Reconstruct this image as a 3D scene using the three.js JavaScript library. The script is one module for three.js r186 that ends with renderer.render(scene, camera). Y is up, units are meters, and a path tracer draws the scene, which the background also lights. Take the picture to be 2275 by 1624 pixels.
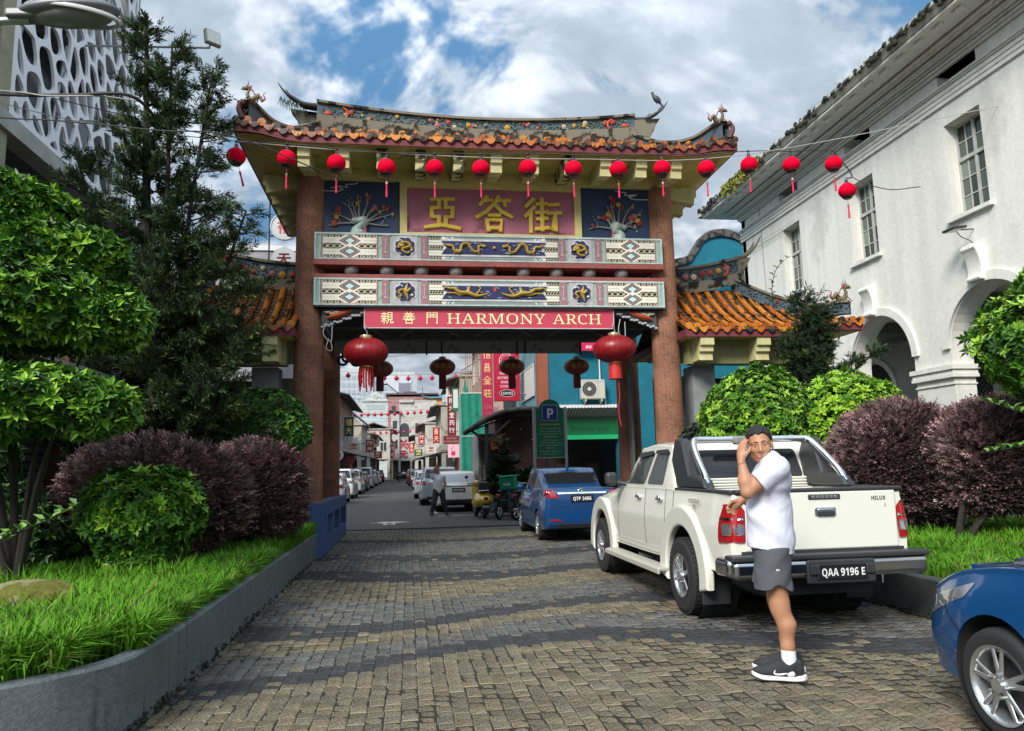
import * as THREE from 'three';
import { mergeGeometries, mergeVertices } from 'three/addons/utils/BufferGeometryUtils.js';
import { RoundedBoxGeometry } from 'three/addons/geometries/RoundedBoxGeometry.js';
import { TessellateModifier } from 'three/addons/modifiers/TessellateModifier.js';
import { Brush, Evaluator, SUBTRACTION } from 'three-bvh-csg';
import { MeshBVH } from 'three-mesh-bvh';

// ---------- camera, renderer, sky, sun ----------
const scene = new THREE.Scene();
const renderer = new THREE.WebGLRenderer({ antialias: true });
renderer.toneMapping = THREE.LinearToneMapping;
renderer.toneMappingExposure = 1.85;
renderer.shadowMap.enabled = true;
const EYE = [0, 1.45, 0], FOCAL = 1650, YAW = 8.0, PITCH = 7.9, ROLL = 1.3;      // focal in units of 1624 picture heights
const camera = new THREE.PerspectiveCamera(2 * Math.atan(812 / FOCAL) * 180 / Math.PI, 1024 / 731, 0.1, 2000);
{
  const d = Math.PI / 180, cy = Math.cos(YAW * d), sy = Math.sin(YAW * d), cp = Math.cos(PITCH * d), sp = Math.sin(PITCH * d);
  const f = new THREE.Vector3(sy * cp, sp, -cy * cp), r0 = new THREE.Vector3(cy, 0, sy), u0 = new THREE.Vector3().crossVectors(r0, f);
  const c = Math.cos(ROLL * d), s = Math.sin(ROLL * d);
  const r = r0.clone().multiplyScalar(c).addScaledVector(u0, -s), u = r0.clone().multiplyScalar(s).addScaledVector(u0, c);
  camera.quaternion.setFromRotationMatrix(new THREE.Matrix4().makeBasis(r, u, f.clone().negate()));
  camera.position.set(...EYE);
}
const SUN_DIR = new THREE.Vector3(-0.46, 0.6, 0.65).normalize();
const sun = new THREE.DirectionalLight(new THREE.Color(1, 0.95, 0.88), 2.4);
sun.name = 'sun'; sun.position.copy(SUN_DIR).multiplyScalar(60); sun.castShadow = true; sun.shadow.radius = 38;
sun.shadow.mapSize.set(2048, 2048);
Object.assign(sun.shadow.camera, { left: -40, right: 40, top: 40, bottom: -40, near: 1, far: 160 });
scene.add(sun, sun.target);

// ---------- noise ----------
const rng = (s) => () => { s = (s + 0x6d2b79f5) | 0; let t = Math.imul(s ^ (s >>> 15), 1 | s); t = (t + Math.imul(t ^ (t >>> 7), 61 | t)) ^ t; return ((t ^ (t >>> 14)) >>> 0) / 4294967296; };
const hash3 = (x, y, s) => { let h = Math.imul(x, 374761393) ^ Math.imul(y, 668265263) ^ Math.imul(s, 1442695041); h = Math.imul(h ^ (h >>> 13), 1274126177); return ((h ^ (h >>> 16)) >>> 0) / 4294967296; };
const mod = (a, n) => ((a % n) + n) % n, sm = (t) => t * t * (3 - 2 * t), lerp = (a, b, t) => a + (b - a) * t, clamp = (x, a = 0, b = 1) => Math.min(b, Math.max(a, x)), step = (a, b, x) => sm(clamp((x - a) / (b - a)));
function vnoise(x, y, seed, per = 0) {
  const ix = Math.floor(x), iy = Math.floor(y), fx = sm(x - ix), fy = sm(y - iy), w = per ? (v) => mod(v, per) : (v) => v;
  return lerp(lerp(hash3(w(ix), w(iy), seed), hash3(w(ix + 1), w(iy), seed), fx), lerp(hash3(w(ix), w(iy + 1), seed), hash3(w(ix + 1), w(iy + 1), seed), fx), fy);
}
function fbm(x, y, seed, oct = 5, per = 0, gain = 0.5) { let a = 1, s = 0, n = 0; for (let i = 0; i < oct; i++) { s += a * vnoise(x, y, seed + i * 17, per); n += a; a *= gain; x *= 2; y *= 2; per *= 2; } return s / n; }

// ---------- sky: layered cloud with blue gaps ----------
{
  const W = 4096, H = 2048, data = new Float32Array(W * H * 4);
  const sky = (az, el) => {                                        // radiance of the sky in a direction
    const y = Math.sin(el), x = Math.cos(az) * Math.cos(el), z = Math.sin(az) * Math.cos(el);
    if (y < -0.02) { const g = lerp(0.3, 0.12, step(0, 0.3, -y)); return [g, g, g]; }
    const ca = Math.cos(0.19), sa = Math.sin(0.19), X = x * ca - z * sa, Z = x * sa + z * ca, k = 1 / (Math.max(y, 0) + 0.32), u = X * k * 1.9 + 3.1, v = Z * k * 1.9 - 7.4;
    const wx = fbm(u * 1.3 + 5, v * 1.3, 11, 3) - 0.5, wy = fbm(u * 1.3, v * 1.3 + 9, 23, 3) - 0.5;
    const a = fbm(u * 1.2 + wx, v * 1.6 + wy, 3, 4), c8 = fbm(u * 6.5 + wx * 4, v * 8.5 + wy * 4, 71, 6, 0, 0.6), body = fbm(u * 0.8 + 2, v * 0.8 + 4, 41, 3), b = fbm(u * 3.2 - wy * 3, v * 3.8 + wx * 2, 87, 5, 0, 0.57);
    const low = 0.5 - Math.min(0.5, Math.max(y, 0) * 1.3), puffy = step(0.42, 0.6, body);
    const cover = step(0.385, 0.54, a * 0.5 + b * 0.3 + c8 * lerp(0.16, 0.36, puffy) + low * 0.16 - 0.055 + (1 - puffy) * 0.1);
    const shade = clamp(step(0.4, 0.62, b * 0.5 + a * 0.3 + (1 - c8) * 0.22) * 0.9 + 0.1 * (1 - puffy));
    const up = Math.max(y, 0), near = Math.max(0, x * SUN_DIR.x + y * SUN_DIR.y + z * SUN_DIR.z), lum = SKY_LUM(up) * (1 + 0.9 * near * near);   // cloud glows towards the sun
    const blue = [0.12 + 0.3 * (1 - up) ** 5, 0.3 + 0.3 * (1 - up) ** 5, 0.56 + 0.2 * (1 - up) ** 5], white = [0.82, 0.88, 0.95], grey = [0.38, 0.47, 0.57];
    return [0, 1, 2].map((c) => lerp(blue[c] * 0.85, lerp(white[c], grey[c], shade * 0.95) * lerp(0.84, 1.16, c8), cover) * lum);
  };
  const ang = (i, j) => [((i + 0.5) / W - 0.5) * 2 * Math.PI, ((j + 0.5) / H - 0.5) * Math.PI];
  for (let J = 0; J < H; J += 4) for (let I = 0; I < W; I += 4) {   // every texel where the view may turn, one sample per 4 x 4 elsewhere
    const [az, el] = ang(I + 1.5, J + 1.5), fine = el > -0.02 && el < 0.72 && Math.abs(az + Math.PI / 2 - 0.14) < 0.75, c0 = fine ? null : sky(az, el);
    for (let j = J; j < J + 4; j++) for (let i = I; i < I + 4; i++) { const c = c0 ?? sky(...ang(i, j)), o = (j * W + i) * 4; data[o] = c[0]; data[o + 1] = c[1]; data[o + 2] = c[2]; data[o + 3] = 1; }
  }
  const t = new THREE.DataTexture(data, W, H, THREE.RGBAFormat, THREE.FloatType);
  t.mapping = THREE.EquirectangularReflectionMapping; t.magFilter = THREE.LinearFilter; t.minFilter = THREE.LinearFilter; t.needsUpdate = true;
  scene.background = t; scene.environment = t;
}
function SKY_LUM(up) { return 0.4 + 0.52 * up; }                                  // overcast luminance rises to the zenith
// ---------- helpers ----------
const V = (x, y, z) => new THREE.Vector3(x, y, z), PI = Math.PI, used = new Map();
function numbered(n) { const k = used.get(n) ?? 0; used.set(n, k + 1); return k ? n + '_' + String(k).padStart(3, '0') : n; }
function metricUV(g) {
  const p = g.attributes.position, n = g.attributes.normal, uv = new Float32Array(p.count * 2);
  for (let i = 0; i < p.count; i++) {
    const x = Math.abs(n.getX(i)), y = Math.abs(n.getY(i)), z = Math.abs(n.getZ(i));
    if (y > x && y > z) { uv[2 * i] = p.getX(i); uv[2 * i + 1] = p.getZ(i); }
    else if (x > z) { uv[2 * i] = p.getZ(i); uv[2 * i + 1] = p.getY(i); }
    else { uv[2 * i] = p.getX(i); uv[2 * i + 1] = p.getY(i); }
  }
  g.setAttribute('uv', new THREE.BufferAttribute(uv, 2)); return g;
}
function prep(g) {
  if (g.index) g = g.toNonIndexed();
  for (const k of Object.keys(g.attributes)) if (!['position', 'normal', 'uv'].includes(k)) g.deleteAttribute(k);
  if (!g.attributes.normal) g.computeVertexNormals();
  if (!g.attributes.uv) g.setAttribute('uv', new THREE.BufferAttribute(new Float32Array(g.attributes.position.count * 2), 2));
  g.groups.length = 0; g.morphAttributes = {}; return g;
}
const merge = (list) => (list.length === 1 ? prep(list[0]) : mergeGeometries(list.map(prep)));
function mesh(name, geo, mat, parent = scene) {
  if (Array.isArray(geo)) geo = merge(geo);
  if (mat.userData.metric && !geo.userData.muv) { metricUV(geo); geo.userData.muv = true; }
  const m = new THREE.Mesh(geo, mat); m.name = parent === scene ? numbered(name) : name; m.castShadow = m.receiveShadow = true; parent.add(m); return m;
}
function tag(o, label, category, group) { o.userData.label = label; o.userData.category = category; if (group) o.userData.group = group; return o; }
function thing(name, label, category, pos = [0, 0, 0], turn = 0, group) {
  const o = new THREE.Group(); o.name = numbered(name); scene.add(o); o.position.set(...pos); o.rotation.y = turn; return tag(o, label, category, group);
}
function struct(name, geo, mat, parent = scene) { const m = mesh(name, geo, mat, parent); m.userData.kind = 'structure'; return m; }
function dup(src, label, pos, turn, group) { const c = src.clone(); c.name = numbered(src.userData.base ?? src.name); c.userData = { ...src.userData, label }; if (group) c.userData.group = group; scene.add(c); if (pos) c.position.set(...pos); if (turn !== undefined) c.rotation.y = turn; return c; }
const E4 = (x, y, z, rx = 0, ry = 0, rz = 0, s = 1) => new THREE.Matrix4().compose(V(x, y, z), new THREE.Quaternion().setFromEuler(new THREE.Euler(rx, ry, rz)), Array.isArray(s) ? V(...s) : V(s, s, s));
const at = (g, x, y, z, rx = 0, ry = 0, rz = 0, s = 1) => g.applyMatrix4(E4(x, y, z, rx, ry, rz, s));
const box = (w, h, d, x = 0, y = 0, z = 0, rx = 0, ry = 0, rz = 0) => at(new THREE.BoxGeometry(w, h, d), x, y, z, rx, ry, rz);
const span = (x0, x1, y0, y1, z0, z1) => box(Math.abs(x1 - x0), Math.abs(y1 - y0), Math.abs(z1 - z0), (x0 + x1) / 2, (y0 + y1) / 2, (z0 + z1) / 2);
const rbox = (w, h, d, r, x = 0, y = 0, z = 0, rx = 0, ry = 0, rz = 0, seg = 2) => at(new RoundedBoxGeometry(w, h, d, seg, Math.min(r, w / 2.01, h / 2.01, d / 2.01)), x, y, z, rx, ry, rz);
const cyl = (r0, r1, h, x = 0, y = 0, z = 0, n = 16, rx = 0, rz = 0) => at(new THREE.CylinderGeometry(r1, r0, h, n), x, y, z, rx, 0, rz);   // r0 below, r1 above
const ball = (r, x = 0, y = 0, z = 0, n = 14, s = [1, 1, 1]) => at(new THREE.SphereGeometry(r, n, Math.max(6, Math.round(n * 0.7))), x, y, z, 0, 0, 0, s);
function bar(a, b, r, n = 8, r2 = r) {
  const A = V(...a), Bv = V(...b), d = Bv.clone().sub(A), L = d.length();
  const g = new THREE.CylinderGeometry(r2, r, L, n); g.applyQuaternion(new THREE.Quaternion().setFromUnitVectors(V(0, 1, 0), d.normalize()));
  return g.translate((A.x + Bv.x) / 2, (A.y + Bv.y) / 2, (A.z + Bv.z) / 2);
}
const tube = (pts, r, n = 6, seg) => new THREE.TubeGeometry(new THREE.CatmullRomCurve3(pts.map((p) => V(...p)), false, 'catmullrom', 0.5), seg ?? pts.length * 5, r, n);
function taperTube(pts, rad, n = 8, seg) {                        // radius from a function of 0..1
  const c = new THREE.CatmullRomCurve3(pts.map((p) => V(...p))), S = seg ?? pts.length * 4, g = new THREE.TubeGeometry(c, S, 1, n), p = g.attributes.position;
  for (let i = 0; i <= S; i++) { const o = c.getPointAt(i / S), r = rad(i / S); for (let j = 0; j <= n; j++) { const k = i * (n + 1) + j; p.setXYZ(k, o.x + (p.getX(k) - o.x) * r, o.y + (p.getY(k) - o.y) * r, o.z + (p.getZ(k) - o.z) * r); } }
  g.computeVertexNormals(); return g;
}
const lathe = (pts, n = 24) => new THREE.LatheGeometry(pts.map((p) => new THREE.Vector2(Math.max(p[0], 0.0001), p[1])), n);
const shapeOf = (pts) => new THREE.Shape(pts.map((p) => new THREE.Vector2(p[0], p[1])));
const extrude = (shape, d, bevel = 0, seg = 12) => new THREE.ExtrudeGeometry(Array.isArray(shape) ? shapeOf(shape) : shape, { depth: d, bevelEnabled: bevel > 0, bevelSize: bevel, bevelThickness: bevel, bevelSegments: 1, curveSegments: seg });
// grid surface from a function of (u, v) in 0..1
function surf(nu, nv, f) {
  const pos = [], uv = [], idx = [];
  for (let j = 0; j <= nv; j++) for (let i = 0; i <= nu; i++) { pos.push(...f(i / nu, j / nv)); uv.push(i / nu, j / nv); }
  for (let j = 0; j < nv; j++) for (let i = 0; i < nu; i++) { const a = j * (nu + 1) + i, b = a + nu + 1; idx.push(a, a + 1, b, b, a + 1, b + 1); }
  const g = new THREE.BufferGeometry(); g.setAttribute('position', new THREE.Float32BufferAttribute(pos, 3)); g.setAttribute('uv', new THREE.Float32BufferAttribute(uv, 2)); g.setIndex(idx); g.computeVertexNormals(); return g;
}
// ---------- textures ----------
function tex(size, f, srgb = true, rep = 1) {
  const d = new Uint8Array(size * size * 4);
  for (let j = 0; j < size; j++) for (let i = 0; i < size; i++) { const c = f(i / size, j / size), o = (j * size + i) * 4; for (let k = 0; k < 3; k++) d[o + k] = clamp(Array.isArray(c) ? c[k] : c) * 255; d[o + 3] = 255; }
  const t = new THREE.DataTexture(d, size, size); t.wrapS = t.wrapT = THREE.RepeatWrapping; t.magFilter = THREE.LinearFilter; t.minFilter = THREE.LinearMipmapLinearFilter; t.generateMipmaps = true; if (srgb) t.colorSpace = THREE.SRGBColorSpace; t.repeat.set(rep, rep); t.needsUpdate = true; return t;
}
const rep = (t, x, y = x) => { const c = t.clone(); c.repeat.set(x, y); c.needsUpdate = true; return c; };
function canvasTex(w, h, draw) { const c = document.createElement('canvas'); c.width = w; c.height = h; const x = c.getContext('2d'); draw(x, w, h); const t = new THREE.CanvasTexture(c); t.colorSpace = THREE.SRGBColorSpace; t.anisotropy = 4; return t; }
const T = {
  fine: tex(512, (u, v) => fbm(u * 64, v * 64, 5, 3, 64), false),
  mottle: tex(512, (u, v) => { const m = fbm(u * 5, v * 5, 9, 5, 5), f = fbm(u * 90, v * 90, 31, 2, 90); const k = 0.86 + 0.2 * (m - 0.5) + 0.1 * (f - 0.5); return [k, k, k * 0.995]; }),
  stain: tex(512, (u, v) => { const m = fbm(u * 4, v * 4, 19, 6, 4), s = 0.5, f = vnoise(u * 160, v * 160, 3, 160), k = 0.83 + 0.26 * (m - 0.5) + 0.16 * (f - 0.5) - 0.28 * step(0.62, 0.8, m); return [k, k, k * 0.98]; }),
  weather: tex(512, (u, v) => { const m = fbm(u * 6, v * 6, 63, 6, 6), d = step(0.52, 0.68, m + 0.2 * (fbm(u * 60, v * 60, 7, 3, 60) - 0.5)); return [lerp(0.92, 0.24, d), lerp(0.91, 0.23, d), lerp(0.87, 0.2, d)]; }),
  grit: tex(512, (u, v) => { const k = 0.62 + 0.5 * (fbm(u * 60, v * 60, 8, 3, 60) - 0.5) + 0.4 * (hash3(Math.floor(u * 512), Math.floor(v * 512), 4) - 0.5) + 0.25 * (fbm(u * 8, v * 8, 77, 4, 8) - 0.5); return [k * 1.05, k, k * 0.95]; }),
};
const flat = {};
// paint materials; metric ones take uv in metres
function mat(color, o = {}) {
  const { rough = 0.7, metal = 0, map, mrep = 1, bump, brep = 4, bs = 0.004, metric = !!(map || bump), ...rest } = o;
  const m = new (rest.transmission || rest.clearcoat || rest.sheen || rest.specularIntensity !== undefined ? THREE.MeshPhysicalMaterial : THREE.MeshStandardMaterial)({ color: Array.isArray(color) ? new THREE.Color().setRGB(...color) : new THREE.Color(color), roughness: rough, metalness: metal, ...rest });
  if (map) m.map = rep(map, mrep); if (bump) { m.bumpMap = rep(bump, brep); m.bumpScale = bs; }
  m.userData.metric = metric; return m;
}
const MT = {
  white: mat([0.8, 0.8, 0.78], { map: T.mottle, mrep: 0.35, bump: T.fine, brep: 3, bs: 0.003 }),
  cream: mat([0.8, 0.65, 0.25], { map: T.mottle, mrep: 0.7, bump: T.fine, brep: 3, bs: 0.002 }),
  soffit: mat([0.74, 0.64, 0.19], { map: T.stain, mrep: 0.5, bump: T.fine, brep: 3, bs: 0.002 }),
  pale: mat([0.84, 0.78, 0.4], { map: T.stain, mrep: 0.8, rough: 0.75 }),
  black: mat([0.02, 0.02, 0.022], { rough: 0.5 }), dark: mat([0.03, 0.03, 0.032], { rough: 0.85 }),
  steel: mat([0.45, 0.46, 0.47], { rough: 0.35, metal: 0.8 }), chrome: mat([0.85, 0.86, 0.88], { rough: 0.08, metal: 1 }),
  glass: mat([0.015, 0.018, 0.02], { rough: 0.06 }), rubber: mat([0.018, 0.018, 0.019], { rough: 0.8 }), plastic: mat([0.03, 0.031, 0.034], { rough: 0.45 }),
  gold: mat([0.55, 0.36, 0.05], { rough: 0.42, map: T.mottle, mrep: 3 }), red: mat([0.42, 0.03, 0.035], { rough: 0.5 }), maroon: mat([0.25, 0.045, 0.06], { map: T.stain, mrep: 1.2 }),
  concrete: mat([0.3, 0.31, 0.31], { map: T.stain, mrep: 0.6, bump: T.fine, brep: 4 }), wood: mat([0.12, 0.07, 0.04], { map: T.mottle, mrep: 2 }),
  bark: mat([0.055, 0.045, 0.035], { map: T.mottle, mrep: 5, bump: T.fine, brep: 8, bs: 0.01, rough: 0.95 }),
};
// brush strokes of Chinese characters: strokes split by |, points by spaces, on a 100 x 100 field, y down
const GLYPH = {
  ya: '22,14 80,12|42,14 42,36 22,38 24,62 42,62 42,86|60,13 60,36 78,36 76,62 60,62 60,86|6,91 50,84 96,93',
  da: '30,4 12,24|20,14 44,13|62,4 52,20|56,13 92,12|78,16 80,26|50,22 30,44 4,60|50,22 70,44 97,58|36,55 64,55|30,68 34,96|30,68 70,68 66,96|34,90 66,90',
  jie: '26,6 6,26|28,28 4,54|18,44 18,98|36,20 62,18|49,6 49,48|34,44 64,42|36,62 62,60|49,48 49,92|32,90 66,86|70,22 94,20|66,46 99,44|84,46 84,96 76,90',
  qin: '26,4 28,14|8,18 46,16|16,22 20,36|38,20 34,34|4,40 50,38|6,56 48,54|27,40 27,98|26,58 8,82|28,60 46,78|58,8 58,64|58,8 90,8 90,64|58,26 90,26|58,44 90,44|58,64 90,64|66,66 50,96|80,66 80,92 98,92 98,80',
  shan: '34,2 40,14|66,2 60,14|14,18 86,18|22,30 78,30|6,42 94,42|50,16 50,44|34,46 38,56|66,46 62,56|4,60 96,60|24,68 26,98|24,68 76,68 74,98|26,94 74,94',
  men: '10,6 10,98|10,6 42,6 42,44|10,24 42,24|10,42 42,42|58,6 58,44|58,6 92,6 92,96 84,90|58,24 92,24|58,42 92,42',
  xin: '28,4 6,44|18,30 18,98|60,4 66,14|36,20 96,20|44,36 88,36|44,50 88,50|46,64 48,96|46,64 86,64 84,96|48,92 84,92',
  chang: '28,6 28,44|28,6 72,6 72,44|28,25 72,25|28,44 72,44|20,54 20,98|20,54 80,54 80,98|20,75 80,75|20,96 80,96',
  jin: '50,2 28,26 4,42|50,2 74,26 96,42|30,44 70,44|16,62 84,62|50,44 50,92|30,70 36,84|70,70 62,84|6,94 94,94',
  zhuang: '8,16 92,16|34,4 34,26|66,4 66,26|14,34 14,60|14,60 34,60|34,32 34,98|8,76 34,70|44,52 96,52|70,34 70,92|40,92 98,92',
  yuan: '24,14 76,14|6,38 94,38|40,40 34,70 8,94|60,40 60,86 94,88 94,72',
  tang: '50,2 50,20|26,6 34,18|74,6 66,18|10,34 10,22 90,22 90,34|30,36 30,52 70,52 70,36 30,36|24,70 76,70|50,54 50,92|8,94 92,94',
  yao: '8,16 92,16|34,4 34,26|66,4 66,26|30,30 12,48 34,52 10,72|6,92 40,82|60,30 48,56|56,44 92,44 86,96 76,88|58,60 68,74',
  xing: '26,6 6,26|28,28 4,54|18,44 18,98|46,20 94,20|40,44 98,44|76,46 76,94 62,88',
  wei: '22,6 6,24|24,26 4,48|14,40 14,98|34,14 64,14|36,30 66,30|48,6 48,30|38,40 62,40 62,58 38,58 38,40|32,70 68,70|50,58 50,98|74,20 96,20|70,44 98,44|86,46 86,96 78,90',
  tian: '18,14 82,14|6,42 94,42|50,14 46,50 8,96|50,44 66,74 94,96',
  fu: '20,4 28,14|6,24 36,24 8,58|22,46 22,98|26,54 38,66|46,10 96,10|54,20 54,38 88,38 88,20 54,20|48,50 48,96 94,96 94,50 48,50|48,72 94,72|70,50 70,96',
};
const strokes = (k) => GLYPH[k].split('|').map((s) => s.split(' ').map((p) => p.split(',').map(Number)));
function paintGlyph(x, k, cx, cy, s, lw) { x.lineWidth = lw; x.lineCap = x.lineJoin = 'round'; for (const st of strokes(k)) { x.beginPath(); st.forEach((p, i) => x[i ? 'lineTo' : 'moveTo'](cx + (p[0] - 50) * s / 100, cy + (p[1] - 50) * s / 100)); x.stroke(); } }
function glyphGeo(k, s, w, d) {                                   // raised strokes, thick at the start and end of each
  const out = [];
  for (const st of strokes(k)) {
    const P = st.map((p) => new THREE.Vector2((p[0] - 50) * s / 100, (50 - p[1]) * s / 100)), L = [], Rr = [];
    P.forEach((p, i) => {
      const a = P[Math.max(0, i - 1)], b = P[Math.min(P.length - 1, i + 1)], t = b.clone().sub(a).normalize(), n = new THREE.Vector2(-t.y, t.x);
      const horiz = Math.abs(t.x) > Math.abs(t.y), e = i === 0 ? 0.85 : i === P.length - 1 ? (horiz ? 0.9 : 0.75) : 0.95, k2 = w * e * (horiz ? 0.8 : 1) / 2 * (i && i < P.length - 1 ? 1.12 : 1);
      const q = p.clone().addScaledVector(t, i === 0 ? -w * 0.3 : i === P.length - 1 ? w * 0.3 : 0);
      L.push(q.clone().addScaledVector(n, k2)); Rr.unshift(q.clone().addScaledVector(n, -k2));
    });
    out.push(new THREE.ExtrudeGeometry(new THREE.Shape([...L, ...Rr]), { depth: d, bevelEnabled: true, bevelSize: w * 0.18, bevelThickness: w * 0.22, bevelSegments: 2, bevelOffset: -w * 0.1 }).translate(0, 0, out.length * 0.0022));
  }
  return merge(out);
}
function printed(name, w, h, t, parent, x, y, z, ry = 0, o = {}) { const m = mesh(name, at(new THREE.PlaneGeometry(w, h), x, y, z, o.rx ?? 0, ry, 0), new THREE.MeshStandardMaterial({ map: t, roughness: o.rough ?? 0.55, transparent: !!o.cut, alphaTest: o.cut ? 0.5 : 0 }), parent); return m; }
// ---------- the setting: ground, street, stone setts ----------
const asphaltM = mat([0.16, 0.16, 0.163], { map: T.grit, mrep: 0.8, bump: T.fine, brep: 6, bs: 0.004, rough: 0.85 });
struct('ground', at(new THREE.PlaneGeometry(900, 900), 0, -0.16, -300, -PI / 2), mat([0.09, 0.09, 0.085], { map: T.grit, mrep: 0.4, rough: 0.95 }));
struct('street', span(-7, 9, -0.15, 0.0, -330, -19.55), asphaltM);
const kerbM = mat([0.3, 0.3, 0.29], { map: T.stain, mrep: 0.8 });
struct('pavement', span(-13, -5.75, -0.1, 0.13, -330, -19.6), mat([0.23, 0.22, 0.2], { map: T.stain, mrep: 0.5 }));
{ const s = new THREE.Shape([[4.75, 19.55], [14, 19.55], [14, 330], [4.6, 330], [4.6, 24.6], [3.6, 22.4]].map((p) => new THREE.Vector2(p[0], p[1])));
  const g = extrude(s, 0.22); g.rotateX(-PI / 2); g.translate(0, -0.09, 0); struct('pavement', g, mat([0.23, 0.22, 0.2], { map: T.stain, mrep: 0.5 })); }
// painted road markings
{
  const white = mat([0.62, 0.62, 0.6], { map: T.weather, mrep: 0.9, rough: 0.8 }), yellow = mat([0.5, 0.47, 0.22], { map: T.weather, mrep: 0.7 });
  const arrow = extrude([[-0.16, 0], [-0.16, 0.75], [-0.62, 0.95], [0, 1.45], [0.62, 0.95], [0.16, 0.75], [0.16, 0]], 0.004); arrow.rotateX(-PI / 2); arrow.translate(-0.55, 0, -20.95);
  struct('road_marking', arrow, white);
  const ln = []; for (let i = 0; i < 14; i++) ln.push(span(-3.72, -3.6, 0, 0.004, -28 - i * 8, -28 - i * 8 - 3)); struct('road_marking', ln, white);
  struct('road_marking', [span(-3.75, -3.2, 0, 0.004, -44.5, -39)], yellow);
  struct('road_marking', [span(0.9, 5, 0, 0.004, -24.28, -24.15), ...[0, 1, 2, 3].map((i) => span(0.86, 0.98, 0, 0.004, -26 - i * 3, -27 - i * 3))], white);
}
// setts: rows in soft waves of yellow, dark and grey granite between earth joints
{
  const pav = struct('stone_paving', span(-4.2, 7.2, -0.15, -0.022, -19.55, -1.2), mat([0.075, 0.07, 0.055], { map: T.grit, mrep: 1.5, bump: T.fine, brep: 10, bs: 0.006, rough: 0.95 }));
  tag(pav); delete pav.userData.label; delete pav.userData.category;
  const R = rng(5), graniteTex = tex(512, (u, v) => { const f = fbm(u * 40, v * 40, 12, 3, 40), g = hash3(Math.floor(u * 256), Math.floor(v * 256), 6), m = fbm(u * 9, v * 9, 55, 4, 9); const k = 0.86 + 0.5 * (f - 0.5) + 0.3 * (g - 0.5) + 0.4 * (m - 0.5) - 0.62 * step(0.53, 0.66, fbm(u * 26, v * 26, 33, 3, 26)); return [k, k, k]; });
  const bumpT = tex(512, (u, v) => fbm(u * 14, v * 14, 91, 5, 14), false);
  const wave = (x, b) => 0.52 * (1 - Math.cos((x - 1.3 - clamp((b - 6.5) * 0.55, -0.5, 3)) * 0.97)) * clamp(1.15 - (b - 6) * 0.05, 0.45, 1.15);
  const bands = [[6.55, 'y'], [7.0, 'd'], [7.7, 'g'], [8.2, 'y'], [8.75, 'd'], [9.9, 'g'], [11.2, 'y'], [12.0, 'd'], [13.3, 'g'], [14.2, 'd'], [16.4, 'g'], [17.0, 'd'], [18.6, 'y'], [30, 'g']];
  const tone = { y: [0.36, 0.305, 0.195], d: [0.088, 0.094, 0.102], g: [0.25, 0.247, 0.228] };
  const variants = []; for (let v = 0; v < 5; v++) {               // a sett: chamfered, uneven top
    const rr = rng(100 + v), top = [], e = 0.44, N = 3, g0 = surf(N, N, (u, w) => { const edge = u === 0 || u === 1 || w === 0 || w === 1; return [(u - 0.5) * (0.93 + 0.03 * rr()), edge ? -0.07 : 0.07 * rr() - 0.02, -(w - 0.5) * (0.92 + 0.03 * rr())]; });
    const p = g0.attributes.position, skirt = []; g0.computeVertexNormals();
    const ring = []; for (let i = 0; i < N; i++) ring.push(i); for (let j = 0; j < N; j++) ring.push(j * (N + 1) + N); for (let i = N; i > 0; i--) ring.push(N * (N + 1) + i); for (let j = N; j > 0; j--) ring.push(j * (N + 1));
    for (let k = 0; k < ring.length; k++) { const a = ring[k], b = ring[(k + 1) % ring.length], A = [p.getX(a), p.getY(a), p.getZ(a)], Bq = [p.getX(b), p.getY(b), p.getZ(b)]; skirt.push(...A, A[0], -0.5, A[2], ...Bq, ...Bq, A[0], -0.5, A[2], Bq[0], -0.5, Bq[2]); }
    const sg = new THREE.BufferGeometry(); sg.setAttribute('position', new THREE.Float32BufferAttribute(skirt, 3)); sg.computeVertexNormals();
    variants.push(merge([g0, sg]));
  }
  const list = [], w = 0.105;
  for (let j = -40; j < 68; j++) {
    const x = j * w; if (x < -4.1 || x > 7.1) continue;
    let b = 2.2 + R() * 0.04;
    while (b < 19.5) {
      const len = 0.112 + (R() - 0.5) * 0.012; b += len;
      const bb = b + (R() - 0.5) * 0.03, z = -(b - len / 2 - wave(x, b));
      if (z < -19.4 || z > -1.9) continue;
      if (x < -1.72 && z < -4.6) continue;                         // beds and plinths stand there
      if (x > 4.75 && z < -5.2) continue;
      const k = bands.find((q) => bb < q[0])[1], t = tone[k], mix = R() < 0.05 ? tone.y : t, br = 0.72 + 0.5 * R(), warm = 1 + 0.12 * (R() - 0.5);
      const dz = (wave(x + 0.05, b) - wave(x - 0.05, b)) / 0.1;
      list.push({ x: x + (R() - 0.5) * 0.008, z, l: len * 1.0, w: w * (0.955 + 0.05 * R()), ry: Math.atan(dz) * -0.0 + (R() - 0.5) * 0.05, dz, c: [mix[0] * br * warm, mix[1] * br, mix[2] * br / warm], v: Math.floor(R() * 5), h: (R() - 0.5) * 0.012, t: (R() - 0.5) * 0.06 });
    }
  }
  list.sort((a, b) => b.z - a.z);
  const seen = list.filter((q) => { const d = -q.z, ang = Math.atan2(q.x, d) * 180 / PI; return d > 3.5 && ang > -29 && ang < 44; });
  const near = new Set(seen.slice(0, 300)), far = list.filter((q) => !near.has(q));
  const o3 = new THREE.Object3D(), place = (o, q) => { o.position.set(q.x, -0.012 + q.h, q.z); o.rotation.set(q.t, q.ry, q.t * 0.7); o.scale.set(q.w, 0.11, q.l); };
  const cols = {}; 
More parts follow.
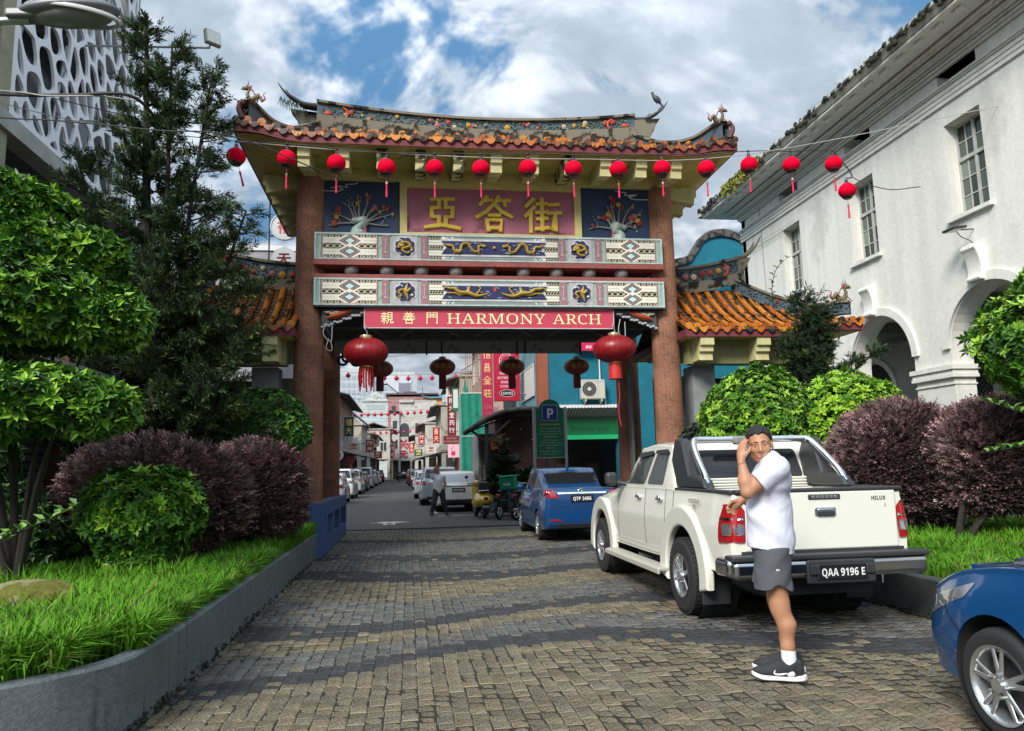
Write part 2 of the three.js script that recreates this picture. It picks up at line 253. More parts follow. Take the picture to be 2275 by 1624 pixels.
  for (const q of near) {                                          // nearest stones, each a stone of its own
    const key = q.c.map((c) => Math.round(c * 28) / 28).join(); const m = (cols[key] ??= mat(key.split(',').map((c) => Math.max(0.03, +c)), { map: graniteTex, mrep: 1.1, bump: bumpT, brep: 1.3, bs: 0.02, rough: 0.8, metric: false }));
    const s = mesh('sett', variants[q.v], m, pav); place(s, q);
  }
  const gm = mat([1, 1, 1], { map: graniteTex, mrep: 1.1, bump: bumpT, brep: 1.3, bs: 0.02, rough: 0.8, metric: false });
  for (let v = 0; v < 5; v++) {
    const part = far.filter((q) => q.v === v), im = new THREE.InstancedMesh(variants[v], gm, part.length); im.name = 'sett_field'; im.userData.kind = 'stuff';
    part.forEach((q, i) => { place(o3, q); o3.updateMatrix(); im.setMatrixAt(i, o3.matrix); im.setColorAt(i, new THREE.Color().setRGB(...q.c)); }); im.receiveShadow = true; pav.add(im);
  }
}
// ---------- the gateway ----------
const AX = 1.63;                                                   // its middle
const colM = mat([0.54, 0.27, 0.165], { rough: 0.75, map: tex(512, (u, v) => { const f = fbm(u * 120, v * 120, 14, 2, 120), m = fbm(u * 5, v * 5, 44, 4, 5), s = fbm(u * 18, v * 1.5, 50, 3, 1), j = Math.min(1, Math.min(mod(v * 26, 1), 0.5) * 8), k = (0.66 + 0.55 * (f - 0.4) + 0.3 * (m - 0.5) + 0.2 * (s - 0.5)) * lerp(0.8, 1, j); return [k * 1.05, k, k * 0.97]; }), mrep: 0.8, bump: T.fine, brep: 8, bs: 0.005 });
const tileM = ['#c8761c', '#b9661a', '#d08528', '#a85a20', '#8f5226'].map((c) => mat(c, { map: T.weather, mrep: 1.3, rough: 0.42 }));
const tileDark = mat('#5a4638', { map: T.weather, mrep: 2, rough: 0.7 }), panM = mat('#6a4a2a', { map: T.weather, mrep: 1.4, rough: 0.6 });
const ridgeM = mat([0.26, 0.235, 0.19], { map: T.weather, mrep: 0.9, bump: T.fine, brep: 6, bs: 0.006, rough: 0.9 }), slateM = mat([0.09, 0.14, 0.18], { map: T.mottle, mrep: 3 });
const mintM = mat([0.42, 0.62, 0.52], { map: T.stain, mrep: 2 }), whiteP = mat([0.72, 0.72, 0.7], { map: T.mottle, mrep: 2 }), pinkM = mat([0.5, 0.22, 0.28], { map: T.stain, mrep: 2.5 }), navyM = mat([0.02, 0.025, 0.12], { map: T.mottle, mrep: 4 });
const redTrim = mat([0.4, 0.1, 0.085], { map: T.stain, mrep: 1.5 }), jadeM = mat([0.2, 0.42, 0.33], { map: T.stain, mrep: 1.5 });
const flowerM = ['#a3242c', '#c94a2c', '#d8a62c', '#d06a7a', '#e0c9a0'].map((c) => mat(c, { rough: 0.5, map: T.mottle, mrep: 8 })), leafM = mat([0.1, 0.17, 0.1], { rough: 0.6 });
function flowerGeo(r) { const g = []; for (let i = 0; i < 7; i++) { const a = i / 7 * 2 * PI; g.push(ball(r * 0.42, Math.cos(a) * r * 0.6, Math.sin(a) * r * 0.6, r * 0.18, 7, [1, 1, 0.6])); } for (let i = 0; i < 5; i++) { const a = i / 5 * 2 * PI + 0.4; g.push(ball(r * 0.3, Math.cos(a) * r * 0.3, Math.sin(a) * r * 0.3, r * 0.4, 6)); } return merge(g); }
const flowerG = flowerGeo(1);
function putFlower(parent, x, y, z, r, k, ry = 0) { const f = mesh('flower', flowerG, flowerM[k % 5], parent); f.position.set(x, y, z); f.scale.set(r, r, r * 0.8); f.rotation.set(0, ry, x * 7); return f; }
// dragon figurine on a roof corner: coiled body, mane, horns, legs, tail; faces +x
function dragonFigure(parent, x, y, z, s, turn) {
  const g = new THREE.Group(); g.name = 'dragon_figurine'; parent.add(g); g.position.set(x, y, z); g.scale.setScalar(s); g.rotation.y = turn;
  const b = [taperTube([[-0.42, 0.1, 0], [-0.3, 0.3, 0.05], [-0.12, 0.2, -0.05], [0.02, 0.12, 0.03], [0.14, 0.28, 0], [0.16, 0.45, 0.02], [0.1, 0.58, 0], [0.2, 0.64, 0]], (t) => 0.025 + 0.075 * Math.sin(Math.min(1, t * 1.15) * PI * 0.8 + 0.35), 7, 30)];
  b.push(ball(0.1, 0.23, 0.64, 0, 9, [1.3, 0.9, 0.9]), ball(0.055, 0.35, 0.6, 0, 7, [1.4, 0.6, 1]), ball(0.045, 0.33, 0.68, 0, 6, [1.5, 0.5, 1]));
  for (const sd of [-1, 1]) b.push(taperTube([[0.2, 0.7, 0.04 * sd], [0.12, 0.86, 0.08 * sd], [0.16, 0.98, 0.1 * sd]], (t) => 0.022 * (1 - t) + 0.004, 5), bar([0.1, 0.3, 0.06 * sd], [0.26, 0.1, 0.12 * sd], 0.03, 6, 0.018), bar([0.26, 0.1, 0.12 * sd], [0.34, 0.02, 0.12 * sd], 0.02, 5), bar([-0.24, 0.22, 0.05 * sd], [-0.18, 0.02, 0.12 * sd], 0.03, 6, 0.02));
  mesh('figurine_body', b, mat('#7d6a4a', { map: T.mottle, mrep: 6, rough: 0.6 }), g);
  const fr = []; for (let i = 0; i < 9; i++) { const t = i / 8; fr.push(at(new THREE.ConeGeometry(0.035, 0.12, 4), lerp(-0.36, 0.06, t), 0.3 + 0.06 * Math.sin(t * 9) + t * 0.3, 0, 0, 0, 0.5 - t)); }
  fr.push(taperTube([[-0.4, 0.1, 0], [-0.52, 0.24, 0.02], [-0.46, 0.4, 0], [-0.56, 0.5, 0]], (t) => 0.04 * (1 - t) + 0.008, 5), at(new THREE.ConeGeometry(0.06, 0.2, 5), 0.04, 0.72, 0, 0, 0, 0.8));
  mesh('figurine_mane', fr, mat('#8c2230', { rough: 0.5 }), g);
}
// curved tile roof with hip ends. side: 0 both hips, +1 only on the right, -1 only on the left
function tileRoof(root, o) {
  const { x0, x1, xr0, xr1, zr, zf, yE, rise, lift, pitchW, hipL = true, hipR = true, rows = true, soft } = o, D = zr < zf ? zf - zr : 0, kL = D / (xr0 - x0), kR = D / (x1 - xr1);
  const prof = (d) => rise * (0.5 * d / D + 0.5 * (d / D) ** 2);
  const up = (x) => lift * ((hipR ? step(0, 1, (x - xr1 + 0.25) / (x1 - xr1)) ** 1.5 : 0) + (hipL ? step(0, 1, (xr0 + 0.25 - x) / (xr0 - x0)) ** 1.5 : 0));
  const dist = (x, z) => Math.max(0, Math.min(D - Math.abs(z - zr), hipL ? (x - x0) * kL : 99, hipR ? (x1 - x) * kR : 99));
  const Y = (x, z) => { const d = dist(x, z); return yE + prof(d) + up(x) * clamp(1 - d / D * 1.4); };
  mesh('roof_bed', surf(80, 48, (u, v) => { const x = lerp(x0, x1, u), z = lerp(zf, 2 * zr - zf, v); return [x, Y(x, z) - 0.03, z]; }), panM, root);
  const soff = surf(60, 12, (u, v) => { const x = lerp(x0 + 0.04, x1 - 0.04, u), z = lerp(zf - 0.04, 2 * zr - zf + 0.04, v), d = dist(x, z); return [x, yE - 0.16 + up(x) * clamp(1 - d / 0.9) * 0.9, z]; });
  mesh('soffit', soff, soft ?? MT.soffit, root);
  const band = (pts) => surf(pts.length - 1, 1, (u, v) => { const p = pts[Math.round(u * (pts.length - 1))]; return [p[0], p[1] + (v ? -0.02 : -0.17), p[2]]; });
  const edge = []; for (let i = 0; i <= 40; i++) { const x = lerp(x0, x1, i / 40); edge.push([x, yE + up(x), zf]); }
  const fas = [band(edge), band(edge.map((p) => [p[0], p[1], 2 * zr - zf]).reverse())];
  for (const [x, on] of [[x0, hipL], [x1, hipR]]) { const e = []; for (let i = 0; i <= 20; i++) e.push([x, yE + up(x), lerp(zf, 2 * zr - zf, i / 20)]); fas.push(band(x === x0 ? e.reverse() : e)); }
  mesh('fascia', fas, MT.maroon, root);
  // rows of cover tiles, pan tiles and their eave ends
  const n = Math.round((x1 - x0) / pitchW), w = (x1 - x0) / n, R = rng(o.seed ?? 3);
  for (let i = 0; i <= n; i++) {
    const x = x0 + w * i + (i === 0 ? 0.06 : i === n ? -0.06 : 0), top = Math.min(D - 0.12, hipL ? (x - x0) * kL - 0.1 : 99, hipR ? (x1 - x) * kR - 0.1 : 99), L = Math.max(0.14, top), r = w * 0.27;
    const S = Math.max(2, Math.round(L / 0.1)), pts = (d) => [x, Y(x, zf - d), zf - d];
    const g = surf(7, S * 2, (u, v) => { const k = Math.floor(v * S * 2), seg = Math.floor(k / 4) % 1000, d = v * L, p = pts(Math.min(d, L)), a = PI * u, rr = r * (1.06 - 0.12 * mod(d / 0.32, 1)); return [p[0] + Math.cos(a) * rr, p[1] + 0.02 + Math.sin(a) * rr * 0.95, p[2]]; });
    const row = mesh('cover_tile_row', g, tileM[Math.floor(R() * 3.6)], root);
    const e = pts(0), cap = mesh('eave_tile', [at(new THREE.CylinderGeometry(r * 1.12, r * 1.12, 0.05, 14), e[0], e[1] + 0.035, e[2] + 0.01, PI / 2)], tileM[Math.floor(R() * 4.99)], root);
    if (i < n && rows) {
      const xm = x + w / 2, Lm = Math.max(0.1, Math.min(D - 0.12, hipL ? (xm - x0) * kL - 0.1 : 99, hipR ? (x1 - xm) * kR - 0.1 : 99)), C = Math.max(1, Math.round(Lm / 0.13)), pg = [];
      for (let c = 0; c < C; c++) { const d = c * Lm / C + 0.03, a = Y(xm, zf - d), s = (Y(xm, zf - d - 0.1) - a) / 0.1; pg.push(at(new THREE.BoxGeometry(w * 0.62, 0.016, Lm / C * 1.05), xm, a - 0.012, zf - d - 0.03, Math.atan(s) - 0.16)); }
      mesh('pan_tile_row', pg, i % 3 ? panM : tileDark, root);
      const yd = Y(xm, zf), sh = new THREE.Shape(); sh.moveTo(-w * 0.42, 0.02); sh.quadraticCurveTo(0, -0.035, w * 0.42, 0.02); sh.quadraticCurveTo(w * 0.34, -0.08, 0, -0.115); sh.quadraticCurveTo(-w * 0.34, -0.08, -w * 0.42, 0.02);
      mesh('drip_tile', at(extrude(sh, 0.025, 0.004, 5), xm, yd + 0.01, zf + 0.015, -0.12), R() < 0.22 ? tileDark : tileM[Math.floor(R() * 4.99)], root);
    }
  }
  return { Y, up, dist, D };
}
const relief = (R, n, fx, s) => { const g = []; for (let i = 0; i < n; i++) { const p = fx(R()); g.push(at(R() < 0.5 ? new THREE.ConeGeometry(s * (0.5 + R()), s * (1 + 2 * R()), 4) : new THREE.SphereGeometry(s * (0.4 + 0.6 * R()), 5, 4), p[0], p[1], p[2], R() * 3, R() * 3, R() * 6)); } return merge(g); };
function ridgeBody(root, f, n, h, t, cap, m, capM) {               // upright ridge wall along f(t) = [x, yBase, z], height h(t), with a projecting cap
  const P = Array.from({ length: n + 1 }, (_, i) => f(i / n)), side = (s) => surf(n, 1, (u, v) => { const k = Math.round(u * n), p = P[k], q = P[Math.min(n, k + 1)], r = P[Math.max(0, k - 1)], dx = q[0] - r[0], dz = q[2] - r[2], L = Math.hypot(dx, dz) || 1, hh = h(k / n); return [p[0] - dz / L * t * s, p[1] + (v ? hh : 0), p[2] + dx / L * t * s]; });
  mesh('ridge_wall', [side(1), side(-1)], m, root);
  const c = (o) => surf(n, 1, (u, v) => { const k = Math.round(u * n), p = P[k], q = P[Math.min(n, k + 1)], r = P[Math.max(0, k - 1)], dx = q[0] - r[0], dz = q[2] - r[2], L = Math.hypot(dx, dz) || 1, s = v ? 1 : -1; return [p[0] - dz / L * (t + cap) * s, p[1] + h(k / n) + o, p[2] + dx / L * (t + cap) * s]; });
  const e = (s) => surf(n, 1, (u, v) => { const k = Math.round(u * n), p = P[k], q = P[Math.min(n, k + 1)], r = P[Math.max(0, k - 1)], dx = q[0] - r[0], dz = q[2] - r[2], L = Math.hypot(dx, dz) || 1; return [p[0] - dz / L * (t + cap) * s, p[1] + h(k / n) + (v ? 0.055 : 0), p[2] + dx / L * (t + cap) * s]; });
  mesh('ridge_cap', [c(0), c(0.055), e(1), e(-1)], capM, root);
}
function bracketGeo(d) {                                            // stepped corbel, reaching out d metres
  const s = new THREE.Shape(); s.moveTo(0, 0); s.lineTo(d, 0); s.lineTo(d, -0.2); s.lineTo(d - 0.05, -0.24); s.lineTo(d - 0.06, -0.37); s.lineTo(0.0, -0.21); s.closePath();
  const g = extrude(s, 0.2, 0.008); g.translate(0, 0, -0.1); g.rotateY(-PI / 2); return g;
}
{
  const G = thing('gateway_arch', 'large Chinese gateway arch with orange tiled roof and painted beams across the street', 'arch gateway', [0, 0, 0]);
  const XL = -1.86, XR = 5.13;
  // columns
  for (const [x, z] of [[XL, -14.2], [XR, -14.2], [XL, -17.6], [XR + 0.2, -17.6]]) {
    const c = mesh('column', [cyl(0.285, 0.265, 6.3, x, 3.95, z, 28), cyl(0.33, 0.3, 0.05, x, 0.93, z, 28)], colM, G);
  }
  for (const z of [-14.2, -17.6]) mesh('column', [span(XR - 0.34, XR + 0.4, 0, 0.9, z - 0.34, z + 0.34)], mat([0.1, 0.2, 0.45], { map: T.stain, mrep: 1 }), G).name = 'column_base';
  mesh('downpipe', [cyl(0.035, 0.035, 3.2, XR - 0.02, 2.2, -16.6, 10), cyl(0.05, 0.05, 2.9, XR + 0.1, 2.2, -17.1, 10)], MT.concrete, G);
  // upper wall panel, frieze, soffit structure
  mesh('frieze', [span(XL - 0.05, XR + 0.05, 7.06, 7.3, -17.75, -14.02)], MT.cream, G);
  mesh('attic_wall', [span(XL + 0.2, XR - 0.2, 5.9, 7.06, -17.5, -14.2)], MT.soffit, G);
  const br = bracketGeo(0.95);
  for (let i = 0; i < 11; i++) { const x = -1.86 + i * 0.699; const b = mesh('bracket', br, i > 1 && i < 5 || i === 7 ? mat([0.62, 0.58, 0.32], { map: T.weather, mrep: 1.3, rough: 0.8 }) : MT.pale, G); b.position.set(x, 7.3, -14.02); }
  for (const s of [-1, 1]) for (let i = 0; i < 5; i++) { const b = mesh('bracket', br, MT.pale, G); b.position.set(s < 0 ? XL : XR, 7.3, -14.6 - i * 0.66); b.rotation.y = s < 0 ? -PI / 2 : PI / 2; }
  // roof
  const x0 = AX - 4.68, x1 = AX + 4.68, xr0 = AX - 3.6, xr1 = AX + 3.6, zr = -15.9;
  const roof = tileRoof(G, { x0, x1, xr0, xr1, zr, zf: -12.9, yE: 7.45, rise: 1.5, lift: 0.16, pitchW: 0.246, seed: 9 });
  const ridgeY = (t) => 8.9 + 0.2 * (2 * t - 1) ** 2, hR = (t) => 0.34 + 0.06 * (2 * t - 1) ** 2;
  ridgeBody(G, (t) => [lerp(xr0, xr1, t), 8.6, zr], 40, (t) => ridgeY(t) - 8.6 + hR(t), 0.13, 0.07, slateM, ridgeM);
  mesh('ridge_foot', [surf(40, 1, (u, v) => [lerp(xr0, xr1, u), v ? ridgeY(u) + 0.12 : 8.7, zr + 0.19]), surf(40, 1, (u, v) => [lerp(xr0, xr1, u), ridgeY(u) + 0.12, zr + (v ? 0.1 : 0.19)])], ridgeM, G);
  for (const s of [-1, 1]) {
    const ex = s < 0 ? xr0 : xr1, X = (d) => ex + s * d;
    mesh('ridge_end', [at(extrude([[0, 0.02], [0.34, 0.06], [0.42, 0.2], [0.5, 0.4], [0.6, 0.52], [0, 0.45]], 0.3, 0.01), ex, 8.95, zr - 0.15, 0, s < 0 ? PI : 0).translate(0, 0, s < 0 ? 0.0 : 0)], ridgeM, G).position.z = s < 0 ? 2 * 0 : 0;
    for (const [k, dz] of [[1, 0.06], [0.86, -0.07], [0.74, 0.02]]) mesh('swallowtail_tip', taperTube([[X(-0.3), 9.44, zr + dz], [X(0.3), 9.5, zr + dz], [X(0.25 + 0.26 * k), 9.52 + 0.1 * k, zr + dz], [X(0.25 + 0.46 * k), 9.5 + 0.26 * k, zr + dz], [X(0.25 + 0.6 * k), 9.5 + 0.46 * k, zr + dz]], (t) => 0.066 * (1 - t) ** 0.8 + 0.008, 7, 20), mat([0.09, 0.085, 0.08], { map: T.mottle, mrep: 4 }), G);
    // descending ridge to the corner
    const cx = s < 0 ? x0 : x1, hip = (t) => { const x = lerp(ex + s * 0.05, cx - s * 0.16, t), z = lerp(zr + 0.15, -13.0, t); return [x, roof.Y(x, z) - 0.02 + 0.12 * step(0.7, 1, t), z]; };
    ridgeBody(G, hip, 24, (t) => 0.15 + 0.1 * step(0.45, 1, t) + 0.05, 0.09, 0.05, slateM, ridgeM);
    const R = rng(s + 20), fl = []; for (let i = 0; i < 5; i++) { const p = hip(0.25 + i * 0.16); putFlower(G, p[0] - s * 0.02, p[1] + 0.1, p[2] + 0.12, 0.05, i + 1); }
    mesh('ridge_relief', relief(R, 70, (q) => { const p = hip(0.1 + 0.88 * q); return [p[0], p[1] + 0.04 + 0.16 * R(), p[2] + 0.1]; }, 0.02), leafM, G).userData.kind = 'stuff';
    const e = hip(1); mesh('corner_figure', [taperTube([[e[0], e[1] - 0.05, e[2] + 0.12], [e[0] + s * 0.06, e[1] + 0.12, e[2] + 0.16], [e[0], e[1] + 0.28, e[2] + 0.13]], (t) => 0.055 - 0.02 * t, 7), ball(0.05, e[0], e[1] + 0.22, e[2] + 0.16, 8)], mat('#6b4038', { map: T.mottle, mrep: 6 }), G);
    dragonFigure(G, e[0] - s * 0.12, e[1] + 0.3, e[2] - 0.02, 0.44, s < 0 ? PI : 0);
    for (let i = 0; i < 9; i++) mesh('weed_tuft', merge([0, 1, 2].map((k) => taperTube([[0, 0, 0], [0.03 * (k - 1), -0.1, 0.02], [0.06 * (k - 1), -0.2 - 0.05 * k, 0.03]], (t) => 0.012 * (1 - t) + 0.002, 4, 4))), leafM, G).position.set(X(0.28 + 0.07 * i * (s < 0 ? 0.9 : 0.2)), 9.5 + i * 0.018, zr + 0.05 * (i % 3 - 1));
  }
  { const R = rng(31); for (let i = 0; i < 32; i++) { const t = 0.06 + 0.88 * R(); putFlower(G, lerp(xr0, xr1, t), ridgeY(t) + 0.14 + 0.18 * R(), zr + 0.15, 0.03 + 0.045 * R() * R(), Math.floor(R() * 5)); }
    mesh('ridge_relief', relief(R, 420, (q) => [lerp(xr0 + 0.1, xr1 - 0.1, q), ridgeY(q) + 0.1 + 0.22 * R(), zr + 0.14], 0.026), mat('#7a8a7c', { map: T.mottle, mrep: 6 }), G).userData.kind = 'stuff';
    mesh('ridge_relief', relief(R, 260, (q) => [lerp(xr0 + 0.1, xr1 - 0.1, q), ridgeY(q) + 0.1 + 0.22 * R(), zr + 0.14], 0.022), mat('#3a5a4a', {}), G).userData.kind = 'stuff';
    for (const s of [-1, 1]) { const x = AX + s * 3.2, y = ridgeY(0.06) + 0.2; mesh('ridge_ornament', [at(new THREE.TorusGeometry(0.14, 0.035, 6, 14, 2.6), x - s * 0.12, y, zr + 0.15, 0, 0, s < 0 ? -1.3 : 1.8), ball(0.06, x + s * 0.16, y, zr + 0.15, 8, [1.6, 1, 0.5])], flowerM[1], G); } }
  // panel zone
  const zP = -14.1;
  mesh('sign_frame', [span(-0.16, 3.45, 6.95, 7.06, zP - 0.08, zP + 0.06), span(-0.16, 3.45, 5.92, 6.04, zP - 0.08, zP + 0.06), span(-0.16, -0.02, 6.04, 6.95, zP - 0.08, zP + 0.06), span(3.31, 3.45, 6.04, 6.95, zP - 0.08, zP + 0.06)], MT.cream, G);
  const board = mesh('name_board', [span(-0.02, 3.31, 6.04, 6.95, zP - 0.07, zP)], mat([0.55, 0.17, 0.25], { map: T.stain, mrep: 0.7, rough: 0.6 }), G);
  const golds = mat([0.85, 0.57, 0.06], { rough: 0.5, map: T.mottle, mrep: 4 });
  [['ya', 0.66], ['da', 1.69], ['jie', 2.66]].forEach(([k, x]) => { const m = mesh('character', glyphGeo(k, 0.74, 0.088, 0.03), golds, board); m.position.set(x, 6.46, zP); });
  for (const s of [-1, 1]) {
    const xa = s < 0 ? -1.66 : 3.47, xb = s < 0 ? -0.18 : 4.93, xc = (xa + xb) / 2, P = mesh('mural_panel', [span(xa, xb, 5.92, 7.06, zP - 0.08, zP - 0.01)], mat([0.012, 0.04, 0.11], { map: T.mottle, mrep: 1.2, rough: 0.6 }), G), R = rng(s + 77), z = zP + 0.02;
    mesh('tree_relief', [taperTube([[xc - 0.02, 5.93, z], [xc + 0.05 * s, 6.08, z], [xc - 0.05 * s, 6.2, z + 0.01], [xc + 0.02, 6.3, z]], (t) => 0.13 - 0.05 * t + 0.03 * Math.sin(t * 9), 8), taperTube([[xc - 0.2, 5.93, z], [xc, 6.02, z], [xc + 0.22, 5.93, z]], () => 0.05, 6), taperTube([[xc - 0.15, 6.24, z], [xc, 6.27, z], [xc + 0.16, 6.23, z]], () => 0.06, 6)], mat([0.5, 0.62, 0.55], { map: T.mottle, mrep: 4 }), P);
    mesh('tree_relief', [taperTube([[xc - 0.12 * s, 5.95, z + 0.02], [xc - 0.09 * s, 6.15, z + 0.03]], () => 0.035, 6)], flowerM[3], P);
    const br2 = [], tips = [];
    for (let i = 0; i < 10; i++) { const a = PI * (-0.12 + 1.24 * (i + 0.7 * R()) / 10), L = 0.24 + 0.36 * R(), b = [xc + 0.13 * Math.cos(a), 6.22 + 0.05 * Math.sin(a), z], e = [clamp(xc + Math.cos(a) * (L + 0.05), xa + 0.12, xb - 0.12), clamp(6.3 + Math.sin(a) * L * 1.05, 5.98, 6.88), z], m = [(b[0] + e[0]) / 2 + 0.14 * (R() - 0.5), (b[1] + e[1]) / 2 + 0.16 * (R() - 0.3), z]; const e2 = [m[0] + 0.16 * (R() - 0.5), m[1] + 0.05 + 0.14 * R(), z]; br2.push(taperTube([b, m, e], (t) => 0.022 - 0.014 * t, 5, 8), taperTube([m, [(m[0] + e2[0]) / 2 + 0.03, (m[1] + e2[1]) / 2, z], e2], (t) => 0.012 - 0.008 * t, 5, 6)); tips.push(e, e2, [lerp(m[0], e[0], 0.6) + 0.04, lerp(m[1], e[1], 0.5) + 0.03, z]); }
    mesh('branch_relief', br2, mat([0.46, 0.4, 0.36], { map: T.mottle, mrep: 4 }), P);
    tips.forEach((e, i) => { if (R() < 0.72) putFlower(P, e[0], e[1], z, 0.026 + 0.036 * R(), Math.floor(R() * 3.4)); });
    mesh('leaf_relief', relief(R, 46, (q) => { const e = tips[Math.floor(q * tips.length * 0.999)]; return [e[0] + 0.12 * (R() - 0.5), e[1] + 0.12 * (R() - 0.5), z]; }, 0.014), mat([0.25, 0.36, 0.25], {}), P).userData.kind = 'stuff';
    const cx = s < 0 ? xa + 0.3 : xb - 0.35, q = -s;
    mesh('cloud_relief', [tube([[cx - 0.3 * s * -1 * -1 * 0 + 0.3 * s, 6.84, z], [cx, 6.84, z], [cx - 0.1 * s * 1, 6.88, z], [cx + 0.02, 6.92, z], [cx + 0.12 * q, 6.88, z]], 0.011, 5), tube([[cx - 0.12, 6.9, z], [cx + 0.05, 6.94, z], [cx + 0.2 * q, 6.92, z], [cx + 0.16 * q, 6.98, z], [cx + 0.3 * q, 6.99, z], [cx + 0.4 * q, 7.02, z]], 0.011, 5)], whiteP, P);
  }
  // two painted beams
  const endT = canvasTex(512, 360, (x, w, h) => {
    x.fillStyle = '#d9d4c4'; x.fillRect(0, 0, w, h); x.fillStyle = '#16130f';
    const scroll = (y, hh) => { x.strokeStyle = '#d8cda4'; x.lineWidth = 7; for (let i = 0; i < 9; i++) { const cx = 26 + i * 57; x.beginPath(); x.arc(cx, y, hh * 0.32, 0, 5); x.stroke(); x.beginPath(); x.moveTo(cx + 14, y - hh * 0.3); x.quadraticCurveTo(cx + 28, y, cx + 14, y + hh * 0.3); x.stroke(); } };
    for (const [y, hh] of [[22, 44], [180, 84], [338, 44]]) { x.fillStyle = '#16130f'; x.fillRect(0, y - hh / 2, w, hh); scroll(y, hh); }
    x.strokeStyle = '#8c8468'; x.lineWidth = 4; for (const y of [92, 268]) { x.beginPath(); x.moveTo(0, y); x.lineTo(w, y); x.stroke(); }
    const dia = (cx, cy, r, c) => { x.fillStyle = c; x.beginPath(); x.moveTo(cx, cy - r); x.lineTo(cx + r, cy); x.lineTo(cx, cy + r); x.lineTo(cx - r, cy); x.fill(); };
    for (const cy of [98, 262]) { dia(256, cy, 132, '#ddd8ca'); dia(256, cy, 100, '#7a4a44'); dia(256, cy, 84, '#7f7a72'); dia(256, cy, 62, '#4c4a4a'); dia(256, cy, 44, '#b7d5d4'); }
    dia(256, 180, 24, '#ddd8ca'); x.strokeStyle = '#a0686c'; x.lineWidth = 10; x.strokeRect(5, 0, w - 10, h);
  });
  const midT = canvasTex(1024, 160, (x, w, h) => {
    x.fillStyle = '#8f9492'; x.fillRect(0, 0, w, h);
    const zig = (off, c, lw) => { x.strokeStyle = c; x.lineWidth = lw; x.lineJoin = 'miter'; for (const s of [0, 1]) { const X = (v) => (s ? w - v : v); x.beginPath(); [[130, 0], [172, 40], [150, 58], [192, 80], [150, 102], [172, 120], [130, 160]].forEach((p, i) => x[i ? 'lineTo' : 'moveTo'](X(p[0] + off), p[1])); x.stroke(); } };
    for (const s of [0, 1]) { const X = (v, ww) => (s ? w - v - ww : v); x.fillStyle = '#d9d4c4'; x.fillRect(X(0, 150), 0, 150, h); x.fillStyle = '#16130f'; for (const [y, hh, ww] of [[0, 24, 100], [62, 36, 112], [136, 24, 100]]) x.fillRect(X(0, ww), y, ww, hh); x.strokeStyle = '#d8cda4'; x.lineWidth = 4; for (const [y, r] of [[12, 7], [80, 11], [148, 7]]) for (let i = 0; i < 5; i++) { x.beginPath(); x.arc(X(12 + i * 22, 0), y, r, 0, 5); x.stroke(); } x.fillStyle = '#8c8468'; for (const y of [42, 116]) x.fillRect(X(0, 124), y, 124, 3); }
    zig(-14, '#d9c6bc', 16); zig(0, '#7a5a58', 9); zig(12, '#9cc5c8', 14); zig(26, '#55585c', 12); zig(40, '#b9bcba', 14);
    x.fillStyle = '#77807e'; x.fillRect(200, 0, w - 400, 10); x.fillRect(200, h - 10, w - 400, 10);
  });
  const plaque = (k) => { const L = 1.06 * k, h = 0.135 * k; return [[-L, -h], [L, -h], [L - 0.05, -h * 0.35], [L - 0.1, 0], [L - 0.05, h * 0.35], [L, h], [-L, h], [-L + 0.05, h * 0.35], [-L + 0.1, 0], [-L + 0.05, -h * 0.35]]; };
  const scallop = (r) => { const p = []; for (let i = 0; i < 64; i++) { const a = i / 64 * 2 * PI, q = r * (0.86 + 0.16 * Math.abs(Math.sin(a * 4))); p.push([Math.cos(a) * q, Math.sin(a) * q]); } return p; };
  for (const [y0, y1, up] of [[5.4, 5.92, true], [4.525, 5.045, false]]) {
    const b = mesh('painted_beam', [span(-1.735, 5.01, y0, y1, -14.25, -13.8)], mintM, G), yc = (y0 + y1) / 2, h = y1 - y0, zf = -13.8;
    mesh('beam_lip', [span(-1.75, 5.025, y0 - (up ? 0.1 : 0.03), y0, -14.25, -13.785)], up ? redTrim : MT.dark, b);
    if (!up) mesh('beam_lip', [span(-1.75, 5.025, y1, y1 + 0.075, -14.4, -13.785)], redTrim, b);
    mesh('border_strip', [span(-1.735, 5.01, y1 - 0.035, y1, zf, zf + 0.022), span(-1.735, 5.01, y0, y0 + 0.03, zf, zf + 0.022), span(-1.735, -1.7, y0 + 0.03, y1 - 0.035, zf, zf + 0.02), span(4.975, 5.01, y0 + 0.03, y1 - 0.035, zf, zf + 0.02), span(-1.64, -1.62, y0 + 0.03, y1 - 0.035, zf, zf + 0.02), span(4.9, 4.92, y0 + 0.03, y1 - 0.035, zf, zf + 0.02)], mat([0.55, 0.68, 0.66], { map: T.mottle, mrep: 3 }), b);
    for (const s of [-1, 1]) {
      const m = (x) => (s < 0 ? x : 2 * AX + 0.015 - x);
      const e = mesh('pattern_panel', span(0, 1.03, 0, h - 0.07, 0, 0.012), whiteP, b); e.position.set(Math.min(m(-1.6), m(-0.57)), y0 + 0.035, zf);
      printed('pattern', 1.03, h - 0.07, endT, e, 0.515, (h - 0.07) / 2, 0.015);
      for (const x of [-0.49, 0.235]) { const d = mesh('divider_bar', [span(0, 0.13, 0, h - 0.06, 0, 0.02)], pinkM, b); d.position.set(m(x) - (s < 0 ? 0 : 0.13), y0 + 0.03, zf); mesh('divider_bead', [...[0.12, 0.36].map((q) => at(new THREE.TorusGeometry(0.022, 0.008, 6, 10), 0.065, q, 0.022)), span(0.059, 0.071, 0.16, 0.32, 0.018, 0.03)], whiteP, d); }
      const cx = m(-0.06), md = mesh('medallion_panel', [span(cx - 0.24, cx + 0.24, y0 + 0.035, y1 - 0.045, zf, zf + 0.012)], mat([0.55, 0.5, 0.53], { map: T.mottle, mrep: 3 }), b);
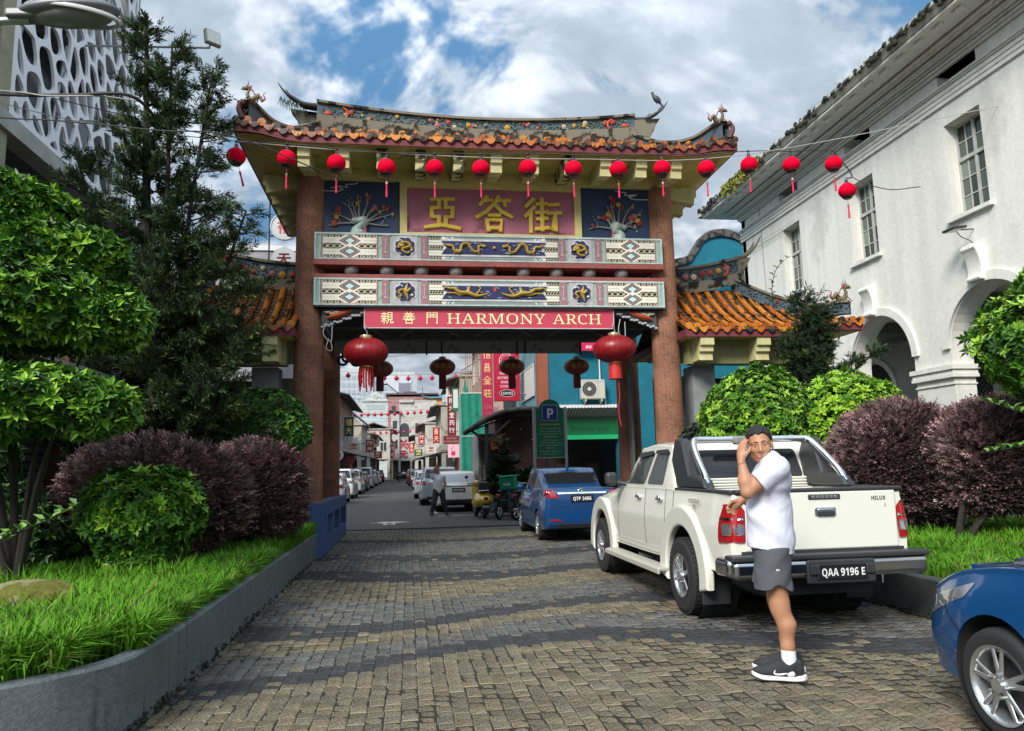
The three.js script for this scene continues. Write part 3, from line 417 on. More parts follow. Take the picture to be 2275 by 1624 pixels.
      mesh('medallion_rim', at(extrude(scallop(0.215), 0.014), cx, yc, zf + 0.008), whiteP, md); mesh('medallion_field', at(extrude(scallop(0.19), 0.02), cx, yc, zf + 0.008), navyM, md);
      const yz = zf + 0.04, q = s;
      mesh('dragon_relief', up ? [taperTube([[cx - 0.12, yc - 0.03, yz], [cx - 0.1, yc + 0.05, yz], [cx + 0.03, yc + 0.08, yz], [cx + 0.1, yc + 0.02, yz], [cx + 0.02, yc - 0.02, yz], [cx - 0.06, yc - 0.05, yz], [cx + 0.02, yc - 0.12, yz], [cx + 0.09, yc - 0.11, yz]], (t) => 0.034 - 0.012 * t, 7), ball(0.05, cx - 0.06, yc + 0.02, yz, 8, [1.2, 0.9, 0.7]), bar([cx + 0.1, yc + 0.02, yz], [cx + 0.14, yc - 0.07, yz], 0.018, 6)] : [taperTube([[cx - 0.13, yc - 0.1, yz], [cx - 0.07, yc - 0.08, yz], [cx - 0.12, yc, yz], [cx - 0.05, yc + 0.04, yz], [cx + 0.03, yc, yz], [cx + 0.1, yc + 0.06, yz]], (t) => 0.018 + 0.014 * t, 7), at(new THREE.ConeGeometry(0.055, 0.2, 5), cx + 0.03, yc + 0.09, yz, 0, 0, -0.25, [1, 1, 0.5]), at(new THREE.ConeGeometry(0.05, 0.2, 5), cx + 0.03, yc - 0.08, yz, 0, 0, 3.4, [1, 1, 0.5])], MT.gold, md);
      mesh('cloud_relief', [tube([[cx - 0.15, yc + 0.1, yz - 0.01], [cx - 0.08, yc + 0.13, yz - 0.01], [cx - 0.04, yc + 0.1, yz - 0.01]], 0.012, 5), ball(0.025, cx + 0.13, yc - 0.06, yz - 0.01, 7, [1.3, 1, 0.5]), ball(0.02, cx - 0.1, yc - 0.13, yz - 0.01, 7, [1.4, 0.8, 0.5])], whiteP, md);
    }
    const c = mesh('centre_panel', [span(0.39, 2.89, y0 + 0.035, y1 - 0.045, zf, zf + 0.012)], mat([0.5, 0.5, 0.48], { map: T.mottle, mrep: 3 }), b), cx = AX + 0.01;
    printed('pattern', 2.5, h - 0.08, midT, c, cx, yc - 0.005, zf + 0.015);
    mesh('plaque_border', at(extrude(plaque(1.0), 0.016), cx, yc, zf + 0.012, 0, 0, 0, [0.98, 1.25, 1]), whiteP, c); mesh('plaque', at(extrude(plaque(0.95), 0.024), cx, yc, zf + 0.012), navyM, c);
    const yz = zf + 0.05, R = rng(up ? 5 : 6);
    for (const s of [-1, 1]) {
      const W = (pts) => pts.map((p) => [cx + s * p[0], yc + p[1], yz]), g = up ? [taperTube(W([[0.96, 0.07], [0.88, 0.03], [0.8, 0.03], [0.76, -0.07], [0.66, -0.08], [0.62, 0.05], [0.52, 0.08], [0.46, 0.0], [0.38, -0.08], [0.3, -0.07], [0.3, 0.02], [0.22, 0.05]]), (t) => 0.014 + 0.018 * Math.sin(t * PI * 0.75 + 0.4), 7, 48), ball(0.034, cx + s * 0.2, yc + 0.035, yz, 8, [1.5, 0.9, 0.7]), ...[[0.72, -0.09, 0.78, -0.12], [0.36, -0.09, 0.28, -0.12], [0.5, 0.05, 0.44, 0.09], [0.22, 0.05, 0.3, 0.1]].map((q) => bar([cx + s * q[0], yc + q[1], yz], [cx + s * q[2], yc + q[3], yz], 0.012, 5))]
        : [taperTube(W([[0.98, 0.05], [0.94, 0.09], [0.86, 0.07], [0.78, 0.07], [0.68, 0.0], [0.5, -0.02], [0.36, -0.07], [0.22, -0.05], [0.12, -0.01]]), (t) => 0.012 + 0.03 * Math.sin(t * PI), 7, 36), taperTube(W([[0.92, -0.02], [0.8, -0.02], [0.66, -0.05], [0.5, -0.03]]), () => 0.018, 6), taperTube(W([[0.36, -0.04], [0.3, 0.03], [0.28, 0.09], [0.34, 0.11]]), (t) => 0.026 - 0.014 * t, 6), at(new THREE.ConeGeometry(0.06, 0.2, 5), cx + s * 0.5, yc + 0.06, yz, 0, 0, s * 0.3, [1, 1, 0.4])];
      mesh('dragon_relief', g, MT.gold, c);
    }
    mesh('pearl_relief', up ? ball(0.034, cx, yc + 0.0, yz, 10) : rbox(0.055, 0.09, 0.02, 0.006, cx, yc + 0.06, yz - 0.01), up ? MT.gold : flowerM[1], c);
    mesh('cloud_relief', merge(Array.from({ length: 34 }, () => { const a = (R() * 2 - 1) * 0.94, y = (R() - 0.5) * 0.22; return tube([[cx + a, yc + y, yz - 0.012], [cx + a + 0.03, yc + y + 0.018 * (R() - 0.3), yz - 0.01], [cx + a + 0.07, yc + y, yz - 0.012]], 0.007, 4, 6); })), mat([0.6, 0.66, 0.7], { map: T.mottle, mrep: 5 }), c).userData.kind = 'stuff';
  }
  // stone balls between the beams
  const bm = mat([0.36, 0.36, 0.35], { map: T.stain, mrep: 2, bump: T.fine, brep: 8, bs: 0.004, rough: 0.85 });
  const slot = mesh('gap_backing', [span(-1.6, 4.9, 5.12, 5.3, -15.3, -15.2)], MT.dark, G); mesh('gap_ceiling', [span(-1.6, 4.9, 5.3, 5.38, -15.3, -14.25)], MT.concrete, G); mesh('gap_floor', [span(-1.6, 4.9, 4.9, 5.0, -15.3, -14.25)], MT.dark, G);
  for (let i = 0; i < 9; i++) { const o = mesh('stone_ball', [ball(0.14, 0, 0, 0, 20, [1, 0.95, 1]), cyl(0.1, 0.1, 0.04, 0, -0.125, 0, 14)], bm, G); o.position.set(-1.07 + i * 0.659, 5.25, -13.98); }
  // sign board with lettering
  const sg = mesh('sign_board', [span(-0.81, 3.97, 4.12, 4.485, -13.93, -13.87)], mat([0.5, 0.06, 0.095], { rough: 0.45 }), G);
  mesh('sign_edge', [span(-0.82, 3.98, 4.105, 4.12, -13.93, -13.86), span(-0.82, 3.98, 4.485, 4.497, -13.93, -13.86), span(-0.825, -0.81, 4.105, 4.497, -13.93, -13.86), span(3.97, 3.985, 4.105, 4.497, -13.93, -13.86)], whiteP, sg);
  const sT = canvasTex(2048, 156, (x, w, h) => {
    x.fillStyle = '#bb3850'; x.fillRect(0, 0, w, h);
    for (const [c, lw, o] of [['#4a1218', 17, 2], ['#ecd9a0', 12, 0]]) { x.strokeStyle = c; [['qin', 176], ['shan', 352], ['men', 536]].forEach(([k, cx]) => paintGlyph(x, k, cx + o, 76 + o, 100, lw * 0.75)); }
    x.font = '118px serif'; x.textBaseline = 'middle'; x.lineWidth = 5; x.strokeStyle = '#5a1a20'; x.fillStyle = '#ecd9a0';
    const put = (t, a, b) => { const m = x.measureText(t).width; x.save(); x.translate(a, 80); x.scale((b - a) / m, 1); x.strokeText(t, 0, 0); x.fillText(t, 0, 0); x.restore(); };
    put('HARMONY', 650, 1470); put('ARCH', 1530, 1950);
  });
  printed('lettering', 4.78, 0.365, sT, sg, 1.58, 4.3025, -13.866);
  // carved corner brackets with a fish
  for (const s of [-1, 1]) {
    const X = (d) => (s < 0 ? -1.6 + d : 4.87 - d), cb = mesh('carved_bracket', [at(extrude([[0, 0], [0.9, 0], [0.82, -0.1], [0.55, -0.16], [0.35, -0.24], [0.05, -0.38], [0, -0.34]].map((p) => [s < 0 ? p[0] : -p[0], p[1]]).slice()[s < 0 ? 'slice' : 'reverse'](), 0.06), s < 0 ? -1.6 : 4.87, 4.48, -13.98)], mat([0.06, 0.065, 0.07], {}), G);
    mesh('fish_relief', [taperTube([[X(0.1), 4.3, -13.9], [X(0.25), 4.34, -13.89], [X(0.42), 4.4, -13.9], [X(0.5), 4.44, -13.9]], (t) => 0.015 + 0.05 * Math.sin(t * PI * 0.9 + 0.2), 8), at(new THREE.ConeGeometry(0.06, 0.14, 5), X(0.52), 4.44, -13.9, 0, 0, s * 1.2, [1, 1, 0.4])], mat('#b8502a', { map: T.mottle, mrep: 8, rough: 0.5 }), cb);
    mesh('leaf_relief', [0, 1, 2, 3].map((i) => taperTube([[X(0.03 + 0.08 * i), 4.44, -13.9], [X(0.1 + 0.09 * i), 4.4 - 0.03 * (i % 2), -13.88], [X(0.2 + 0.07 * i), 4.45, -13.9]], (t) => 0.022 * Math.sin(t * PI) + 0.004, 5)), mat([0.5, 0.5, 0.36], {}), cb);
    mesh('wave_relief', Array.from({ length: 15 }, (_, i) => ball(0.032, X(0.02 + i * 0.055), 4.13 + i * 0.02 + 0.02 * Math.sin(i * 2), -13.9, 7, [1.2, 0.8, 0.7])), mat([0.5, 0.53, 0.56], { map: T.mottle, mrep: 5 }), cb);
  }
  // inside: dark beams between the rows of columns and the back panel
  mesh('inner_beam', [span(-1.7, 5.0, 4.48, 4.54, -17.6, -14.3), span(-1.6, 4.9, 4.3, 4.5, -15.0, -14.8), span(-1.6, 4.9, 4.3, 4.5, -16.4, -16.2), span(-1.95, -1.75, 4.4, 4.9, -17.4, -14.4), span(5.02, 5.22, 4.4, 4.9, -17.4, -14.4)], mat([0.14, 0.14, 0.14], { map: T.stain, mrep: 1 }), G);
  for (let i = 0; i < 7; i++) mesh('lattice_strip', [at(box(0.5, 0.03, 0.03), -0.7 + i * 0.75, 4.24, -14.82, 0, 0, i % 2 ? 0.5 : -0.5), box(0.5, 0.03, 0.03, -0.7 + i * 0.75, 4.32, -14.82)], mat([0.16, 0.16, 0.16], {}), G);
  const bp = mesh('back_panel', [span(-1.7, 4.12, 4.17, 4.55, -17.36, -17.28)], mat([0.5, 0.5, 0.51], { map: T.stain, mrep: 1, rough: 0.6 }), G);
  mesh('panel_strap', [0.42, 0.77, 2.55, 2.75, 4.1].map((x, i) => span(x - 0.018, x + 0.018, 4.12 + (i % 2) * 0.04, 4.58, -17.27, -17.24)), MT.black, bp);
  const fx = mesh('fretwork', [0, 1, 2, 3, 4].map((i) => at(new THREE.TorusGeometry(0.1 + 0.02 * (i % 2), 0.03, 6, 12), -1.5 + 0.1 * i, 4.0 + 0.09 * (i % 3), -17.3)), MT.black, G);
  mesh('loose_cable', [tube([[-1.5, 4.2, -13.84], [-1.56, 4.0, -13.83], [-1.42, 3.85, -13.84], [-1.4, 4.15, -13.86]], 0.008, 5), tube([[-1.46, 3.9, -13.84], [-1.5, 3.72, -13.83], [-1.4, 3.68, -13.84], [-1.42, 3.86, -13.84]], 0.008, 5), tube([[4.1, 4.3, -13.84], [4.06, 4.05, -13.83], [4.18, 3.9, -13.84], [4.2, 4.25, -13.86]], 0.008, 5)], mat([0.5, 0.5, 0.48], {}), G);
}
// blue plinth under the left columns, with stone panels
{
  const blue = mat([0.075, 0.16, 0.43], { map: T.stain, mrep: 0.9, bump: T.fine, brep: 5, bs: 0.003 }), W = thing('blue_plinth_wall', 'blue painted low wall with recessed stone panels under the left columns', 'low wall', [0, 0, 0]);
  mesh('wall_body', [span(-6.0, -1.62, 0, 0.62, -13.9, -13.78), span(-1.72, -1.62, 0, 0.3, -18.5, -13.9), span(-6, -1.8, 0, 0.88, -18.5, -13.95)], blue, W);
  const f = [span(-2.12, -1.5, 0, 0.92, -13.95, -13.5), span(-1.75, -1.5, 0, 0.27, -18.6, -13.95), span(-1.75, -1.5, 0.68, 0.92, -18.6, -13.95), span(-6, -2.12, 0.66, 0.92, -13.95, -13.5)];
  for (const z of [-14.3, -15.5, -17.0, -18.5]) f.push(span(-1.75, -1.5, 0.27, 0.68, z - 0.16, z + 0.16));
  mesh('frame', f, blue, W);
  const sm2 = mat([0.07, 0.07, 0.065], { map: T.grit, mrep: 2, bump: T.fine, brep: 9, bs: 0.01 }), pm = mat([0.16, 0.16, 0.155], { map: T.grit, mrep: 1.5 });
  for (let i = 0; i < 14; i++) for (let j = 0; j < 4; j++) mesh('stone', rbox(0.2, 0.14, 0.06, 0.03, -2.3 - i * 0.22 - (j % 2) * 0.1, 0.1 + j * 0.15, -13.76), sm2, W);
  for (const [a, b] of [[-15.34, -14.46], [-16.84, -15.66], [-18.34, -17.16]]) mesh('stone_panel', [span(-1.72, -1.6, 0.27, 0.68, a, b)], pm, W);
}
// side pavilions
function pavilion(s, label) {
  const m = (x) => (s > 0 ? x : 2 * AX - x), P = thing('gate_pavilion', label, 'pavilion', [0, 0, 0]);
  const xa = Math.min(m(5.28), m(8.98)), xb = Math.max(m(5.28), m(8.98)), r0 = Math.min(m(5.3), m(7.15)), r1 = Math.max(m(5.3), m(7.15));
  const yE = 4.06, zr = -15.2, roof = tileRoof(P, { x0: xa, x1: xb, xr0: s > 0 ? xa : r0, xr1: s > 0 ? r1 : xb, zr, zf: -13.45, yE, rise: 1.2, lift: 0.14, pitchW: 0.236, hipL: s < 0, hipR: s > 0, seed: 40 + s });
  const S = (a, b, y0, y1, z0, z1) => span(m(a), m(b), y0, y1, z0, z1);
  mesh('eave_beam', [S(5.5, 8.6, 3.43, 3.8, -14.25, -13.95), S(5.5, 8.6, 3.8, 3.9, -16.5, -13.9), S(8.4, 8.65, 3.43, 3.8, -16.4, -14.25)], mat([0.42, 0.41, 0.2], { map: T.stain, mrep: 0.8 }), P);
  for (const x of [5.72, 6.88, 8.0]) { const b = mesh('bracket', at(extrude([[0, 0], [0.46, 0], [0.46, -0.16], [0.4, -0.2], [0.4, -0.28], [0.34, -0.32], [0.34, -0.44], [0, -0.44]], 0.26, 0.01), 0, 0, -0.13, 0, 0), MT.pale, P); b.rotation.y = -PI / 2; b.position.set(m(x), 3.9, -13.95); }
  for (const [x, z] of [[5.92, -14.5], [8.15, -14.5], [5.92, -16.2], [8.15, -16.2]]) mesh('column', [S(x - 0.24, x + 0.24, 0.2, 3.43, z - 0.24, z + 0.24)], mat([0.34, 0.36, 0.37], { map: T.stain, mrep: 0.8 }), P);
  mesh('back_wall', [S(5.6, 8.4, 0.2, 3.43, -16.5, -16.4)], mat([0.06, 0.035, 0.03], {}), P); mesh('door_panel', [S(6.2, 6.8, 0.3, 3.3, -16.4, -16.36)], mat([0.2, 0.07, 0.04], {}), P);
  // main ridge with flowers, sweeping up at its outer end
  const f = (t) => [m(lerp(5.3, 7.2, t)), 5.22 + 0.3 * t * t, zr];
  ridgeBody(P, f, 24, () => 0.4, 0.12, 0.06, slateM, ridgeM);
  mesh('ridge_foot', [surf(24, 1, (u, v) => { const p = f(u); return [p[0], p[1] + (v ? 0.1 : -0.14), zr + 0.16]; })], ridgeM, P);
  const R = rng(60 + s); for (let i = 0; i < 9; i++) { const p = f(0.05 + i * 0.1); putFlower(P, p[0], p[1] + 0.16 + 0.12 * R(), zr + 0.14, 0.05 + 0.04 * R(), i); }
  mesh('ridge_relief', relief(R, 130, (q) => { const p = f(q); return [p[0], p[1] + 0.08 + 0.28 * R(), zr + 0.13]; }, 0.026), mat('#44564c', { map: T.mottle, mrep: 6 }), P).userData.kind = 'stuff';
  mesh('ridge_ornament', at(new THREE.TorusGeometry(0.14, 0.035, 6, 14, 2.6), m(6.8), 5.66, zr + 0.14, 0, 0, s > 0 ? -1.3 : 1.8), flowerM[1], P);
  for (const [k, dz] of [[1, 0.05], [0.8, -0.06]]) mesh('swallowtail_tip', taperTube([[m(6.9), 5.86, zr + dz], [m(7.25), 5.94, zr + dz], [m(7.25 + 0.25 * k), 5.96 + 0.12 * k, zr + dz], [m(7.25 + 0.46 * k), 5.96 + 0.34 * k, zr + dz], [m(7.25 + 0.56 * k), 5.96 + 0.52 * k, zr + dz]], (t) => 0.07 * (1 - t) ** 0.8 + 0.008, 7, 18), ridgeM, P);
  mesh('ridge_end', [at(extrude([[0, -0.1], [0.2, 0], [0.22, 0.3], [0.4, 0.62], [0, 0.55]].map((p) => [s * p[0], p[1]])[s > 0 ? 'slice' : 'reverse'](), 0.22), m(7.12), 5.35, zr - 0.11)], ridgeM, P);
  const hip = (t) => { const x = m(lerp(7.16, 8.82, t)), z = lerp(zr + 0.1, -13.6, t); return [x, roof.Y(x, z) + 0.14 * step(0.7, 1, t), z]; };
  ridgeBody(P, hip, 24, (t) => 0.26 - 0.04 * t, 0.09, 0.05, slateM, ridgeM);
  mesh('ridge_relief', relief(R, 150, (q) => { const p = hip(q); return [p[0] - s * 0.05, p[1] + 0.04 + 0.18 * R(), p[2] + 0.09]; }, 0.022), mat('#5c6a66', { map: T.mottle, mrep: 6 }), P).userData.kind = 'stuff';
  putFlower(P, hip(0.35)[0], hip(0.35)[1] + 0.14, hip(0.35)[2] + 0.12, 0.06, 0);
  const e = hip(1); dragonFigure(P, e[0] - s * 0.15, e[1] + 0.24, e[2], 0.5, s < 0 ? PI : 0);
}
pavilion(1, 'orange tiled side pavilion of the gateway in front of the white building');
pavilion(-1, 'orange tiled side pavilion half hidden behind the dark conifer');
// ---------- the white colonial building on the right ----------
{
  const B = thing('white_building', 'white two storey colonial building with arcade arches and sash windows', 'building', [0, 0, 0]);
  const X = 11.5, z1 = -23.6, z0 = 3, PIT = 3.55, C0 = -16.62;
  const hole = (pts) => new THREE.Path(pts.map((p) => new THREE.Vector2(p[0], p[1]))), s = shapeOf([[-z0, 0], [-z1, 0], [-z1, 9.75], [-z0, 9.75]]), rect = (z, w, y0, y1) => hole([[-z - w / 2, y0], [-z - w / 2, y1], [-z + w / 2, y1], [-z + w / 2, y0]]);
  const arches = [-2, -1, 0, 1, 2, 3, 4].map((i) => C0 + i * PIT).filter((z) => z > -23 && z < 2), wins = arches.map((z, i) => z - 0.22).concat([-20.5]).filter((z, i, a) => a.findIndex((q) => Math.abs(q - z) < 0.6) === i && z > -22);
  const ap = (z, r, sp, y0) => { const p = [[-z - r, y0], [-z - r, sp]]; for (let i = 1; i < 20; i++) { const a = PI - PI * i / 20; p.push([-z + Math.cos(a) * r, sp + Math.sin(a) * r]); } p.push([-z + r, sp], [-z + r, y0]); return p; };
  for (const z of arches) s.holes.push(hole(ap(z, 1.18, 3.78, 0.2)));
  for (const z of wins) { s.holes.push(rect(z, 1.02, 6.5, 8.58)); s.holes.push(rect(z + 0.0, 1.12, 9.44, 9.74)); }
  const wall = extrude(s, 0.5); wall.rotateY(PI / 2); wall.translate(X, 0, 0);       // (u, y, depth) -> (x = depth, z = -u)
  const wm = mat([0.84, 0.84, 0.8], { map: tex(512, (u, v) => { const m = fbm(u * 3, v * 3, 66, 5, 3), st = vnoise(u * 40, v * 2, 67, 40), f = vnoise(u * 120, v * 120, 68, 120), k = 0.94 + 0.1 * (m - 0.5) + 0.05 * (st - 0.5) + 0.05 * (f - 0.5) - 0.1 * step(0.66, 0.78, m); return [k, k, k * 0.985]; }), mrep: 0.16, bump: T.fine, brep: 2.5, bs: 0.004, rough: 0.85 });
  mesh('wall', wall, wm, B);
  mesh('wall', [span(X, X + 9, 0, 10.2, z1 - 0.02, z1 + 0.25), span(X + 9, X + 9.3, 0, 10.2, z1, z0), span(X, X + 9, 0, 10.2, z0 - 0.3, z0)], wm, B);
  // arcade: floor, ceiling, inner wall with latticed arched doors
  mesh('arcade_floor', [span(X - 0.5, X + 2.2, 0, 0.2, z1, z0)], MT.concrete, B); mesh('arcade_ceiling', [span(X + 0.5, X + 2.2, 5.15, 5.4, z1 + 0.3, z0)], wm, B);
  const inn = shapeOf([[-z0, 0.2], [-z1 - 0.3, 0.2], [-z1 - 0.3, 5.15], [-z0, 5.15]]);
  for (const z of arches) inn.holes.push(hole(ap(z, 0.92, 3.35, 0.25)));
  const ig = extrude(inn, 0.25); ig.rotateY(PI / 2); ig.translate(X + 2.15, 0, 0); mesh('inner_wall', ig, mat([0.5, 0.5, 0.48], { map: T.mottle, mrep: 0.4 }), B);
  mesh('inner_beam', [span(X + 0.5, X + 2.1, 4.8, 5.15, -14.95, -14.7), span(X + 2.0, X + 2.15, 4.72, 4.85, z1, z0), ...arches.map((z) => span(X + 0.5, X + 2.1, 4.85, 5.15, z - PIT / 2 - 0.12, z - PIT / 2 + 0.12))], MT.concrete, B);
  for (const z of arches) {
    mesh('door_rim', [extrudeArc(z, 0.92, 1.08, 3.35, 0.05, X + 2.1)], wm, B);
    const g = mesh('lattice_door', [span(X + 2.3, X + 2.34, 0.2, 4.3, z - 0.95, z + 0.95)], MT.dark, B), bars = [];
    for (let i = -22; i < 34; i++) for (const q of [-1, 1]) { const a = [X + 2.27, 0.25 + i * 0.13, z - 0.92], b = [X + 2.27, 0.25 + i * 0.13 + 1.84, z + 0.92]; const p = q > 0 ? [a, b] : [[a[0], a[1], b[2]], [b[0], b[1], a[2]]]; const lo = (pt) => pt[1], cut = (A, Bq, y) => { const t = (y - A[1]) / (Bq[1] - A[1]); return [A[0], y, lerp(A[2], Bq[2], t)]; }; let [A, D] = p; if (D[1] < 0.3 || A[1] > 4.2) continue; if (A[1] < 0.25) A = cut(A, D, 0.25); if (D[1] > 4.2) D = cut(A, D, 4.2); bars.push(bar(A, D, 0.014, 4)); }
    const l = mesh('lattice', bars, mat([0.09, 0.09, 0.1], { rough: 0.5 }), g); l.userData.kind = 'stuff';
    mesh('arch_moulding', [extrudeArc(z, 1.19, 1.38, 3.78, 0.07, X - 0.07), span(X - 0.07, X, 0.2, 3.78, z - 1.38, z - 1.19), span(X - 0.07, X, 0.2, 3.78, z + 1.19, z + 1.38)].slice(0, 1), wm, B);
    const ks = new THREE.Shape(); ks.moveTo(0, 0); ks.lineTo(0.16, 0.02); ks.quadraticCurveTo(0.06, 0.3, 0.2, 0.6); ks.lineTo(0.24, 0.66); ks.lineTo(0.2, 0.74); ks.lineTo(0, 0.74); ks.closePath();
    const kg = extrude(ks, 0.36, 0.012); kg.rotateY(PI); kg.translate(X, 5.0, z + 0.02); mesh('keystone', [kg, cyl(0.05, 0.05, 0.36, X - 0.14, 5.05, z - 0.16, 10, PI / 2), cyl(0.06, 0.06, 0.38, X - 0.19, 5.68, z - 0.16, 10, PI / 2)], wm, B);
    const pz = z - PIT / 2, W = 1.17;
    mesh('pier_capital', [span(X - 0.1, X + 0.55, 3.34, 3.44, pz - W / 2 - 0.1, pz + W / 2 + 0.1), span(X - 0.06, X + 0.53, 3.24, 3.34, pz - W / 2 - 0.06, pz + W / 2 + 0.06), span(X - 0.08, X + 0.54, 3.17, 3.24, pz - W / 2 - 0.08, pz + W / 2 + 0.08), span(X - 0.03, X + 0.52, 3.02, 3.05, pz - W / 2 - 0.03, pz + W / 2 + 0.03)], wm, B);
    mesh('pier_base', span(X - 0.12, X + 0.56, 0.0, 0.5, pz - W / 2 - 0.08, pz + W / 2 + 0.08), wm, B);
  }
  // windows and vents with their panes
  const R = rng(8), gl = [[0.03, 0.038, 0.033], [0.09, 0.115, 0.095], [0.19, 0.23, 0.19], [0.05, 0.062, 0.054], [0.13, 0.155, 0.13]].map((c) => mat(c, { rough: 0.12 })), green = mat([0.08, 0.22, 0.14], { rough: 0.2 }), fr = mat([0.62, 0.63, 0.6], { map: T.mottle, mrep: 3 });
  for (const z of wins) {
    const xw = X + 0.26, w = 1.02, h = 2.08, F = mesh('window', [span(xw, xw + 0.06, 6.5, 6.56, z - w / 2, z + w / 2), span(xw, xw + 0.06, 8.52, 8.58, z - w / 2, z + w / 2), span(xw, xw + 0.06, 6.56, 8.52, z - w / 2, z - w / 2 + 0.05), span(xw, xw + 0.06, 6.56, 8.52, z + w / 2 - 0.05, z + w / 2), span(xw - 0.02, xw + 0.06, 7.74, 7.82, z - w / 2 + 0.05, z + w / 2 - 0.05), span(xw - 0.012, xw + 0.05, 6.56, 8.52, z - 0.03, z + 0.03),
      ...[-0.245, 0.245].map((d) => span(xw + 0.01, xw + 0.04, 6.56, 8.52, z + d - 0.012, z + d + 0.012)), ...[6.97, 7.36, 8.17].map((y) => span(xw + 0.008, xw + 0.042, y - 0.012, y + 0.012, z - w / 2 + 0.05, z + w / 2 - 0.05))], fr, B);
    const ys = [6.56, 6.97, 7.36, 7.76, 8.17, 8.52], zs = [-0.46, -0.245, 0, 0.245, 0.46];
    for (let r = 0; r < 5; r++) for (let c = 0; c < 4; c++) { const p = mesh('pane', box(0.006, ys[r + 1] - ys[r], zs[c + 1] - zs[c]), r === 3 && c === 3 && Math.abs(z + 13.3) < 0.6 ? green : gl[Math.floor(R() * (r > 2 ? 4.99 : 3.2))], F); p.position.set(xw + 0.03, (ys[r] + ys[r + 1]) / 2, z + (zs[c] + zs[c + 1]) / 2); p.rotation.z = (R() - 0.5) * 0.03; }
    mesh('sill', [span(X - 0.1, X + 0.3, 6.42, 6.5, z - 0.62, z + 0.62)], wm, B);
    const v = mesh('vent_window', [span(X + 0.3, X + 0.34, 9.44, 9.47, z - 0.56, z + 0.56), span(X + 0.3, X + 0.34, 9.71, 9.74, z - 0.56, z + 0.56), span(X + 0.29, X + 0.35, 9.47, 9.71, z - 0.02, z + 0.02), span(X + 0.5, X + 0.55, 9.3, 9.8, z - 0.7, z + 0.7)], fr, B);
    for (const d of [-0.28, 0.28]) { const p = mesh('pane', box(0.02, 0.23, 0.5), mat([0.05, 0.04, 0.03], { rough: 0.3 }), v); p.position.set(X + 0.3, 9.59, z + d); p.rotation.z = -0.3; }
  }
  // mouldings and cornice run along the wall and return at the corner
  const ends = (x0, x1, y0, y1, m, name) => mesh(name, [span(X - x1, X - x0 + 0.02, y0, y1, z1 - x1, z0), span(X + 0.02, X + 9, y0, y1, z1 - x1, z1)], m, B);
  ends(0, 0.1, 9.4, 9.435, wm, 'string_course'); ends(0, 0.06, 9.36, 9.4, wm, 'string_course');
  for (const y of [9.06, 9.17, 9.28]) ends(0, 0.05, y - 0.04, y + 0.04, wm, 'string_course');
  [[0.05, 9.76, 9.82], [0.1, 9.82, 9.88], [0.14, 9.9, 9.93], [0.22, 9.95, 10.0], [0.26, 10.0, 10.03], [0.34, 10.08, 10.12], [0.42, 10.12, 10.16]].forEach(([d, a, b]) => ends(0, d, a, b, wm, 'cornice_step'));
  mesh('cornice_core', [span(X, X + 9, 9.74, 10.3, z1 - 0.02, z0)], wm, B);
  ends(0, 1.0, 10.2, 10.26, wm, 'cornice_soffit');
  const gut = mat([0.66, 0.66, 0.62], { map: T.weather, mrep: 1.1, bump: T.fine, brep: 5, bs: 0.01, rough: 0.9 });
  { const p = [[0.9, 10.262], [1.02, 10.262], [1.08, 10.36], [1.14, 10.42], [1.12, 10.5], [0.9, 10.5]], g = extrude(p.map((q) => [-q[0], q[1]]).reverse(), z0 - z1 + 1.1); g.translate(X, 0, z1 - 1.1); mesh('gutter', [g, span(X - 1.12, X + 9, 10.262, 10.5, z1 - 1.14, z1 - 0.9)], gut, B); }
  mesh('roof', [span(X - 0.9, X + 9.3, 10.26, 10.48, z1 - 0.9, z0), span(X + 1, X + 8, 10.48, 11.0, z1 + 1, z0)], mat([0.05, 0.05, 0.055], { rough: 0.8 }), B);
  const md = merge([0, 1, 2].map((i) => cyl(0.05, 0.05, 0.09, 0, 0, -0.09 + i * 0.09, 8, 0))); for (let i = 0; i < 40; i++) { const o = mesh('modillion', md, wm, B); o.position.set(X - 0.8, 10.17, z1 - 0.7 + i * 0.58); o.scale.set(1.2, 1, 1); }
  // moss and ferns rooted in the gutter
  const moss = [], RR = rng(77); for (let i = 0; i < 260; i++) { const z = lerp(z1 - 1, -8, RR()), dens = fbm(z * 0.9, 1, 4, 3); if (RR() > dens * 1.3) continue; moss.push(ball(0.03 + 0.05 * RR(), X - 1.1 - 0.03 * RR(), 10.32 + 0.2 * RR(), z, 5, [0.7, 1, 1.3])); }
  mesh('moss', moss, mat([0.03, 0.032, 0.02], { rough: 1 }), B).userData.kind = 'stuff';
  const iv = []; for (let i = 0; i < 520; i++) { const z = -19.9 - 2.6 * RR(), d = 0.5 * RR() * RR(); iv.push(at(new THREE.PlaneGeometry(0.1, 0.08), X - 1.12 - 0.06 * RR(), 10.56 - d, z, RR() * 3, RR() * 3, RR() * 3)); }
  mesh('gutter_creeper', iv, mat([0.24, 0.24, 0.05], { side: THREE.DoubleSide, rough: 0.8 }), B).userData.kind = 'stuff';
  const gr = []; for (let i = 0; i < 60; i++) { const z = lerp(-16, -11, RR()); gr.push(bar([X - 1.05, 10.48, z], [X - 1.05 + 0.1 * (RR() - 0.5), 10.6 + 0.12 * RR(), z + 0.15 * (RR() - 0.5)], 0.006, 3, 0.001)); } mesh('gutter_grass', gr, mat([0.1, 0.11, 0.05], {}), B).userData.kind = 'stuff';
  // lamp over the arch, lightning cable down the corner
  const L = thing('wall_floodlight', 'small flat floodlight on a bracket above the keystone', 'floodlight', [X, 6.05, -13.3]);
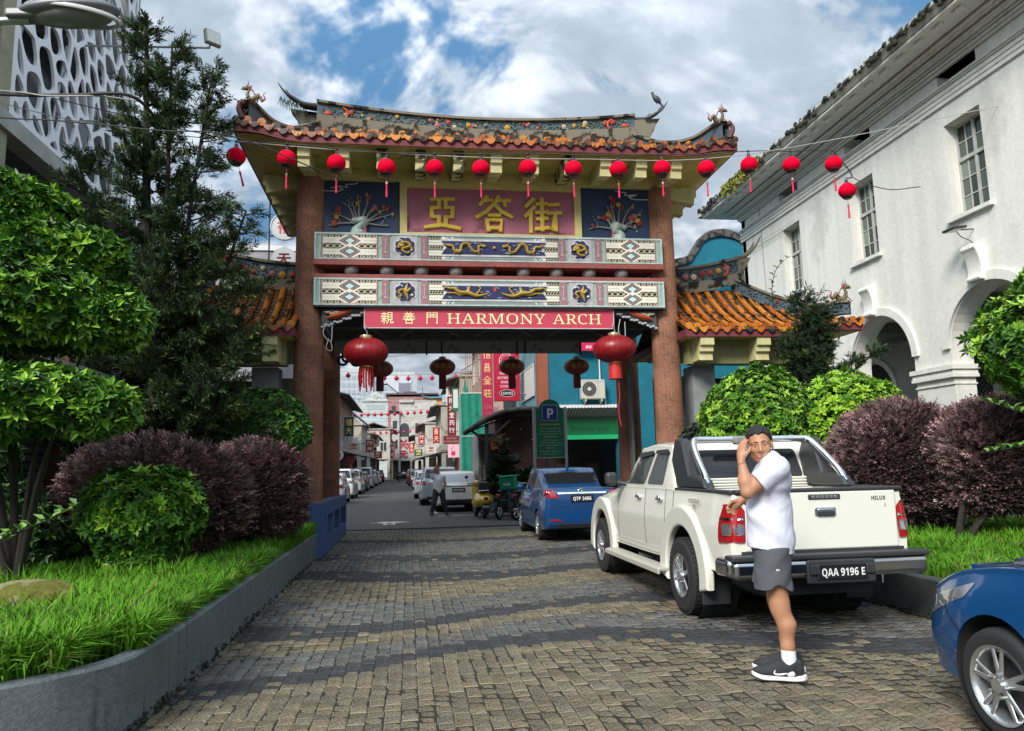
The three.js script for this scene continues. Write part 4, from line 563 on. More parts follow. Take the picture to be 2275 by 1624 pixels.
  mesh('lamp_head', rbox(0.3, 0.05, 0.36, 0.015, -0.42, 0.05, 0, 0, 0, 0.12), MT.plastic, L); mesh('lamp_face', box(0.24, 0.008, 0.3, -0.423, 0.02, 0, 0, 0, 0.12), mat([0.5, 0.5, 0.45], { rough: 0.2 }), L); mesh('bracket', [bar([-0.3, 0.04, 0], [0.0, 0.06, 0.02], 0.014, 6), tube([[-0.38, 0.0, 0], [-0.3, -0.12, 0.03], [-0.1, -0.18, 0], [0, -0.3, 0.02], [0, -0.42, 0.02]], 0.01, 5)], MT.plastic, L);
  tag(mesh('lightning_cable', tube([[X - 0.06, 10.1, -22.2], [X - 0.03, 9, -22.2], [X - 0.03, 6, -22.1], [X - 0.03, 3, -22.1]], 0.012, 5), mat([0.3, 0.3, 0.3], {})), 'thin cable running down the white wall near its far corner', 'cable');
}
function extrudeArc(z, r0, r1, sp, d, x) { const s = new THREE.Shape(); s.absarc(-z, sp, r1, 0, PI, false); s.absarc(-z, sp, r0, PI, 0, true); const g = new THREE.ExtrudeGeometry(s, { depth: d, bevelEnabled: false, curveSegments: 24 }); g.rotateY(PI / 2); g.translate(x, 0, 0); return g; }
// ---------- the building with the perforated screen on the left ----------
{
  const B = thing('screen_building', 'grey building with a white perforated facade screen at the left', 'building', [0, 0, 0]), X = -7, za = -13.35, zb = -19.05, y0 = 7.75, y1 = 17.5, W = za - zb, H = y1 - y0, R = rng(15);
  // cells of the screen: relaxed random sites, each hole a rounded cell
  const SK = 0.5, sites = []; for (let k = 0; k < 4000 && sites.length < 170; k++) { const p = [R() * W, R() * H], d = 0.3 + 0.4 * R() * R(); if (sites.every((q) => Math.hypot(q[0] - p[0], (q[1] - p[1]) * 0.85) > Math.max(d, q[2] * 0.8))) sites.push([...p, d]); }
  const met = (a, b) => { const dx = a[0] - b[0], dy = (a[1] - b[1]) + dx * SK; return [dx * 1.05, dy * 0.9]; };
  const holes = [];
  for (const c of sites) {
    let poly = [[0.12, 0.15], [W - 0.1, 0.15], [W - 0.1, H - 0.1], [0.12, H - 0.1]];
    for (const q of sites) { if (q === c || Math.hypot(q[0] - c[0], q[1] - c[1]) > 2.2) continue; const f = (p) => { const a = met(p, c), b = met(p, q); return a[0] ** 2 + a[1] ** 2 - b[0] ** 2 - b[1] ** 2; }, out = []; for (let i = 0; i < poly.length; i++) { const A = poly[i], D = poly[(i + 1) % poly.length], fa = f(A), fd = f(D); if (fa <= 0) out.push(A); if (fa * fd < 0) { const t = fa / (fa - fd); out.push([lerp(A[0], D[0], t), lerp(A[1], D[1], t)]); } } poly = out; if (poly.length < 3) break; }
    if (poly.length < 3) continue; const m = poly.reduce((a, p) => [a[0] + p[0] / poly.length, a[1] + p[1] / poly.length], [0, 0]), ins = poly.map((p) => { const d = Math.hypot(p[0] - m[0], p[1] - m[1]); const k = Math.max(0.3, 1 - (0.045 + 0.045 * R()) / d); return [m[0] + (p[0] - m[0]) * k, m[1] + (p[1] - m[1]) * k]; }), path = new THREE.Path();
    const n = ins.length, mid = (i) => [(ins[i][0] + ins[(i + 1) % n][0]) / 2, (ins[i][1] + ins[(i + 1) % n][1]) / 2]; path.moveTo(...mid(0)); for (let i = 1; i <= n; i++) path.quadraticCurveTo(...ins[i % n], ...mid(i % n)); holes.push(path);
  }
  const s = shapeOf([[0, 0], [W, 0], [W, H], [0, H]]); s.holes.push(...holes);
  const g = new THREE.ExtrudeGeometry(s, { depth: 0.06, bevelEnabled: false, curveSegments: 4 }); g.rotateY(PI / 2); g.translate(X, y0, za); const sc = mesh('facade_screen', g, mat([0.88, 0.89, 0.92], { rough: 0.4 }), B);
  mesh('glass_wall', [span(X - 1.0, X - 0.95, y0, y1, zb, za)], mat([0.03, 0.033, 0.036], { rough: 0.15 }), B);
  mesh('floor_slab', [8.0, 11.2, 14.4].map((y) => span(X - 1.2, X - 0.25, y - 0.14, y + 0.14, zb, za)), MT.concrete, B);
  const st = []; for (let i = 0; i < 9; i++) st.push(bar([X - 0.35, y0 + (i % 3) * 3.2, za - 0.4 - i * 0.6], [X - 0.35, y0 + 3.0 + (i % 3) * 3.2, za - 1.2 - i * 0.55], 0.05, 6)); mesh('screen_strut', st, MT.steel, B);
  mesh('wall', [span(X - 8, X - 1, 0, 17.5, zb - 3, zb - 2.7), span(X - 8, X - 1.2, y0, 17.5, za, zb), span(X - 0.2, X - 0.0, 6.5, 17.5, zb - 0.04, zb - 0.0), span(X - 6, X - 0.3, 0, 17.5, -13.2, -9)], mat([0.25, 0.26, 0.27], { map: T.stain, mrep: 0.3 }), B);
  mesh('corner_pillar', [span(X - 0.3, X + 0.1, 0, 17.5, -13.3, -12.9)], mat([0.55, 0.52, 0.36], { map: T.stain, mrep: 0.4 }), B);
  mesh('canopy_edge', [span(X - 0.2, X + 0.18, 7.42, 7.74, -19.1, -9)], mat([0.68, 0.68, 0.64], { map: T.stain, mrep: 0.6 }), B);
  mesh('canopy_soffit', [span(X - 4, X - 0.2, 7.44, 7.6, -19.1, -9)], mat([0.2, 0.2, 0.2], { map: T.mottle, mrep: 0.6 }), B); mesh('canopy_beam', [span(X - 1.1, X - 0.9, 7.2, 7.44, -19, -9)], mat([0.1, 0.05, 0.04], {}), B);
  mesh('shop_front', [span(X - 4.2, X - 4, 0, 7.5, -22, -9)], mat([0.035, 0.035, 0.04], { map: T.mottle, mrep: 0.5 }), B);
  for (let i = 0; i < 22; i++) mesh('shutter_slat', rbox(0.03, 0.1, 2.6, 0.012, X + 1.98, 0.35 + i * 0.115, -9.9, 0, 0, 0, 1), mat([0.07, 0.072, 0.075], { rough: 0.4, metal: 0.3 }), B);
  mesh('shop_wall', [span(X + 1.7, X + 1.95, 0, 3.4, -13, -8.4)], MT.dark, B); mesh('shop_pillar', span(X + 1.75, X + 2.2, 0, 3.6, -11.7, -11.25), mat([0.16, 0.075, 0.03], { map: T.stain, mrep: 0.8 }), B);
  mesh('shop_awning', at(box(1.6, 0.05, 4.4), X + 2.0, 3.0, -10.2, 0, 0, -0.16), mat([0.3, 0.31, 0.32], { rough: 0.5 }), B);
}
// street lamp whose head hangs in at the top left
{
  const L = thing('street_lamp', 'grey street lamp head on an arm at the upper left corner', 'street lamp', [-4.5, 0, -6.6]);
  mesh('pole', cyl(0.08, 0.06, 5.6, 0, 2.8, 0, 14), MT.steel, L); mesh('arm', tube([[0, 5.4, 0], [0.3, 5.42, 0.02], [0.8, 5.42, 0.02], [1.2, 5.47, 0.02]], 0.035, 10), MT.steel, L);
  mesh('lamp_head', [at(new THREE.SphereGeometry(0.5, 24, 14), 1.52, 5.56, 0.02, 0, 0, 0.1, [0.86, 0.17, 0.36]), rbox(0.36, 0.09, 0.16, 0.03, 1.2, 5.5, 0.02, 0, 0, 0.08)], mat([0.16, 0.165, 0.17], { rough: 0.45, metal: 0.4 }), L); mesh('lamp_rim', at(new THREE.TorusGeometry(0.38, 0.022, 8, 32), 1.55, 5.53, 0.02, PI / 2, -0.1, 0, [1.02, 0.44, 1]), mat([0.5, 0.5, 0.48], { rough: 0.4 }), L);
  mesh('lens', at(new THREE.SphereGeometry(0.42, 20, 10), 1.56, 5.52, 0.02, 0, 0, 0.1, [0.82, 0.2, 0.34]), mat([0.2, 0.21, 0.2], { rough: 0.2 }), L);
}
// floodlights on arms from the screen building
[[10.55, 'square floodlight on the topmost arm beside the perforated screen', -4.2, 0], [8.85, 'square floodlight on an arm behind the conifer, below the topmost one', -4.2, 0], [7.05, 'pale square floodlight face between the conifer branches', -5.95, 1]].forEach(([y, label, x, low]) => {
  const z = -15.5, xx = x, F = thing('arm_floodlight', label, 'floodlight', [xx, y, z]);
  mesh('arm', bar([-2.6, 0.02, -0.3], [0.02, -0.05, 0], 0.026, 8), MT.steel, F); mesh('lamp_head', rbox(0.1, 0.36, 0.34, 0.02, 0.06, 0.17, 0, 0, -0.9, 0.25), mat([0.35, 0.35, 0.3], {}), F); mesh('lamp_face', at(box(0.012, 0.3, 0.28), 0.06, 0.17, 0, 0, -0.9, 0.25).translate(0.04, -0.0, 0.045), mat([0.62, 0.64, 0.58], { rough: 0.25 }), F); mesh('yoke', bar([0, -0.06, 0], [0.04, 0.06, 0], 0.02, 6), MT.steel, F);
});
// ---------- planted beds: walls, soil, grass, shrubs, trees ----------
const bedWallM = mat([0.19, 0.225, 0.235], { map: tex(640, (u, v) => { const m = fbm(u * 6, v * 6, 119, 6, 6), s = fbm(u * 40, v * 2, 129, 2, 40), f = vnoise(u * 200, v * 200, 113, 200); const k = 0.82 + 0.26 * (m - 0.5) + 0.16 * (f - 0.5) - 0.24 * step(0.55, 0.78, s * 0.6 + m * 0.4); return [k, k, k]; }), mrep: 0.45, bump: T.fine, brep: 4, bs: 0.004, rough: 0.85 });
function wallAlong(name, label, pts, h, t, m, base) {
  const c = new THREE.CatmullRomCurve3(pts.map((p) => V(p[0], 0, p[1])), false, 'catmullrom', 0.35), n = 60, P = c.getPoints(n), T2 = P.map((p, i) => P[Math.min(n, i + 1)].clone().sub(P[Math.max(0, i - 1)]).normalize());
  const off = (i, d, y) => [P[i].x + T2[i].z * d, y, P[i].z - T2[i].x * d], sec = [[0, -0.1], [0, h - 0.015], [0.015, h], [t - 0.015, h], [t, h - 0.015], [t, -0.1]];
  const g = surf(n, 5, (u, v) => { const i = Math.round(u * n), s = sec[Math.round(v * 5)]; return off(i, s[0], s[1]); }).toNonIndexed(); g.computeVertexNormals();
  const o = thing(name, label, 'low wall', [0, 0, 0]); mesh('wall_body', g, m, o);
  // grime and moss growing along the foot of the wall
  const R = rng(base), gm = []; for (let i = 0; i < 1500; i++) { const k = Math.floor(R() * n); if (R() > 1.7 * fbm(k * 0.5, 3, 9, 3) - 0.3) continue; const q = off(k, -0.002 - 0.05 * R() * R() * R(), 0), hh = 0.05 + 0.07 * fbm(k * 0.35, 2, 8, 3) * R(); gm.push(at(new THREE.IcosahedronGeometry(0.006 + 0.012 * R() * R(), 0), q[0] + 0.012 * (R() - 0.5), R() * R() * hh, q[2] + 0.2 * (R() - 0.5), R() * 3, R() * 3)); }
  mesh('wall_moss', gm, mat([0.028, 0.03, 0.022], { rough: 1 }), o).userData.kind = 'stuff'; return o;
}
const soilM = mat([0.045, 0.038, 0.026], { map: T.grit, mrep: 1.5, rough: 1 });
wallAlong('bed_wall', 'grey painted low wall curving along the grass bed at the left', [[-1.57, -13.6], [-1.57, -11], [-1.57, -8], [-1.56, -5.6], [-1.6, -4.75], [-1.86, -4.38], [-2.4, -4.0], [-3.4, -3.3]].reverse(), 0.42, 0.13, bedWallM, 3);
wallAlong('bed_wall', 'dark grey low wall behind the pickup and the near blue car', [[4.76, -13.9], [4.76, -10], [4.76, -7], [4.8, -5.4], [5.3, -4.6], [6.4, -4.2]], 0.36, 0.13, mat([0.075, 0.078, 0.082], { map: T.stain, mrep: 0.6, bump: T.fine, brep: 4, bs: 0.004 }), 4);
{ const s = (pts, y) => { const g = extrude(pts.map((p) => [p[0], -p[1]]), 0.2); g.rotateX(-PI / 2); g.translate(0, y - 0.2, 0); return g; };
  struct('flower_bed', s([[-1.66, -13.75], [-9, -13.75], [-9, -3.4], [-3.4, -3.5], [-1.95, -4.5], [-1.7, -4.9]].reverse(), 0.38), soilM);
  struct('flower_bed', s([[4.86, -14.2], [4.86, -5.4], [5.4, -4.7], [6.5, -4.3], [11.4, -4.3], [11.4, -14.2]], 0.32), soilM); }
const leafMat = (o = {}) => mat([1, 1, 1], { rough: 0.48, side: THREE.DoubleSide, specularIntensity: 0.7, metric: false, ...o });
function leaf(L, W, dir, up, base = [0, 0, 0], fold = 0.2) {       // folded diamond leaf along dir
  const d = V(...dir).normalize(), s = V().crossVectors(d, V(...up)).normalize(), n = V().crossVectors(s, d), b = V(...base), t = b.clone().addScaledVector(d, L).addScaledVector(n, -0.12 * L), m = b.clone().addScaledVector(d, L * 0.52), l = m.clone().addScaledVector(s, W / 2).addScaledVector(n, fold * W), r = m.clone().addScaledVector(s, -W / 2).addScaledVector(n, fold * W);
  return [b, r, t, b, t, l].flatMap((p) => [p.x, p.y, p.z]);
}
const tris = (arr) => { const g = new THREE.BufferGeometry(); g.setAttribute('position', new THREE.Float32BufferAttribute(arr.flat(), 3)); g.computeVertexNormals(); return g; };
const SPRIG = {
  rosette: (L, n = 7, w = 0.42, seed = 1) => { const R = rng(seed), a = []; for (let i = 0; i < n; i++) { const t = i * 2.4, e = i < 3 ? 1.0 : 0.35 + 0.3 * R(); a.push(leaf(L * (0.75 + 0.4 * R()), L * w, [Math.cos(t), e, Math.sin(t)], [0, 1, 0], [0, -L * 0.12 * i / n, 0])); } return tris(a); },
  twig: (L, n = 9, w = 0.5, seed = 2) => { const R = rng(seed), a = []; for (let i = 0; i < n; i++) { const t = i / n, s = i % 2 ? 1 : -1; a.push(leaf(L * 0.42, L * 0.42 * w, [0.4 + 0.3 * R(), 0.1 + 0.5 * (R() - 0.4), s], [0, 1, 0], [t * L, 0.04 * L * Math.sin(i), 0])); } a.push(leaf(L * 0.4, L * 0.2, [1, 0.25, 0], [0, 1, 0], [L, 0, 0])); return tris(a); },
  needle: (L, n = 18, seed = 3) => { const R = rng(seed), a = []; for (let i = 0; i < n; i++) { const t = R(), an = R() * 6.28; a.push(leaf(L * (0.5 + 0.35 * R()), 0.016, [0.9, 0.8 * Math.cos(an), 0.8 * Math.sin(an)], [0.1, 1, 0.3], [t * L, 0, 0], 0)); } a.push(leaf(L * 1.1, 0.012, [1, 0, 0], [0, 1, 0])); return tris(a); },
  grass: (L, n = 13, seed = 4) => { const R = rng(seed), a = []; for (let i = 0; i < n; i++) { const an = R() * 6.28, l = L * (0.5 + 0.6 * R()), lean = 0.15 + 0.55 * R(), b = V(Math.cos(an), 0, Math.sin(an)), s = V(-b.z, 0, b.x).multiplyScalar(0.0028 + 0.0018 * R()), o = b.clone().multiplyScalar(0.03 * R()), m = o.clone().addScaledVector(b, l * lean * 0.4).add(V(0, l * 0.6, 0)), t = o.clone().addScaledVector(b, l * lean * 1.25).add(V(0, l * (0.95 - lean * 0.45), 0)); const q = [o.clone().sub(s), o.clone().add(s), m.clone().add(s), o.clone().sub(s), m.clone().add(s), m.clone().sub(s), m.clone().sub(s), m.clone().add(s), t]; a.push(q.flatMap((p) => [p.x, p.y, p.z])); } return tris(a); },
};
const blend = (a, b, t) => a.map((x, i) => lerp(x, b[i], t));
function scatter(name, parent, geos, m, list) {                     // list of { p, q (quaternion), s, c }
  const o3 = new THREE.Object3D(); geos.forEach((g, k) => { const part = list.filter((_, i) => i % geos.length === k), im = new THREE.InstancedMesh(g, m, part.length); im.name = parent === scene ? numbered(name) : name; im.userData.kind = 'stuff'; im.castShadow = im.receiveShadow = true;
    part.forEach((l, i) => { o3.position.copy(l.p); o3.quaternion.copy(l.q); o3.scale.setScalar(l.s); o3.updateMatrix(); im.setMatrixAt(i, o3.matrix); im.setColorAt(i, new THREE.Color().setRGB(...l.c)); }); parent.add(im); });
}
function crown(parent, blobs, o) {
  const { geos, n, lo, hi, tip, tipShare = 0.12, seed, depth = 0.42, rough = 0.17, scale = [0.6, 1.35], axis = 'y', flatten = 0, m = leafMat(), clip } = o, R = rng(seed), list = [], areas = blobs.map((b) => (b[3] * b[4] + b[4] * b[5] + b[3] * b[5])), tot = areas.reduce((a, b) => a + b, 0), up = V(0, 1, 0), ax = axis === 'x' ? V(1, 0, 0) : up;
  for (let k = 0; k < n; k++) {
    let r = R() * tot, bi = 0; while (r > areas[bi] && bi < blobs.length - 1) r -= areas[bi++]; const b = blobs[bi], u = R() * 2 - 1, a = R() * 6.283, h = Math.sqrt(1 - u * u), d = V(h * Math.cos(a), u, h * Math.sin(a));
    const nz = fbm(d.x * 2.2 + b[0] * 3 + 7, d.y * 2.2 + d.z * 2.9 + b[2], seed, 4) - 0.5, inn = R() ** 2.2, rr = 1 + rough * 2 * nz + 0.5 * rough * (vnoise(d.x * 6 + b[0] * 5, d.y * 6 + d.z * 7, seed + 5) - 0.5) - depth * inn + 0.07 * (R() - 0.35);
    const p = V(b[0] + d.x * b[3] * rr, b[1] + d.y * b[4] * rr, b[2] + d.z * b[5] * rr); let hid = false; for (let j = 0; j < blobs.length; j++) if (j !== bi) { const q = blobs[j], e = ((p.x - q[0]) / q[3]) ** 2 + ((p.y - q[1]) / q[4]) ** 2 + ((p.z - q[2]) / q[5]) ** 2; if (e < 0.55) hid = true; }
    if (hid || (clip && !clip(p))) continue;
    const nrm = V(d.x / b[3], d.y / b[4], d.z / b[5]).normalize(), dir = nrm.clone().multiplyScalar(0.9).add(V(R() - 0.5, (R() - 0.5) + 0.35, R() - 0.5).multiplyScalar(0.9)); if (flatten) dir.y *= 1 - flatten; dir.normalize();
    const q = new THREE.Quaternion().setFromUnitVectors(ax, dir).multiply(new THREE.Quaternion().setFromAxisAngle(ax, flatten ? (R() - 0.5) * 0.8 : R() * 6.28)), isTip = tip && R() < tipShare;
    list.push({ p, q, s: lerp(scale[0], scale[1], R()) * (isTip ? 1.1 : 1), c: isTip ? blend(hi, tip, 0.4 + 0.6 * R()) : blend(lo, hi, R()) });
  }
  scatter('crown', parent, geos, m, list);
}
function stems(parent, base, blobs, r, n, seed, name = 'trunk') { const R = rng(seed), g = []; blobs.forEach((b) => { for (let i = 0; i < n; i++) { const e = [b[0] + b[3] * 0.6 * (R() - 0.5) * 2, b[1] + b[4] * 0.3 * R(), b[2] + b[5] * 0.6 * (R() - 0.5) * 2], m1 = [lerp(base[0], e[0], 0.25) + 0.05 * (R() - 0.5), lerp(base[1], e[1], 0.4), lerp(base[2], e[2], 0.25)], m2 = [lerp(base[0], e[0], 0.65) + 0.1 * (R() - 0.5), lerp(base[1], e[1], 0.72) + 0.05 * R(), lerp(base[2], e[2], 0.65) + 0.1 * (R() - 0.5)]; g.push(taperTube([base, m1, m2, e], (t) => r * (1 - 0.8 * t), 7, 14)); } }); return mesh(name, g, MT.bark, parent); }
const ros = [1, 2, 3].map((s) => SPRIG.rosette(0.085, 7, 0.5, s)), rosBig = [4, 5, 6].map((s) => SPRIG.rosette(0.095, 8, 0.5, s)), lor = [1, 2, 3].map((s) => SPRIG.twig(0.105, 9, 0.55, s)), need = [1, 2, 3].map((s) => SPRIG.needle(0.13, 20, s));
const G1 = [0.016, 0.055, 0.008], G2 = [0.085, 0.23, 0.018], G3 = [0.25, 0.45, 0.03], P1 = [0.065, 0.045, 0.042], P2 = [0.2, 0.125, 0.12], P3 = [0.36, 0.2, 0.21];
function shrub(name, label, base, blobs, o) { const t = thing(name, label, o.cat ?? 'shrub', base); const rel = blobs.map((b) => [b[0] - base[0], b[1] - base[1], b[2] - base[2], b[3], b[4], b[5]]); stems(t, [0, -0.05, 0], rel, o.r ?? 0.03, o.st ?? 4, o.seed); crown(t, rel, o); return t; }
const green = (o) => ({ geos: ros, lo: G1, hi: G2, tip: G3, ...o }), purple = (o) => ({ geos: lor, lo: P1, hi: P2, tip: P3, axis: 'x', flatten: 0.65, rough: 0.06, depth: 0.22, m: leafMat({ rough: 0.7 }), ...o });
shrub('round_shrub', 'round clipped bright green shrub in front of the purple shrubs at the left', [-2.68, 0.4, -8.1], [[-2.63, 1.1, -8.0, 0.56, 0.4, 0.55], [-2.6, 0.75, -8.0, 0.36, 0.3, 0.36]], green({ n: 3600, seed: 11, tipShare: 0.2 }));
shrub('purple_shrub', 'broad domed purple shrub behind the round green one, left bed', [-2.85, 0.4, -9.8], [[-3.05, 1.3, -9.5, 0.9, 0.56, 0.75], [-2.5, 1.15, -9.6, 0.5, 0.5, 0.6], [-3.0, 0.85, -9.5, 0.7, 0.3, 0.6]], purple({ n: 13000, seed: 12, tipShare: 0.2, r: 0.04 }));
shrub('purple_shrub', 'smaller purple shrub beside the blue plinth and the left column', [-2.2, 0.4, -10.9], [[-2.15, 1.28, -10.8, 0.66, 0.58, 0.6], [-2.0, 0.95, -10.8, 0.5, 0.35, 0.5]], purple({ n: 9000, seed: 13, tipShare: 0.2, r: 0.04 }));
shrub('cloud_tree', 'clipped cloud shaped green shrub leaning against the left column', [-2.0, 0.4, -12.6], [[-2.35, 2.4, -12.6, 0.62, 0.38, 0.5], [-1.95, 2.15, -12.5, 0.34, 0.34, 0.34], [-2.75, 2.1, -12.4, 0.42, 0.24, 0.36], [-2.3, 1.85, -12.4, 0.3, 0.2, 0.3]], green({ n: 4600, seed: 14, r: 0.05, st: 3, lo: [0.022, 0.075, 0.014], hi: [0.06, 0.18, 0.03], tip: [0.16, 0.32, 0.035] }));
shrub('cloud_tree', 'tall cloud pruned green tree with two leafy tiers at the left edge', [-3.5, 0.4, -7.4], [[-3.4, 3.0, -7.2, 0.86, 0.36, 0.8], [-3.6, 3.42, -7.2, 0.85, 0.4, 0.75], [-3.75, 3.88, -7.2, 0.6, 0.36, 0.55], [-4.2, 3.3, -7.3, 0.7, 0.7, 0.8], [-2.8, 2.88, -7.1, 0.4, 0.26, 0.4], [-3.0, 3.45, -7.1, 0.36, 0.25, 0.36], [-3.3, 2.14, -7.0, 0.72, 0.26, 0.65], [-2.75, 2.05, -6.9, 0.36, 0.2, 0.36], [-3.9, 2.1, -7.1, 0.6, 0.34, 0.7]], green({ geos: rosBig, n: 21000, seed: 15, tipShare: 0.22, r: 0.036, st: 1, cat: 'tree', rough: 0.12, depth: 0.4 }));
shrub('dark_shrub', 'dark green shrub behind the round green one at the left edge', [-4.5, 0.4, -8.9], [[-4.6, 1.0, -8.8, 0.7, 0.5, 0.5], [-4.9, 1.5, -9.0, 0.6, 0.5, 0.5], [-4.0, 0.8, -8.6, 0.4, 0.3, 0.4]], green({ n: 3500, seed: 23, lo: [0.015, 0.04, 0.012], hi: [0.04, 0.1, 0.02], tip: [0.08, 0.16, 0.03] }));
shrub('hedge_shrub', 'bright green clipped hedge dome behind the cab of the pickup', [5.8, 0.3, -11.9], [[5.72, 2.2, -11.6, 0.88, 0.78, 0.8], [5.3, 1.8, -11.5, 0.55, 0.55, 0.55], [6.1, 1.7, -11.5, 0.8, 0.6, 0.6]], green({ n: 8000, seed: 16, tipShare: 0.25, lo: G1, hi: [0.11, 0.27, 0.025], tip: [0.3, 0.48, 0.04] }));
shrub('hedge_shrub', 'bright yellow-green clipped hedge dome right of the man behind the pickup', [7.1, 0.3, -11.6], [[7.1, 2.12, -11.3, 0.86, 0.72, 0.8], [7.35, 1.75, -11.2, 0.7, 0.55, 0.6], [6.55, 1.6, -11.2, 0.6, 0.5, 0.5]], green({ n: 8000, seed: 17, tipShare: 0.4, lo: [0.05, 0.14, 0.014], hi: [0.15, 0.34, 0.025], tip: [0.34, 0.52, 0.04] }));
shrub('purple_shrub', 'purple domed shrub behind the roll bar of the pickup', [7.0, 0.3, -9.9], [[7.05, 1.5, -9.9, 0.98, 0.72, 0.75], [6.4, 1.15, -10.0, 0.7, 0.5, 0.6], [7.2, 1.1, -9.8, 0.8, 0.5, 0.6]], purple({ n: 17000, seed: 18, tipShare: 0.2, r: 0.05, st: 1 }));
shrub('purple_shrub', 'purple shrub on a dark forked trunk at the right edge', [6.85, 0.3, -8.75], [[7.95, 1.5, -8.9, 1.05, 0.7, 0.75], [8.6, 1.3, -9.0, 0.8, 0.6, 0.6], [7.5, 1.2, -8.9, 0.5, 0.45, 0.5]], purple({ n: 17000, seed: 19, tipShare: 0.2, r: 0.05, st: 1 }));
shrub('purple_shrub', 'low dark shrub between the right column and the hedge', [5.1, 0.3, -12.6], [[5.1, 1.75, -12.5, 0.4, 0.4, 0.4], [5.2, 1.3, -12.5, 0.45, 0.5, 0.4]], green({ n: 3000, seed: 20, lo: [0.02, 0.03, 0.02], hi: [0.04, 0.055, 0.03], tip: null }));
shrub('broadleaf_tree', 'leafy green tree reaching in at the right edge above the purple shrub', [7.9, 0.3, -7.6], [[7.45, 2.75, -7.5, 0.92, 0.62, 0.7], [7.75, 3.25, -7.5, 0.7, 0.55, 0.6], [7.6, 2.2, -7.4, 0.6, 0.4, 0.5], [8.2, 2.7, -7.6, 0.8, 0.9, 0.8]], green({ geos: [7, 8].map((s) => SPRIG.rosette(0.11, 8, 0.4, s)), n: 5200, seed: 21, cat: 'tree', r: 0.06, tipShare: 0.3, rough: 0.25, tip: [0.28, 0.46, 0.05] }));
// single leafy sprays poking into view
function spray(label, pts, n, L, cols, seed) { const t = thing('leafy_branch', label, 'branch', pts[0]), rel = pts.map((p) => [p[0] - pts[0][0], p[1] - pts[0][1], p[2] - pts[0][2]]), c = new THREE.CatmullRomCurve3(rel.map((p) => V(...p))), R = rng(seed); mesh('twig', taperTube(rel, (q) => 0.009 * (1 - q) + 0.003, 5), MT.bark, t); for (let i = 0; i < n; i++) { const q = 0.1 + 0.9 * i / n, p = c.getPointAt(Math.min(1, q)), a = i * 2.4; mesh('leaf', tris([leaf(L * (0.8 + 0.4 * R()), L * 0.5, [Math.cos(a), 0.5 + 0.4 * R(), Math.sin(a)], [0, 1, 0.2], [p.x, p.y, p.z])]), cols[i % cols.length], t); } }
const lm = [[0.06, 0.17, 0.02], [0.12, 0.27, 0.03], [0.2, 0.34, 0.04]].map((c) => mat(c, { rough: 0.5, side: THREE.DoubleSide, transmission: 0.3 }));
spray('light green leafy spray reaching in from the left edge above the grass', [[-2.75, 0.98, -4.8], [-2.4, 1.1, -4.8], [-2.15, 1.2, -4.85], [-1.98, 1.3, -4.9]], 34, 0.085, lm, 5);
spray('second light green spray at the left edge, lower and shorter', [[-2.75, 0.9, -4.7], [-2.5, 1.05, -4.7], [-2.3, 1.1, -4.75]], 22, 0.08, lm, 6);
spray('pale leafy shoot in front of the purple shrub at the right edge', [[6.2, 1.75, -6.3], [5.75, 1.9, -6.4], [5.5, 2.0, -6.45]], 26, 0.11, lm, 7);
spray('pale shoot dropping below the other one at the right edge', [[6.2, 1.6, -6.3], [5.8, 1.55, -6.4], [5.45, 1.5, -6.45]], 24, 0.11, lm, 8);
spray('bright young shoots at the edge of the smaller purple shrub by the plinth', [[-1.85, 0.7, -11.4], [-1.75, 0.95, -11.8], [-1.7, 1.2, -12.2]], 30, 0.1, lm, 9);
spray('thin weed sprouting from the pavilion roof in front of the sash window', [[7.5, 4.6, -14.2], [7.5, 5.1, -14.2], [7.65, 5.5, -14.2], [7.95, 5.75, -14.2]], 18, 0.13, lm, 10);
// conifers: leaders with many drooping branches of needles
function conifer(name, label, base, leaders, o) {
  const t = thing(name, label, 'tree', base), R = rng(o.seed), wood = [], list = [], ax = V(1, 0, 0);
  for (const [bx, by, bz, tx, ty, tz, r, len] of leaders) {
    const A = V(bx, by, bz).sub(V(...base)), Bq = V(tx, ty, tz).sub(V(...base)), H = Bq.y - A.y; wood.push(taperTube([A.toArray(), A.clone().lerp(Bq, 0.5).add(V(0.06 * (R() - 0.5), 0, 0.06)).toArray(), Bq.toArray()], (q) => r * (1 - 0.85 * q) + 0.006, 7, 16));
    const nb = Math.round(H * o.per); for (let i = 0; i < nb; i++) {
      const q = (o.from ?? 0.12) + (1 - (o.from ?? 0.12)) * (i + R()) / nb, p = A.clone().lerp(Bq, q), a = R() * 6.28, L = len * (1 - q) ** 0.75 * (0.55 + 0.75 * R()) + 0.16, rise = 0.2 + 0.5 * R(), e = p.clone().add(V(Math.cos(a) * L, L * rise * 0.7, Math.sin(a) * L * 0.9)), m1 = p.clone().lerp(e, 0.5).add(V(0, -0.05 * L, 0));
      wood.push(taperTube([p.toArray(), m1.toArray(), e.toArray()], (w) => 0.012 * (1 - w) + 0.003, 4, 6));
      const c = new THREE.QuadraticBezierCurve3(p, m1, e), ns = Math.round(L * o.dens) + 3; for (let k = 0; k < ns; k++) { const w = 0.15 + 0.85 * (k + R()) / ns, s = c.getPoint(w).add(V(R() - 0.5, R() - 0.5, R() - 0.5).multiplyScalar(0.13)), d = e.clone().sub(p).normalize().add(V(R() - 0.5, R() - 0.25, R() - 0.5).multiplyScalar(1.3)).normalize(); list.push({ p: s, q: new THREE.Quaternion().setFromUnitVectors(ax, d), s: 0.75 + 0.6 * R(), c: R() < o.tips ? blend(o.hi, o.tip, R()) : blend(o.lo, o.hi, R()) }); }
    }
  }
  mesh('trunk', wood, MT.bark, t); scatter('crown', t, need, leafMat({ rough: 0.7 }), list);
}
